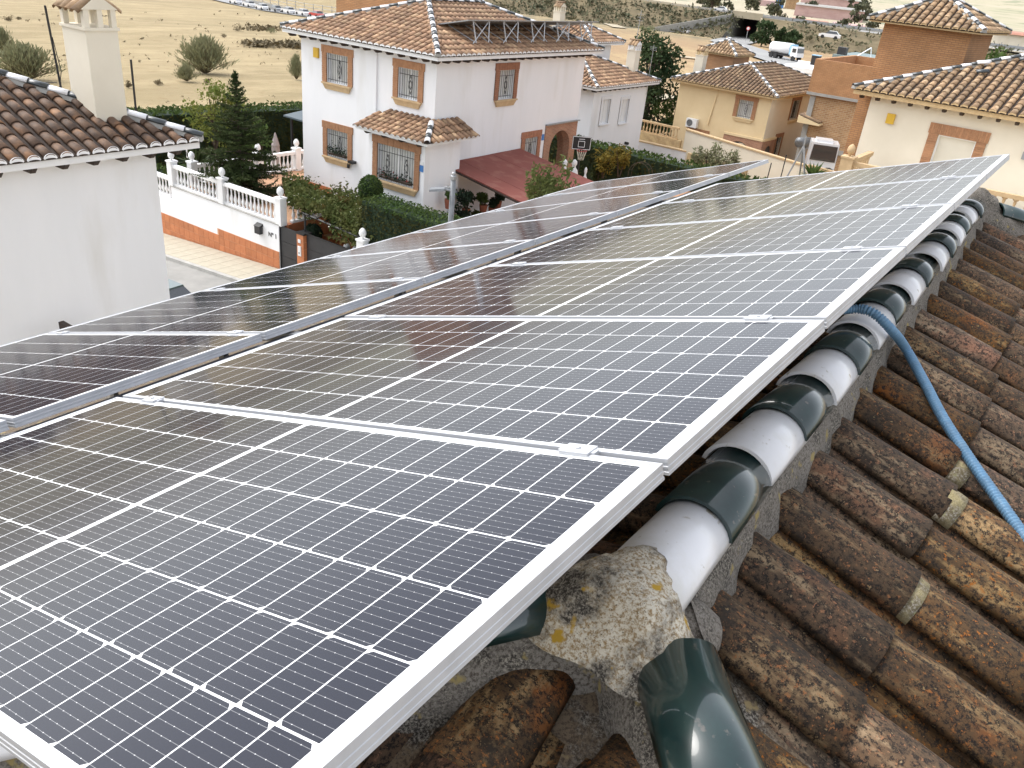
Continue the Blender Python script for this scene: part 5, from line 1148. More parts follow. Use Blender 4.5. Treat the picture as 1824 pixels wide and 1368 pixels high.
m = MB(); m.leaves([Vector(random.choice(pts)) + Vector((0, -.05, .07)) for _ in range(150)], 0.032); m.build('flowers', 'flower', pg)
def hedge(label, P, Q, wd, z0, z1, n, m='leaf_hedge', mt='leaf_hedge_top', size=0.05, wave=0.06, grp=None):
    """clipped hedge from P to Q (plan), solid dark core with leaf faces"""
    P = Vector((*P, 0)); Q = Vector((*Q, 0)); d = Q - P; ln = d.length; u = d.normalized(); n2 = Vector((-u.y, u.x, 0)); t = thing('hedge', label, 'hedge', ((P.x + Q.x) / 2, (P.y + Q.y) / 2, z0), 0, grp)
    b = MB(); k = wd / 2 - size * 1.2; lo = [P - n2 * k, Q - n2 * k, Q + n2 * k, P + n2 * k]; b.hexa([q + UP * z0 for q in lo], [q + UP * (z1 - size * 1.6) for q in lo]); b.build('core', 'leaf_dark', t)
    h = z1 - z0; As = [ln * h, ln * h, ln * wd, wd * h, wd * h]; tot = sum(As); side = []; top = []
    for _ in range(n):
        r = random.random() * tot; f = 0
        while r > As[f]: r -= As[f]; f += 1
        a = random.random(); c = random.random(); j = random.gauss(0, size * .5)
        if f == 2:
            p = P + d * a + n2 * (c - .5) * wd; top.append(p + UP * (z1 + j + wave * noise.noise(p * 1.2)))
        else:
            if f < 2: p = P + d * a + n2 * ((-1 if f == 0 else 1) * wd / 2 + j)
            else: p = (P if f == 3 else Q) + u * j + n2 * (a - .5) * wd
            z = z0 + c * h; (top if c > 0.95 else side).append(p + UP * z + n2 * wave * noise.noise(Vector((p.x, p.y, z)) * 1.3))
    MB().leaves(side, size, 0.5).build('foliage', m, t); MB().leaves(top, size, 0.5).build('top_foliage', mt, t)  # leaves on the top and upper rim take the second green
    return t
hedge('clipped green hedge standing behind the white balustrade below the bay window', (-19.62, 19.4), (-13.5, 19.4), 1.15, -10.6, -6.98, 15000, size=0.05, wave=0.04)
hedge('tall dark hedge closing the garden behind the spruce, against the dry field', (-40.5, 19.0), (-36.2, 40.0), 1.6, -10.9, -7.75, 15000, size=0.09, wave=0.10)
hedge('low lit hedge behind the lower balustrade at left', (-35.8, 19.2), (-33.5, 24.5), 1.0, -10.9, -9.4, 2600, m='leaf_hedge_top', size=0.09)  # lit look put into the colour with the lighter leaf material
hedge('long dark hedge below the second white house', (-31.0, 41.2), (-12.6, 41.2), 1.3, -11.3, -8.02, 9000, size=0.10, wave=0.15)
def bush(name, label, cat, P, rx, rz, n, m, size=0.06, core=True, stems=5, ell=1.0, grp=None, dens=0.35, long=1.0, zc=None, fl=None):
    t = thing(name, label, cat, P, 0, grp); zc = zc if zc is not None else rz; pts = []
    clumps = [(Vector((random.gauss(0, 1), random.gauss(0, 1), random.gauss(0, 1))).normalized() * (random.random() ** 0.4), random.uniform(.25, .5)) for _ in range(16)]
    for _ in range(n):
        c, r = random.choice(clumps); v = c * 0.72 + Vector((random.gauss(0, 1), random.gauss(0, 1), random.gauss(0, 1))).normalized() * r * (random.random() ** .35)
        pts.append((v.x * rx, v.y * rx, zc + v.z * rz))
    pts = [p for p in pts if p[2] > 0.02]
    MB().leaves(pts, size, .5, long=long).build('foliage', m, t, world=False)
    b = MB()
    for k in range(stems):
        a = random.random() * 6.28; e = random.uniform(.2, .7); b.tube([(0.05 * cos(a), 0.05 * sin(a), 0), (rx * e * .5 * cos(a), rx * e * .5 * sin(a), zc * .7), (rx * e * cos(a), rx * e * sin(a), zc + rz * .4)], [0.03, 0.02, 0.008], 5)
    b.build('stems', 'bark', t, world=False)
    if fl: MB().leaves([Vector(random.choice(pts)) * 1.03 for _ in range(fl[1])], size * .8).build('flowers', fl[0], t, world=False)
    return t
def ball(label, P, r, n, m, size=0.05, zs=1.0):
    t = thing('topiary', label, 'shrub', P); c = Vector((0, 0, r * zs + .15)); pts = []
    for _ in range(n):
        v = Vector((random.gauss(0, 1), random.gauss(0, 1), random.gauss(0, 1))).normalized(); pts.append(c + Vector((v.x * r, v.y * r, v.z * r * zs)) * random.uniform(.92, 1.03))
    MB().leaves(pts, size).build('foliage', m, t, world=False)
    b = MB(); b.lathe([(r * .9 * sin(pi * k / 8) + .001, -r * zs * .9 * cos(pi * k / 8)) for k in range(9)], c, 12); b.build('core', 'leaf_dark', t, world=False)
    b = MB(); b.tube([(0, 0, -.6), (0, 0, .3)], 0.05, 6); b.build('trunk', 'bark', t, world=False)
q = atd(659, 351, 28.2); q = aty(660, 338, 20.15); ball('round clipped topiary on the left end of the hedge below the bay', (q.x, q.y, q.z - .62), 0.44, 2200, 'leaf_hedge_top', 0.045, 1.12)
q = aty(557, 423, 19.4); ball('dark round shrub at the foot of the garden steps', (q.x, q.y, q.z - .35), 0.36, 900, 'leaf_dark', 0.05)
q = aty(625, 350, 21.6); bush('hydrangea', 'dark bushy shrub against the white wall left of the bay', 'shrub', (q.x, q.y, -8.86), 0.62, 0.55, 1200, 'leaf_dark', 0.06, fl=('flower', 40))
q = aty(722, 365, 20.9); bush('garden_shrub', 'green loose shrub in front of the bay window sill', 'shrub', (q.x + .3, q.y, -8.8), 0.7, 0.55, 900, 'leaf_green', 0.05)
q = aty(690, 352, 20.9); bush('garden_shrub', 'small bluish shrub between topiary and bay window', 'shrub', (q.x - .1, q.y, -8.7), 0.35, 0.4, 400, 'leaf_dark', 0.045)
# yucca-like plants
def spiky(label, P, n, ln, m='leaf_dark', wd=0.05, h=0.0):
    t = thing('spiky_plant', label, 'plant', P); b = MB()
    for _ in range(n):
        a = random.random() * 6.28; e = random.uniform(.25, 1.3); d = Vector((cos(a) * cos(e), sin(a) * cos(e), sin(e))); s = Vector((-sin(a), cos(a), 0)) * wd; l = ln * random.uniform(.7, 1.1); c = Vector((0, 0, h)); mid = c + d * l * .55; tip = c + d * l - UP * l * .22 * cos(e)
        b.add([c, mid + s, tip, mid - s], [(0, 1, 2, 3)])
    b.build('leaves', m, t, world=False)
    if h: MB().tube([(0, 0, 0), (0, 0, h)], [0.07, 0.05], 6).build('trunk', 'bark', t, world=False)
q = aty(628, 428, 19.4); spiky('dark spiky plant behind the wide gate', (q.x, q.y, -10.3), 60, 0.8, h=0.35)
q = aty(350, 300, 20.2); spiky('dark green cycad beside the spruce behind the balustrade', (q.x, q.y, -8.86), 90, 1.15, 'leaf_spruce', 0.06, 0.35)

# ---- spruce
def spruce(P, H):
    t = thing('spruce_tree', 'dark green spruce tree behind the white balustrade', 'tree', P); b = MB(); b.tube([(0, 0, 0), (0.02, 0, H * .5), (0, 0, H)], [0.085, 0.05, 0.006], 7); b.build('trunk', 'bark', t, world=False)
    lv = MB(); br = MB(); z = 0.25
    def spray(p0, d, L, w0):
        """one flat branch spray: side twigs with needle strokes"""
        s = d.cross(UP).normalized(); m_ = max(4, int(L / 0.075))
        for i in range(m_ + 1):
            e = (i + .4) / (m_ + .4); c = p0 + d * L * e - UP * 0.10 * L * e * (1 - e) * 2; w = w0 * (1 - e * .85) * min(1, e * 3.5) * random.uniform(.7, 1.15)
            for sg in (-1, 1):
                q = c + (s * sg * .85 + d * .6).normalized() * w + UP * random.uniform(-.05, .03)
                k = max(3, int(w / .030))
                for g in range(k):
                    g0 = c.lerp(q, (g + random.random()) / k); dv = ((q - c).normalized() + Vector((random.gauss(0, .5), random.gauss(0, .5), random.gauss(.1, .4)))).normalized() * random.uniform(.05, .085); sd = dv.cross(Vector((random.gauss(0, 1), random.gauss(0, 1), random.gauss(0, 1)))).normalized() * .019
                    lv.add([g0 - dv, g0 + sd, g0 + dv, g0 - sd], [(0, 1, 2, 3)])
            dv = d * .06 + UP * .02; sd = s * .018; lv.add([c - dv * .5, c + sd, c + dv, c - sd], [(0, 1, 2, 3)])
    while z < H - .06:
        f = 1 - z / H; R = 0.07 + 2.55 * (f ** 1.12); n = int(5 + 6 * f); off = random.random() * 6
        for k in range(n):
            a = off + 2 * pi * k / n + random.uniform(-.35, .35); L = R * random.uniform(.5, 1.12); up = random.uniform(0.15, .75) if f < .25 else (random.uniform(-0.05, 0.35) if f < .6 else random.uniform(-0.25, 0.12)); d = Vector((cos(a), sin(a), up)).normalized()
            if z < 1.15 and sin(a) * L < -1.12: L = 1.12 / -sin(a)
            p0 = Vector((0, 0, z + random.uniform(-.05, .05))); br.tube([p0, p0 + d * L * .5 - UP * .05 * L, p0 + d * L], [0.018, 0.010, 0.003], 4, cap=False); spray(p0, d, L, .07 + .24 * L)
            if L > .7:
                for q in (.45, .7):
                    sg = random.choice((-1, 1)); d2 = (d + d.cross(UP).normalized() * sg * .8).normalized(); spray(p0 + d * L * q, d2, L * .4, .12)
        z += 0.11 + 0.14 * f
    for _ in range(3): spray(Vector((0, 0, H - .25)), Vector((random.gauss(0, .1), random.gauss(0, .1), 1)).normalized(), .27, .05)
    br.build('branches', 'bark', t, world=False); lv.build('crown', 'leaf_spruce', t, world=False)
tp = aty(418, 128, 20.0); spruce((tp.x, tp.y, -8.9), tp.z + 8.9)
# ---- broadleaf trees
def tree(name, label, P, H, R, n, m, size, trunk=0.1, zlow=0.35, grp=None, cl=22, flat=0):
    t = thing(name, label, 'tree', P, 0, grp); b = MB(); top = Vector((random.uniform(-.1, .1) * H, 0, H * .8)); b.tube([(0, 0, -.3), top * .5, top], [trunk, trunk * .7, trunk * .2], 7)
    cs = []
    for _ in range(cl):
        a = random.random() * 6.28; h = random.uniform(zlow, .93); rr = R * random.uniform(.2, .85) * (1 - max(0, h - .6) * 1.5); cs.append((Vector((rr * cos(a), rr * sin(a), h * H)), R * random.uniform(.22, .42)))
        b.tube([top * random.uniform(.35, .8), cs[-1][0]], [trunk * .35, trunk * .08], 4)
    b.build('trunk', 'bark', t, world=False); pts = []
    for _ in range(n):
        c, r = random.choice(cs); v = Vector((random.gauss(0, 1), random.gauss(0, 1), random.gauss(0, .8))).normalized() * r * random.random() ** .4; pts.append(c + v)
    MB().leaves(pts, size, .5).build('crown', m, t, world=False); return t
q = aty(382, 178, 24.2); tree('garden_tree', 'lime green leafy tree behind the spruce', (q.x, q.y, -10.6), 5.1, 1.75, 2200, 'leaf_lime', 0.085, cl=26)
q = aty(455, 190, 23.4); tree('garden_tree', 'mid green leafy tree right behind the spruce', (q.x, q.y, -10.4), 3.9, 0.85, 1100, 'leaf_green', 0.085)
# ---- closed umbrella, dark shade, path lamp post
um = atd(490, 236, 43.5); ut = thing('umbrella', 'closed beige garden umbrella behind the terrace balustrade', 'umbrella', (um.x, um.y, -10.7)); h = um.z + 10.7
b = MB(); b.lathe([(0.26, h - 1.75), (0.24, h - 1.3), (0.20, h - .7), (0.21, h - .62), (0.12, h - .3), (0.03, h - .02), (0.01, h)], seg=10); b.build('canopy', 'umbrella', ut, world=False); MB().tube([(0, 0, 0), (0, 0, h - 1.6)], 0.03, 6).build('pole', 'white_paint', ut, world=False); MB().lathe([(0.3, 0), (0.3, .08), (.05, .12)], seg=10).build('base', 'concrete', ut, world=False)
sh = thing('shed_roof', 'dark flat shade roof beside the white house left wall', 'shed', (-30, 29.5, -10.7))
q = atd(512, 228, 46); b = MB(); b.hexa([(q.x - .3, q.y, -7.62), (q.x + 3.2, q.y - .2, -7.62), (q.x + 3.2, q.y + 2.5, -7.35), (q.x - .3, q.y + 2.5, -7.35)], [(q.x - .3, q.y, -7.54), (q.x + 3.2, q.y - .2, -7.54), (q.x + 3.2, q.y + 2.5, -7.27), (q.x - .3, q.y + 2.5, -7.27)]); b.build('roof', 'slate_blue', sh)
b = MB()
for dx in (0, 2.8): b.box(q.x + dx, q.x + dx + .1, q.y + .2, q.y + .3, -10.7, -7.6)
b.box(q.x + .1, q.x + 3, q.y + 2.2, q.y + 2.3, -10.7, -7.4); b.build('posts', 'anthracite', sh)
q = atd(334, 290, 40); lp = thing('garden_light', 'thin white garden light pole beside the dark hedge', 'lamp', (q.x, q.y, q.z)); MB().tube([(0, 0, -.8), (0.02, 0, .6)], 0.03, 5).build('pole', 'white_paint', lp, world=False)
# ---- street lamp
sp_ = atd(808, 312, 22); sx, sy = sp_.x, sp_.y; sl_ = thing('street_lamp', 'grey street lamp post with flat LED head in front of the house', 'street lamp', (sx, sy, sz(sx) - .1)); h = sp_.z - (sz(sx) - .1)
MB().tube([(0, 0, 0), (0, 0, h * .5), (0, 0, h)], [0.10, 0.085, 0.07], 10).build('pole', 'grey_metal', sl_, world=False, smooth=True)
MB().lathe([(0.085, h - .12), (0.085, h - .02), (0.055, h), (0.055, h + .06), (.02, h + .09)], seg=10).build('cap', 'zinc', sl_, world=False)
hd = Vector((-0.62, -0.42, 0)).normalized(); sd_ = Vector((-hd.y, hd.x, 0)); z_ = h - .42; c0 = hd * .12 + UP * z_; c1 = hd * .62 + UP * (z_ - .06)
b = MB(); b.hexa([c0 + hd * .08 - sd_ * .13, c0 + hd * .08 + sd_ * .13, c1 + sd_ * .15, c1 - sd_ * .15], [q + UP * .06 for q in (c0 + hd * .08 - sd_ * .11, c0 + hd * .08 + sd_ * .11, c1 + sd_ * .13, c1 - sd_ * .13)]); b.build('head', 'grey_metal', sl_, world=False)
b = MB(); b.tube([(0, 0, z_), c0 + hd * .12 + UP * .03], 0.04, 6); b.tube([(0, 0, z_ + .08), c0 + hd * .1 + UP * .07], 0.025, 5); b.build('arm', 'zinc', sl_, world=False)
b = MB(); k = UP * -.005; b.hexa([c0 + hd * .13 - sd_ * .09 + k, c0 + hd * .13 + sd_ * .09 + k, c1 - hd * .05 + sd_ * .1 + k, c1 - hd * .05 - sd_ * .1 + k], [q for q in (c0 + hd * .13 - sd_ * .09, c0 + hd * .13 + sd_ * .09, c1 - hd * .05 + sd_ * .1, c1 - hd * .05 - sd_ * .1)]); b.build('lens', 'glass_dark', sl_, world=False)
# ---- red terrace canopy
aw = thing('terrace_canopy', 'brownish red flat canopy roof fixed to the white house', 'canopy', (-17.5, 25.5, -9.3))
A0, A1_, B0, B1 = Vector((-19.46, 22.98, -6.26)), Vector((-19.46, 28.07, -6.24)), Vector((-15.45, 22.95, -6.90)), Vector((-15.45, 28.1, -6.88))
n = 5
for k in range(n):
    f0, f1 = k / n + .0012, (k + 1) / n - .0012; P = [A0.lerp(A1_, f0), B0.lerp(B1, f0), B0.lerp(B1, f1), A0.lerp(A1_, f1)]; zz = UP * (0.004 * (k % 2)); b = MB(); b.hexa([q - UP * .02 for q in P], [q + UP * .02 + zz for q in P]); b.build('panel', 'awning_red', aw)
b = MB()
for f in (0.0, .25, .5, .75, 1.0): b.bar(A0.lerp(A1_, f * .98 + .01) - UP * .07, B0.lerp(B1, f * .98 + .01) - UP * .07, .10)
b.bar(B0 - UP * .12, B1 - UP * .12, .12); b.bar(A0 - UP * .08, A1_ - UP * .08, .1)
for f in (0.02, .98): q = B0.lerp(B1, f); b.tube([(q.x - .1, q.y, -9.3), (q.x - .1, q.y, q.z - .1)], .05, 6)
b.build('frame', 'dark_wood', aw)
# plants under the canopy
for k, (px, py, rr, lab, m_) in enumerate(((832, 350, .5, 'large leafy pot plant behind the street lamp', 'leaf_dark'), (862, 352, .32, 'spiky pot plant under the red canopy', 'leaf_green'), (800, 345, .25, 'small hanging plant by the lamp post', 'leaf_green'), (822, 382, .45, 'dark low plant at the foot of the white wall by the lamp', 'leaf_dark'), (878, 360, .25, 'low dark pot plant farther under the red canopy', 'leaf_dark'), (850, 385, .3, 'yellow-green low plant under the canopy edge', 'leaf_vine'), (888, 346, .3, 'dark hanging plant under the canopy right side', 'leaf_dark'))):
    q = atx(px, py, -18.4); t = bush('pot_plant', lab, 'plant', (q.x, q.y, q.z - rr), rr, rr, 420, m_, 0.075, stems=4, grp='plants under the canopy')
    MB().lathe([(0.12, -.3), (0.17, 0), (0.17, .04)], seg=9).build('pot', 'pot', t, world=False)
MB().box(-18.9, -18.7, 23.5, 28.0, -9.3, -8.6).build('low_wall', 'white_wall', aw); MB().box(-16.9, -16.7, 24.2, 28.0, -9.3, -8.3).build('planter', 'terracotta_tile', aw)
# bamboo-like bush just beyond our lower panel row
q = atd(985, 345, 21); bush('bamboo_bush', 'feathery green and russet bush in front of the red canopy', 'bush', (q.x, q.y, q.z - 2.2), 0.95, 1.55, 3600, 'leaf_vine', 0.05, stems=14, long=1.6, zc=1.85)
# ---- barbecue in the porch
bb = thing('barbecue', 'grey stone barbecue with chimney hood inside the brick porch', 'barbecue', (-20.6, 31.2, -8.86))
MB().box(-.45, .45, -.6, .6, 0, .75).build('base', 'concrete', bb, world=False); MB().box(-.55, .55, -.7, .7, .75, .84).build('worktop', 'white_paint', bb, world=False)
b = MB(); b.hexa([(-.4, -.45, 1.2), (.4, -.45, 1.2), (.4, .45, 1.2), (-.4, .45, 1.2)], [(-.18, -.18, 1.65), (.18, -.18, 1.65), (.18, .18, 1.65), (-.18, .18, 1.65)]); b.box(-.18, .18, -.18, .18, 1.65, 2.1).box(-.3, .3, -.3, .3, 2.1, 2.2); b.build('hood', 'concrete', bb, world=False)
MB().box(-.4, -.3, -.45, .45, .84, 1.2).build('back', 'recess_dark', bb, world=False)
b = MB(); b.box(-19.45, -19.15, 30.9, 32.6, -9.3, -7.9); b.build('porch_counter', 'brick_red', hw_)
# ---- basketball hoop
hp = aty(1036, 255, 31.0); ht = thing('basketball_hoop', 'basketball hoop with black backboard and red rim on a black post', 'basketball hoop', (hp.x - .05, hp.y + .3, -9.3))
bu = Vector((0.72, 0.62, 0)).normalized(); bn = Vector((0.62, -0.72, 0)).normalized(); pc = Vector((hp.x, hp.y, hp.z)); V_ = UP
def bq(u, v, k): return pc + bu * u + V_ * v + bn * k
b = MB(); b.hexa([bq(-.42, -.29, 0), bq(.42, -.29, 0), bq(.42, -.29, -.03), bq(-.42, -.29, -.03)], [bq(-.42, .29, 0), bq(.42, .29, 0), bq(.42, .29, -.03), bq(-.42, .29, -.03)]); b.build('backboard', 'black_iron', ht)
b = MB()
for (u0, v0, u1, v1) in ((-.4, -.27, .4, -.27), (-.4, .27, .4, .27), (-.4, -.27, -.4, .27), (.4, -.27, .4, .27), (-.14, -.17, .14, -.17), (-.14, .08, .14, .08), (-.14, -.17, -.14, .08), (.14, -.17, .14, .08), (-.13, .17, .13, .17)): b.bar(bq(u0, v0, .006), bq(u1, v1, .006), .026)
b.build('markings', 'white_paint', ht)
rc = bq(0, -.27, .27); b = MB(); b.tube([rc + Vector((.225 * cos(2 * pi * k / 16), .225 * sin(2 * pi * k / 16), 0)) for k in range(17)], .014, 5); b.build('rim', 'red_paint', ht)
b = MB(); b2 = MB()
for k in range(12):
    a0 = 2 * pi * k / 12
    for s in (-1, 1):
        b.bar(rc + Vector((.22 * cos(a0), .22 * sin(a0), 0)), rc + Vector((.12 * cos(a0 + s * .5), .12 * sin(a0 + s * .5), -.40)), .012)
b.build('net', 'net', ht)
b = MB(); b.tube([bq(0, -.25, -.05) - Vector((.0, -.05, 0)), bq(0, -.8, -.12), (hp.x - .08, hp.y + .14, -9.3)], .05, 6); b.build('post', 'black_iron', ht)
# white garden ornaments
for px, py, lab, yy in ((1005, 300, 'white garden statue left of the basketball post', 30.2), (1022, 300, 'white garden statue behind the basketball post', 30.6), (1042, 314, 'small white ball ornament right of the basketball post', 30.4)):
    q = aty(px, py, yy); t = thing('garden_statue', lab, 'statue', (q.x, q.y, q.z - 1.0)); k = 1.0 if 'statue' in lab else .5
    b = MB(); b.lathe([(.20, 0), (.20, .1), (.12, .16), (.16, .5), (.22, .75), (.17, .95), (.10, 1.02), (.08, 1.1), (.13, 1.2), (.12, 1.32), (.03, 1.4)], seg=10); o = b.build('figure', 'white_paint', t, world=False, smooth=True); o.scale = (k, k, 1.0)
# yellowing shrubs in front of the far hedge, rose arch
for px, py, r_, lab in ((1078, 285, .75, 'yellowing shrub in front of the dark hedge'), (1107, 283, .6, 'yellow-green shrub right of the yellowing shrub'), (1065, 300, .5, 'low dark shrub at the hedge foot near the hoop')):
    q = aty(px, py, 39.5); bush('garden_shrub', lab, 'shrub', (q.x, q.y, q.z - 1.0), r_, 1.0, 700, 'leaf_yellow' if 'yellow' in lab else 'leaf_hedge', 0.07, long=1.4)
ar = thing('garden_arch', 'thin metal rose arch in front of the far hedge', 'arch', aty(1138, 312, 36.5)); b = MB()
for s in (0, .35): b.tube([Vector((-.62, s, -1.2)), Vector((-.6, s, 0.0))] + [Vector((-.6 * cos(pi * k / 10), s, .62 * sin(pi * k / 10))) for k in range(11)] + [Vector((.62, s, -1.2))], .011, 5)
for k in range(7): a_ = pi * (k + .5) / 7; b.bar((-.6 * cos(a_), 0, .62 * sin(a_)), (-.6 * cos(a_), .35, .62 * sin(a_)), .012)
b.build('hoops', 'bark', ar, world=False)
# ---- parked car bonnet on the street beside the left house
pc_ = thing('parked_car', 'dark green parked car mostly hidden by the white wall', 'car', (-21.5, 12.1, sz(-21.5) - .13), radians(184))
def car_parts(t, m, L=4.1, W=1.7, H=1.45):
    b = MB(); pr = [(-L / 2, .3), (-L / 2, .75), (-L * .40, .86), (-L * .20, .92), (L * .40, .92), (L / 2, .78), (L / 2, .3)]; n = len(pr)
    b.add([(x, -W / 2, z) for x, z in pr] + [(x, W / 2, z) for x, z in pr], [tuple(range(n)), tuple(range(2 * n - 1, n - 1, -1))] + [(i, n + i, n + (i + 1) % n, (i + 1) % n) for i in range(n)]); b.build('body', m, t, world=False)
    g = MB(); lo = [(-L * .24, -W * .47, .9), (L * .40, -W * .47, .9), (L * .40, W * .47, .9), (-L * .24, W * .47, .9)]; hi = [(-L * .06, -W * .40, H - .05), (L * .28, -W * .40, H - .05), (L * .28, W * .40, H - .05), (-L * .06, W * .40, H - .05)]; g.hexa(lo, hi); g.build('windows', 'glass_dark', t, world=False)
    r = MB(); r.hexa(hi, [(x * .98, y * .97, H) for x, y, z in hi]); r.build('roof', m, t, world=False)
    for x in (-L * .31, L * .30):
        for y in (-W / 2, W / 2):
            w_ = MB(); w_.tube([(x, y - .09, .32), (x, y + .09, .32)], .32, 12); w_.build('wheel', 'rubber', t, world=False)
    for y in (-.55, .55): MB().box(-L / 2 - .01, -L / 2 + .1, y - .18, y + .18, .62, .76).build('headlight', 'white_plastic', t, world=False)
car_parts(pc_, 'car_green')
b = MB(); b.hexa([(-.62, .86, .95), (-.45, .86, .95), (-.45, 1.05, .95), (-.62, 1.05, .95)], [(-.62, .86, 1.08), (-.45, .86, 1.08), (-.45, 1.05, 1.08), (-.62, 1.05, 1.08)]); b.build('mirror', 'white_plastic', pc_, world=False)

# ------------------------------------------------------------------ walls and yards between the far houses
wl = thing('boundary_wall', 'long cream boundary wall below the beige house', 'wall', (-17, 50, -11.4))
a0, a1 = aty(1222, 232, 50.5), aty(1490, 314, 48.5); b = MB(); th = Vector((0, .28, 0)); lo = [Vector((q.x, q.y, -12)) for q in (a0, a1)]
b.hexa([lo[0], lo[1], lo[1] + th, lo[0] + th], [a0, a1, a1 + th, a0 + th]); b.build('wall', 'ivory_wall', wl)
b = MB(); e = Vector((0, -.05, 0)); b.hexa([a0 + e, a1 + e, a1 + th - e, a0 + th - e], [q + UP * .09 for q in (a0 + e, a1 + e, a1 + th - e, a0 + th - e)]); b.build('coping', 'ochre_stone', wl)
b = MB(); c1 = Vector((a1.x, a1.y + .3, a1.z)); c2 = Vector((a1.x + .5, a1.y + 6, a1.z)); b.hexa([(c1.x, c1.y, -12), (c1.x + .28, c1.y, -12), (c2.x + .28, c2.y, -12), (c2.x, c2.y, -12)], [c1, c1 + Vector((.28, 0, 0)), c2 + Vector((.28, 0, 0)), c2]); b.build('return_wall', 'ivory_wall', wl)
w2 = thing('boundary_wall', 'low pale wall running right from the second white house', 'wall', (-23, 51, -11.4))
a0, a1 = aty(1128, 250, 51.0), aty(1222, 271, 50.4); b = MB(); b.hexa([(a0.x, a0.y, -12), (a1.x, a1.y, -12), (a1.x, a1.y + .25, -12), (a0.x, a0.y + .25, -12)], [a0, a1, a1 + th, a0 + th]); b.build('wall', 'white_wall', w2)
b = MB(); b.hexa([a0 + e, a1 + e, a1 + th - e, a0 + th - e], [q + UP * .08 for q in (a0 + e, a1 + e, a1 + th - e, a0 + th - e)]); b.build('coping', 'ochre_stone', w2)
w3 = thing('boundary_wall', 'rough ochre stucco wall with balustrade left of the beige house', 'wall', (-25, 55, -11.5))
a0, a1 = aty(1131, 232, 55), aty(1203, 249, 55); b = MB(); b.hexa([(a0.x - 1, 55, -12), (a1.x + .4, 55, -12), (a1.x + .4, 55.3, -12), (a0.x - 1, 55.3, -12)], [a0 - Vector((1, 0, 0)), a1 + Vector((.4, 0, 0)), a1 + Vector((.4, .3, 0)), a0 + Vector((-1, .3, 0))]); b.build('wall', 'stucco_stone', w3)
bl3 = thing('balustrade', 'ochre balustrade on the stucco wall left of the beige house', 'balustrade', (-25, 55, -9)); balustrade(bl3, a0 + Vector((-.6, .15, 0)), a1 + Vector((.1, .15, 0)), .85, 'ochre_stone', .26, r=.075)
st_ = thing('stone_wall', 'rough stone retaining wall with dry shrubs behind the panels', 'wall', (-16, 46.5, -11.5)); a0, a1 = aty(1225, 272, 47), aty(1330, 302, 46); b = MB(); b.hexa([(a0.x, 47, -12), (a1.x, 46, -12), (a1.x, 46.3, -12), (a0.x, 47.3, -12)], [a0, a1, a1 + th, a0 + th]); b.build('wall', 'stucco_stone', st_)
for k, (px, py, r_) in enumerate(((1240, 292, .5), (1262, 288, .65), (1283, 290, .6), (1305, 298, .45))):
    q = aty(px, py, 44.5); bush('dry_shrub', ['pale dry shrub left of the stone wall', 'tall pale feathery shrub in front of the stone wall', 'second pale feathery shrub in front of the stone wall', 'low pale shrub at the right end of the stone wall'][k], 'shrub', (q.x, q.y, q.z - .8), r_, 1.0, 420, 'leaf_broom', .06, long=2.2)
# tripod mast and poles beyond the panels
tm = atd(1424, 290, 30); t = thing('tripod_mast', 'grey metal tripod frame beyond the panel rows', 'mast', (tm.x, tm.y, tm.z - .6)); b = MB()
for dx, dy in ((-.45, -.1), (.55, -.1), (.05, .5)): b.tube([(0, 0, 1.15), (dx, dy, -.6)], .03, 5)
b.tube([(0, 0, .9), (0, 0, 1.5)], .025, 5); b.tube([(-.42, -.1, -.55), (-2.2, -.6, -1.1)], .05, 5); b.build('frame', 'zinc', t, world=False)
for k, (p0, p1) in enumerate((((1366, 318), (1374, 290)), ((1393, 305), (1401, 276)))):
    A_ = atd(*p0, 22); B_ = atd(*p1, 22); t = thing('thin_stake', ['thin dark stake left of the tripod mast', 'thin dark stake nearest the tripod mast'][k], 'stake', A_); b = MB(); b.tube([(0, 0, -.5), B_ - A_], .014, 5); b.build('stake', 'black_iron', t, world=False)
q = atd(1452, 300, 30); spiky('bright green palm tuft behind the far panels', (q.x, q.y, q.z - .35), 70, .7, 'leaf_green', .05)
# white lorry cab, tank and clutter beside the beige house
def lorry_cab():
    c = aty(1468, 262, 51.5); t = thing('lorry', 'white lorry cab parked in front of the bare brick building', 'lorry', (c.x, c.y, c.z - 1.75), radians(20)); t.scale = (.82, .82, .82); L = MB(); L.hexa([(-1.0, -1.0, .5), (1.0, -1.0, .5), (1.0, 1.0, .5), (-1.0, 1.0, .5)], [(-1.0, -.95, 2.55), (.95, -.95, 2.55), (.95, .95, 2.55), (-1.0, .95, 2.55)]); L.box(-.7, .5, -.6, .6, 2.55, 2.72); L.build('cab', 'car_white', t, world=False)
    MB().hexa([(-.9, -1.03, 1.3), (.9, -1.03, 1.3), (.9, -.9, 1.3), (-.9, -.9, 1.3)], [(-.85, -1.0, 2.4), (.85, -1.0, 2.4), (.85, -.9, 2.4), (-.85, -.9, 2.4)]).build('windscreen', 'glass_dark', t, world=False)
    MB().hexa([(.9, -.7, 1.45), (1.03, -.7, 1.45), (1.03, .6, 1.45), (.9, .6, 1.45)], [(.9, -.7, 2.25), (1.0, -.7, 2.25), (1.0, .6, 2.25), (.9, .6, 2.25)]).build('side_window', 'glass_dark', t, world=False)
    for y in (-.6, .6): MB().tube([(y, -1.0, .45), (y, -.7, .45)], .45, 12).build('wheel', 'rubber', t, world=False)
    MB().box(-.9, .9, -1.06, -1.0, .5, .8).build('bumper', 'grey_metal', t, world=False)
lorry_cab()
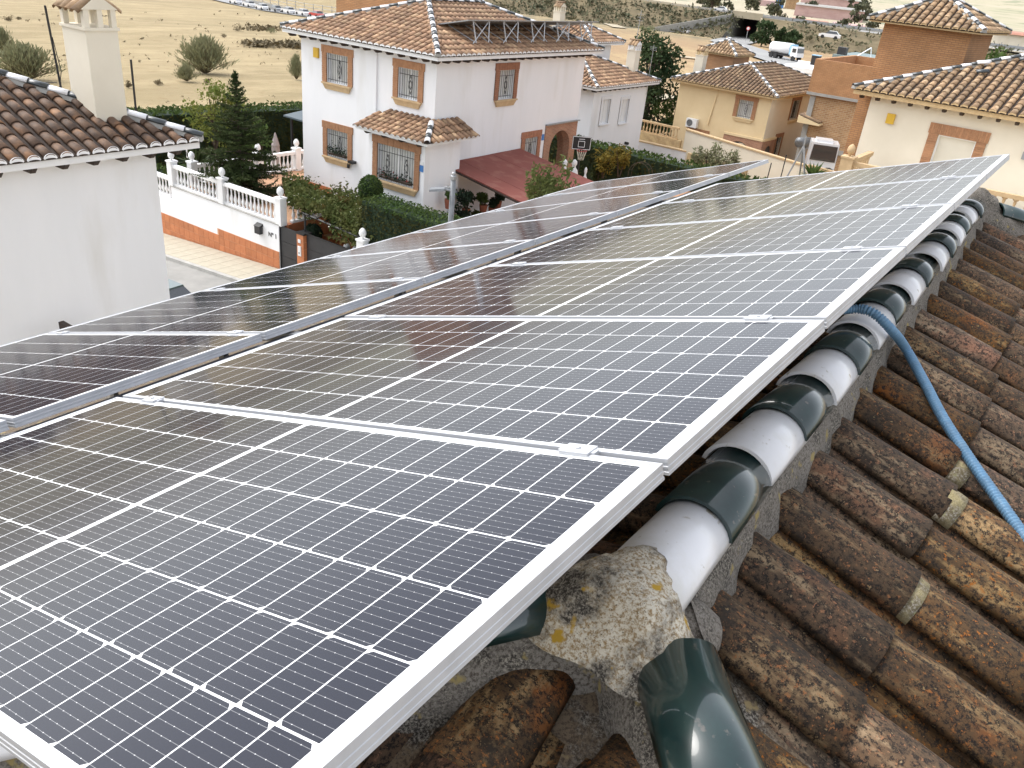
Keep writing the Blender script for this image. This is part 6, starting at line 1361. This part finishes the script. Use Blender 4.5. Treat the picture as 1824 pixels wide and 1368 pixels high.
q = aty(1432, 254, 55.5); t = thing('water_tank', 'grey cylindrical water tank at the right corner of the beige house', 'tank', (q.x, q.y, q.z)); b = MB(); b.tube([(-.25, -.4, -.05), (-.25, -.35, 0), (.2, .6, 0), (.2, .65, 0)], [.2, .34, .34, .2], 12); b.build('drum', 'grey_metal', t, world=False, smooth=True); MB().box(-.2, .2, -.1, .4, -1.6, -.3).build('stand', 'concrete', t, world=False)
bl4 = thing('balustrade', 'dark trellis balustrade in front of the lorry', 'balustrade', aty(1470, 300, 47)); a0, a1 = aty(1440, 294, 47), aty(1505, 312, 47); balustrade(bl4, a0 - UP * .8, a1 - UP * .8, .85, 'ochre_stone', .3, r=.08)
sp2 = thing('porch_roof', 'small tiled porch roof on the right side of the beige house', 'roof', aty(1432, 214, 57)); b = MB(); b.hexa([(-.2, -.8, -.1), (1.3, -.8, -.1), (1.3, .8, -.1), (-.2, .8, -.1)], [(-.2, -.8, .35), (1.3, -.8, 0), (1.3, .8, 0), (-.2, .8, .35)]); b.build('slab', 'beige_wall', sp2, world=False)
for k in range(5): inst('roof_tile', FAR_T['tile_moss'], sp2, fr((-.2, -.6 + .3 * k, .38), (1.5, 0, -.36), (.23, 0, 1))).scale = (3.3, 1.2, 1.2)
# trees by the second white house
q = aty(1172, 150, 58); tree('pine_tree', 'dark bushy pine behind the second white house', (q.x - .6, q.y, -12), 9.2, 2.9, 5200, 'leaf_pine', .16, trunk=.22, zlow=.25, cl=44)
q = aty(1180, 205, 58); tree('garden_tree', 'bright green loose tree beside the beige house', (q.x, q.y, -12), 4.9, 1.5, 1500, 'leaf_green', .12, zlow=.2)
q = aty(1205, 190, 60); tree('garden_tree', 'bright green upright tree touching the beige wall', (q.x, q.y, -12), 5.3, 1.1, 1100, 'leaf_green', .12, zlow=.2)
# ------------------------------------------------------------------ road, parked cars and fence at the upper left
def rd(P, Q, wd, m, name, n=20, dz=.12):
    P = Vector(P); Q = Vector(Q); d = (Q - P); u = d.normalized(); s = Vector((-u.y, u.x, 0)) * wd / 2; b = MB(); prev = None
    for i in range(n + 1):
        c = P + d * i / n; A_, B_ = c - s, c + s; z = max(ground(A_.x, A_.y), ground(B_.x, B_.y), ground(c.x, c.y)) + dz; row = (Vector((A_.x, A_.y, z)), Vector((B_.x, B_.y, z)))
        if prev: b.poly([prev[0], row[0], row[1], prev[1]])
        prev = row
    return structure(b.build(name, m))
rp0, rp1 = Vector((-245, 158, 0)), Vector((-120, 138.5, 0)); rdir = (rp1 - rp0).normalized(); rnn = Vector((-rdir.y, rdir.x, 0)); rd(rp0 + rnn * 4, rp1 + rnn * 4, 9, 'road_far', 'road', 30)
b = MB()
for i in range(60):
    p = rp0 + rdir * i * 2.1 + rnn * 9; z = ground(p.x, p.y); b.hexa([(p.x, p.y, z - .5), (p.x + rdir.x * 2.1, p.y + rdir.y * 2.1, z - .5), (p.x + rdir.x * 2.1, p.y + rdir.y * 2.1 + .4, z - .5), (p.x, p.y + .4, z - .5)], [(p.x, p.y, z + .8), (p.x + rdir.x * 2.1, p.y + rdir.y * 2.1, z + .8), (p.x + rdir.x * 2.1, p.y + rdir.y * 2.1 + .4, z + .8), (p.x, p.y + .4, z + .8)])
rw = thing('road_wall', 'low white concrete wall along the far road', 'wall', rp0 + rdir * 60 + UP * -17); b.build('wall', 'concrete', rw)
fn = thing('field_fence', 'thin wire fence above the far road', 'fence', rp0 + rdir * 60 + rnn * 10 + UP * -17); 
for i in range(30):
    p = rp0 + rdir * i * 4.2 + rnn * 11; z = ground(p.x, p.y); MB().bar((p.x, p.y, z), (p.x, p.y, z + 2.6), .16).build('post', 'zinc', fn)
b = MB()
for k in (.8, 1.6, 2.4):
    pts = [rp0 + rdir * i * 4.2 + rnn * 11 for i in range(30)]; b.tube([(p.x, p.y, ground(p.x, p.y) + k) for p in pts], .05, 4)
b.build('wires', 'zinc', fn)
cars = [(52, 'car_white', 'white car leftmost on the far road'), (58.5, 'car_white', 'second white car on the far road'), (65, 'car_grey', 'grey car on the far road'), (71, 'car_white', 'white car just left of the red car'), (77.5, 'car_white', 'white car touching the red car'), (83.5, 'red_paint', 'red car on the far road'), (92, 'car_white', 'white car right of the red car'), (45, 'car_white', 'white car at the top edge on the far road')]
for s_, m_, lab in cars:
    p = rp0 + rdir * s_ * 1.0 + rnn * 1.2; t = thing('car', lab, 'car', (p.x, p.y, ground(p.x, p.y) + .2), atan2(rdir.y, rdir.x), 'cars on the far road'); car_parts(t, m_)
# ------------------------------------------------------------------ highway on its embankment, underpass, traffic
HN = Vector((HWD.y, -HWD.x, 0))                      # towards the camera
HZ = -7.0
def hwp(s, off, z): q = HW0 + HWD * s + HN * off; return Vector((q.x, q.y, z - (.02 * max(-60, min(120, s)) if z > -10 else 0)))
b = MB(); S0, S1 = -420, 420
UPS = 4.0; UW = 3.9
for s0, s1 in ((S0, UPS - UW), (UPS + UW, S1)):
    n = 40; prev = None
    for i in range(n + 1):
        s = s0 + (s1 - s0) * i / n; j = noise.noise(Vector((s * .03, 1, 0))) * 2; row = [hwp(s, (24 + j) - 9 * math.exp(-((s - UPS) / 16) ** 2) * (s > UPS), -14), hwp(s, 15 + j * .4 - 3 * math.exp(-((s - UPS) / 16) ** 2), -10.0 + j * .2), hwp(s, 8.5, HZ), hwp(s, -8.5, HZ), hwp(s, -16, -9.2)]
        if prev:
            for k in range(4): b.poly([prev[k], prev[k + 1], row[k + 1], row[k]])
        prev = row
em = b.build('embankment', 'dry_brush'); structure(em)
b = MB(); b.poly([hwp(S0, 5.2, HZ + .05), hwp(S1, 5.2, HZ + .05), hwp(S1, -5.2, HZ + .05), hwp(S0, -5.2, HZ + .05)]); structure(b.build('highway', 'road_far'))
b = MB(); b.poly([hwp(S0, 8.6, HZ + .03), hwp(S1, 8.6, HZ + .03), hwp(S1, 5.2, HZ + .03), hwp(S0, 5.2, HZ + .03)]); structure(b.build('verge', 'dirt_path'))
gr = thing('guard_rail', 'long steel guard rail along the near side of the highway', 'guard rail', hwp(0, 7.5, HZ)); b = MB(); b.hexa([hwp(S0, 7.4, HZ + .5), hwp(S1, 7.4, HZ + .5), hwp(S1, 7.2, HZ + .5), hwp(S0, 7.2, HZ + .5)], [hwp(S0, 7.4, HZ + .95), hwp(S1, 7.4, HZ + .95), hwp(S1, 7.2, HZ + .95), hwp(S0, 7.2, HZ + .95)]); b.build('beam', 'zinc', gr)
for k in range(60):
    p = hwp(-120 + k * 4, 7.3, HZ); MB().box(p.x - .08, p.x + .08, p.y - .08, p.y + .08, HZ, HZ + .9).build('post', 'zinc', gr)
g3 = thing('guard_rail', 'far side guard rail of the highway', 'guard rail', hwp(0, -6, HZ)); b = MB(); b.hexa([hwp(S0, -6, HZ + .5), hwp(S1, -6, HZ + .5), hwp(S1, -6.2, HZ + .5), hwp(S0, -6.2, HZ + .5)], [hwp(S0, -6, HZ + .95), hwp(S1, -6, HZ + .95), hwp(S1, -6.2, HZ + .95), hwp(S0, -6.2, HZ + .95)]); b.build('beam', 'zinc', g3)
up_ = thing('underpass', 'concrete road underpass below the highway with slanting wing wall', 'underpass', hwp(UPS, 10, -13.3))
b = MB(); c = [hwp(UPS - UW, 10.5, 0), hwp(UPS + UW, 10.5, 0), hwp(UPS + UW, -12, 0), hwp(UPS - UW, -12, 0)]
def hx(s0, s1, o0, o1, z0, z1, mb): q = [hwp(s0, o0, 0), hwp(s1, o0, 0), hwp(s1, o1, 0), hwp(s0, o1, 0)]; mb.hexa([Vector((p.x, p.y, z0)) for p in q], [Vector((p.x, p.y, z1)) for p in q])
hx(UPS - UW - .1, UPS + UW + .1, 10.6, -12, -7.8, -6.98, b); hx(UPS - UW - .6, UPS + UW + .6, 10.9, 10.6, -7.9, -6.1, b); b.build('deck', 'dirt_path', up_)
b = MB(); hx(UPS - UW - .5, UPS - UW, 10.7, -12, -13.6, -7.8, b); b.build('left_abutment', 'concrete', up_)
b = MB(); hx(UPS + UW, UPS + UW + .5, 10.7, -12, -13.6, -7.8, b); b.build('right_abutment', 'concrete', up_); b = MB(); hx(UPS - UW, UPS + UW, -11.5, -12, -13.6, -7.8, b); b.build('tunnel_shade', 'recess_dark', up_)  # dark wall closes the passage, its inner shade put into the colour
b = MB(); P = [hwp(UPS - UW, 10.8, -13.5), hwp(UPS - UW - 19, 27, -13.5), hwp(UPS - UW - 19.2, 26.5, -13.5), hwp(UPS - UW - .3, 10.3, -13.5)]; Q = [hwp(UPS - UW, 10.8, -6.9), hwp(UPS - UW - 19, 27, -12.6), hwp(UPS - UW - 19.2, 26.5, -12.6), hwp(UPS - UW - .3, 10.3, -6.9)]; b.hexa(P, Q); b.build('wing_wall', 'concrete', up_)
b = MB(); P = [hwp(UPS + UW, 10.8, -13.5), hwp(UPS + UW + 9, 22, -13.5), hwp(UPS + UW + 9.3, 21.7, -13.5), hwp(UPS + UW + .3, 10.5, -13.5)]; Q = [hwp(UPS + UW, 10.8, -6.9), hwp(UPS + UW + 9, 22, -12.6), hwp(UPS + UW + 9.3, 21.7, -12.6), hwp(UPS + UW + .3, 10.5, -6.9)]; b.hexa(P, Q); b.build('wing_wall', 'dirt_path', up_)
# local road to the underpass
pa = hwp(UPS, -10, 0); pb = hwp(UPS + 4, 60, 0); pcx = aty(1470, 130, 130)
pts = [hwp(UPS, 0, -13.1), hwp(UPS + 2, 40, -13.1), Vector((*atz(1400, 112, -13.1)[:2], -13.1)), Vector((*atz(1560, 150, -13.1)[:2], -13.1)), Vector((20, 120, -13.1))]
b = MB(); prev = None
for i in range(len(pts) - 1):
    for k in range(8):
        c = pts[i].lerp(pts[i + 1], k / 8); u = (pts[i + 1] - pts[i]).normalized(); s = Vector((-u.y, u.x, 0)) * 5; row = (c - s, c + s)
        row = tuple(Vector((r.x, r.y, max(ground(r.x, r.y), ground(c.x, c.y)) + .25)) for r in row)
        if prev: b.poly([prev[0], row[0], row[1], prev[1]])
        prev = row
structure(b.build('service_road', 'road_far'))
sg = thing('road_sign', 'red and white round road sign on a pole before the underpass', 'sign', atz(1328, 74, -13.1)); MB().tube([(0, 0, 0), (0, 0, 3.2)], .08, 5).build('pole', 'zinc', sg, world=False)
sn = Vector((0.3, -1, 0)).normalized(); b = MB(); b.tube([UP * 3.4, UP * 3.4 + sn * .06], .55, 14); b.build('disc', 'red_paint', sg, world=False); b = MB(); b.tube([UP * 3.4 + sn * .061, UP * 3.4 + sn * .08], .36, 14); b.build('centre', 'white_paint', sg, world=False)
def tanker(P, rz, lab):
    t = thing('tanker_truck', lab, 'truck', P, rz); b = MB(); b.tube([(-4.2, 0, 2.15), (-4.1, 0, 2.15), (1.5, 0, 2.3), (1.6, 0, 2.3)], [.9, 1.15, 1.2, .9], 14); b.build('tank', 'car_white', t, world=False, smooth=True)
    MB().box(-4.2, 3.4, -.9, .9, .75, 1.05).build('chassis', 'rubber', t, world=False); c = MB(); c.hexa([(2.2, -1.15, .9), (4.1, -1.15, .9), (4.1, 1.15, .9), (2.2, 1.15, .9)], [(2.2, -1.1, 3.0), (3.8, -1.1, 3.0), (3.8, 1.1, 3.0), (2.2, 1.1, 3.0)]); c.build('cab', 'car_white', t, world=False)
    MB().hexa([(4.0, -1, 1.8), (4.06, -1, 1.8), (4.06, 1, 1.8), (4.0, 1, 1.8)], [(3.8, -1, 2.7), (3.95, -1, 2.7), (3.95, 1, 2.7), (3.8, 1, 2.7)]).box(2.6, 3.6, -1.17, -1.14, 1.8, 2.6).build('windows', 'glass_dark', t, world=False)
    MB().box(1.7, 2.15, -1, 1, 1.2, 3.3).build('gear_box', 'lightblue', t, world=False)
    for x in (-3.2, -2.0, 3.1):
        for y in (-1, 1): MB().tube([(x, y - .15, .55), (x, y + .15, .55)], .55, 12).build('wheel', 'rubber', t, world=False)
q = atz(1397, 106, -13.0); tanker((q.x, q.y, ground(q.x, q.y) + .25), radians(-22), 'white tanker truck on the service road by the trees')
q = atz(1370, 8, -8.2); 
for px, py, zz, lab, m_, off in ((1283, 17, HZ, 'white car on the highway left of the underpass', 'car_white', 0), (1478, 64, HZ, 'white car on the highway above the flat building', 'car_white', 0)):
    q = atz(px, py, zz + .6); t = thing('car', lab, 'car', (q.x, q.y, zz + .1), atan2(HWD.y, HWD.x), 'cars on the highway'); car_parts(t, m_)
q = atz(1217, 57, -13.1); t = thing('car', 'white car on the track below the scrubby bank', 'car', (q.x, q.y, ground(q.x, q.y)), radians(170)); car_parts(t, 'car_white')
# trees and scrub near the underpass
for k, (px, py, R, H, lab) in enumerate(((1356, 80, 3.6, 6.2, 'dark round tree right of the underpass'), (1388, 85, 2.6, 5.0, 'dark tree behind the tanker truck'), (1408, 90, 2.6, 4.8, 'dark tree above the tanker cab'))):
    q = atz(px, py, -13.0); tree('roadside_tree', lab, (q.x, q.y, ground(q.x, q.y)), H, R, 1500, 'leaf_pine', .38, trunk=.2, zlow=.15, grp='trees by the service road')
sc = MB(); 
for _ in range(2600):
    s = random.uniform(-150, 2) if random.random() < .7 else random.uniform(16, 160); o_ = random.uniform(9, 26); h_ = -10.0 if o_ > 15 else -8.5; z = -7 - max(0, o_ - 8.5) * .46; p = hwp(s, o_, z); c = Vector((p.x, p.y, z + .3)); r = random.uniform(.4, 1.4)
    for _ in range(4): sc.leaves([c + Vector((random.gauss(0, r), random.gauss(0, r), abs(random.gauss(0, r * .5))))], .5)
o = sc.build('scrub', 'leaf_far'); tag(o, 'dry olive scrub covering the highway bank', 'scrub', kind='stuff')
for p, q in (((1000, -10), (1040, 15)), ((1040, 15), (1080, 37)), ((1080, 37), (1104, 49))): rd(atz(*p, -13.0), atz(*q, -13.0), 4.2, 'dirt_path', 'dirt_track', 14, .12)
rd(atz(1090, 178, -12), atz(1180, 172, -12.5), 5, 'dirt_path', 'farm_track', 6, .2); rd(atz(1165, 95, -13.1), atz(1275, 108, -13.1), 3, 'dirt_path', 'farm_track', 8, .2)
# ------------------------------------------------------------------ flat white buildings and industry
fb = thing('building', 'low white flat-roofed building behind the beige house', 'building', atz(1440, 150, -12.8)); a0, a1, a2 = atd(1400, 118, 118), atd(1480, 112, 118), atd(1510, 130, 118)
b = MB(); x0, x1 = a0.x, atd(1530, 120, 112).x; b.box(x0, x1, 105, 116, -13.5, -7.6); b.build('wall', 'white_wall', fb); MB().box(x0 - .2, x1 + .2, 104.8, 105, -7.8, -7.3).box(x0 - .2, x1 + .2, 116, 116.2, -7.8, -7.3).build('parapet', 'white_paint', fb)
for k in range(4): MB().box(x0 + 1.5 + k * 3.2, x0 + 2.5 + k * 3.2, 104.93, 104.99, -11.2, -9.8).build('window', 'glass_dark', fb)
for k, (px, py, lab) in enumerate(((1453, 108, 'dark rooftop unit on the white flat building'), (1476, 118, 'second dark rooftop unit beside the modern house'))):
    q = atd(px, py, 110); t = thing('rooftop_unit', lab, 'air conditioner', q); MB().box(-.45, .45, -.4, .4, -.5, .55).build('casing', 'anthracite', t, world=False); MB().box(-.5, .5, -.45, .45, .55, .62).build('lid', 'lightblue', t, world=False)
mh = thing('building', 'modern house with grey flat roof slab left of the brick tower', 'building', atd(1530, 130, 90)); c0 = atd(1486, 96, 92); c1 = atd(1560, 106, 92)
b = MB(); b.box(c0.x, c1.x + 3, c0.y - .5, c0.y + 8, c0.z - .75, c0.z); b.build('roof_slab', 'pool_green', mh); b = MB(); b.box(c0.x + .6, c1.x + 3, c0.y + .3, c0.y + 7.5, -13, c0.z - .75); b.build('wall', 'ivory_wall', mh)
for k in range(3): MB().box(c0.x + 1.9 + k * 1.4, c0.x + 2.8 + k * 1.4, c0.y + .22, c0.y + .29, c0.z - 2.5, c0.z - 1.1).build('window', 'glass_dark', mh)
q = atd(1498, 95, 92); MB().box(q.x - .4, q.x + .4, q.y, q.y + .8, q.z - .3, q.z + .55).build('roof_unit', 'anthracite', mh)
b = MB(); q = atd(1527, 100, 94); b.bar(q, q + Vector((1.0, .5, .9)), .12); b.bar(q + Vector((1.0, .5, .9)), q + Vector((1.3, .3, -.3)), .1); b.build('roof_bracket', 'white_plastic', mh)
def block(name, lab, cat, px0, px1, py0, py1, D, dep, m, mr=None, roof=None):
    A_, B_ = atd(px0, py1, D), atd(px1, py1, D); top = atd((px0 + px1) / 2, py0, D); t = thing(name, lab, cat, (A_ + B_) / 2); u = (B_ - A_); u.z = 0; u.normalize(); v = Vector((-u.y, u.x, 0)) * dep; z0 = min(A_.z, B_.z) - 4; z1 = top.z
    b = MB(); b.hexa([(p.x, p.y, z0) for p in (A_, B_, B_ + v, A_ + v)], [(p.x, p.y, z1) for p in (A_, B_, B_ + v, A_ + v)]); b.build('body', m, t)
    n = max(3, int((B_ - A_).length / 6)); o3 = -v.normalized() * .12
    for k in range(n):
        p, q = A_.lerp(B_, (k + .06) / n) + o3, A_.lerp(B_, (k + .94) / n) + o3; w_ = v.normalized() * .13
        bb_ = MB(); bb_.hexa([(s.x, s.y, z0 + .5) for s in (p, q, q + w_, p + w_)], [(s.x, s.y, z1 - (z1 - z0) * .14) for s in (p, q, q + w_, p + w_)]); bb_.build('bay', m, t)
    if roof:
        o4 = v.normalized() * 1.0; bb_ = MB(); bb_.hexa([(p.x, p.y, z1) for p in (A_ - o4, B_ - o4, B_ + v + o4, A_ + v + o4)], [(p.x, p.y, z1 + .6) for p in (A_, B_, B_ + v, A_ + v)]); bb_.build('roof', roof, t)
    return t
block('brick_stack', 'long stack of pale pink bricks beyond the highway, left of the tower', 'brick stack', 1412, 1537, 14, 34, 430, 40, 'pink_brick', roof='concrete')
block('brick_stack', 'lower red brick stack in front of the long pink stack', 'brick stack', 1408, 1475, 36, 44, 370, 12, 'red_brick_far')
block('brick_stack', 'short red brick stack beside the brick tower', 'brick stack', 1478, 1538, 46, 60, 340, 12, 'red_brick_far', roof='pink_brick')
block('brick_stack', 'pale pink brick stack at the top edge left of the blue shed', 'brick stack', 1336, 1380, 0, 12, 520, 30, 'pink_brick')
block('shed', 'small bright blue shed at the top edge', 'shed', 1382, 1396, -6, 9, 515, 12, 'blue_sign', roof='concrete')
block('factory', 'tan factory building at the top edge beside the blue shed', 'factory', 1397, 1420, -4, 15, 515, 30, 'brick_rough', roof='concrete')
block('factory', 'long pale industrial hall at the top edge beyond the brick stacks', 'factory', 1425, 1545, -2, 8, 640, 40, 'pink_brick', roof='concrete')
block('warehouse', 'distant red-roofed building right of the brick tower', 'warehouse', 1765, 1850, 62, 76, 300, 25, 'ivory_wall', roof='red_brick_far')
ft = []
for k in range(26):
    px = random.choice((random.uniform(1190, 1345), random.uniform(1500, 1560), random.uniform(1240, 1560))); D = random.uniform(315, 560); az_ = ray(px, 20); u = Vector((az_[0], az_[1], 0)).normalized() * D
    ft.append((u.x + CW[0], u.y + CW[1]))
ft.sort(key=lambda q: atan2(q[0], q[1]))
ORD = 'first second third fourth fifth sixth seventh eighth ninth tenth eleventh twelfth thirteenth fourteenth fifteenth sixteenth seventeenth eighteenth nineteenth twentieth twenty-first twenty-second twenty-third twenty-fourth twenty-fifth twenty-sixth'.split()
for k, (x, y) in enumerate(ft):
    tree('distant_tree', ORD[k] + ' olive green tree from the left in the belt beyond the highway', (x, y, ground(x, y) - .3), random.uniform(5, 9), random.uniform(2.5, 4.5), 420, 'leaf_far', .7, trunk=.3, zlow=.15, cl=12, grp='trees beyond the highway')
q = atd(1765, 85, 120); tree('roadside_tree', 'green tree right of the brick tower', (q.x, q.y, -13), q.z + 13.5, 3.0, 1200, 'leaf_green', .3, zlow=.3)
# ------------------------------------------------------------------ bushes and tufts in the dry field
def on_ground(px, py):
    D = 60
    for _ in range(60):
        p = atd(px, py, D); g = ground(p.x, p.y); D *= 1 + (p.z - g) * .004 if abs(p.z - g) > .02 else 1
    p = atd(px, py, D); return Vector((p.x, p.y, ground(p.x, p.y)))
FB = [(365, 120, 34, 52, 'leaf_broom', 'large grey-green broom bush in the dry field'), (332, 137, 14, 24, 'leaf_broom', 'small blue-green broom bush left of the large one'), (48, 134, 40, 46, 'leaf_broom', 'wide pale broom bush behind the left roof ridge'), (5, 92, 18, 40, 'leaf_broom', 'pale broom bush at the left edge'), (281, 144, 9, 8, 'dry_brush', 'low brown tuft left of the small broom bush'), (369, 141, 8, 7, 'dry_brush', 'low brown tuft below the large broom bush'), (528, 132, 10, 36, 'leaf_broom', 'broom bush half hidden behind the white house'), (228, 150, 6, 12, 'dry_brush', 'dark tuft right behind the chimney'), (10, 16, 10, 7, 'dry_brush', 'dark tuft at the upper left corner'), (30, 14, 5, 4, 'dry_brush', 'small dark tuft near the upper left corner'), (422, 36, 10, 12, 'dry_brush', 'brown bush below the parked cars'), (398, 51, 7, 6, 'dry_brush', 'round brown tuft below the far cars'), (434, 66, 8, 10, 'dry_brush', 'brown tuft in the field left of the white roof'), (482, 41, 9, 10, 'leaf_broom', 'grey-green bush near the white roof corner'), (1155, 46, 22, 12, 'leaf_broom', 'grey-green bush by the dirt track beyond the second white house')]
def broom(lab, P, R, H, m, n):
    t = thing('field_bush', lab, 'bush', P, 0, 'bushes in the dry field'); b = MB(); lv = MB(); wd = max(.012, R * .016)
    for _ in range(n // 9):
        a = random.random() * 6.28; e = min(1.25, abs(random.gauss(0, .62))); d = Vector((cos(a) * sin(e), sin(a) * sin(e), cos(e))); L = H * random.uniform(.72, 1.05) / max(.75, cos(e) ** .3); d.x *= R / H * 1.15; d.y *= R / H * 1.15
        p0 = Vector((cos(a), sin(a), 0)) * R * .08; tip = p0 + d * L; mid = p0.lerp(tip, .5) + UP * L * .05; b.tube([p0, mid, tip], [wd * .9, wd * .6, wd * .2], 3, cap=False)
        for _ in range(9):
            q = p0.lerp(tip, random.uniform(.38, 1.02)) + Vector((random.gauss(0, 1), random.gauss(0, 1), random.gauss(0, 1))) * R * .06; dv = (d + Vector((random.gauss(0, .4), random.gauss(0, .4), .25))).normalized() * H * .085; s_ = dv.orthogonal().normalized() * wd * 1.2; lv.add([q - dv, q + s_, q + dv, q - s_], [(0, 1, 2, 3)])
    b.build('stems', 'dry_brush', t, world=False); lv.build('foliage', m, t, world=False)
for px, py, hw2, hh, m_, lab in FB:
    g = on_ground(px, py); D = (g - Vector(CW)).length; s_ = D / F; R_, H_ = hw2 * s_, hh * s_
    if hh > 20: broom(lab, g, R_, H_, m_, 3400)
    else: bush('field_bush', lab, 'bush', g, R_, H_ * .62, 320, m_, max(.04, R_ * .06), stems=6, long=1.8, zc=H_ * .35, grp='bushes in the dry field')
for k in range(3):
    x0_ = 445 + k * 21; g = on_ground(x0_, 70 + k * 1.5)
tf = MB()
for _ in range(420):
    px, py = random.uniform(0, 560), random.uniform(-5, 190); g = on_ground(px, py)
    if noise.noise(Vector((g.x * .05, g.y * .05, 5))) < -.02: continue
    D = hypot(g.x, g.y); s_ = D * .0008 * random.uniform(.5, 1.5); tf.leaves([g + Vector((random.gauss(0, s_), random.gauss(0, s_), abs(random.gauss(.1, s_ * .5)))) for _ in range(5)], s_ * .9, long=1.5)
for row in ((470, 33, 30), (500, 68, 34), (455, 67, 14), (530, 70, 18)):
    for _ in range(50):
        g = on_ground(row[0] + random.uniform(-row[2], row[2]), row[1] + random.gauss(0, 1.5)); s_ = .5; tf.leaves([g + Vector((random.gauss(0, s_), random.gauss(0, s_), abs(random.gauss(.2, s_ * .5)))) for _ in range(6)], .3)
tag(tf.build('dry_tufts', 'dry_brush'), 'scattered dry weeds and tufts over the straw field', 'weeds', kind='stuff')
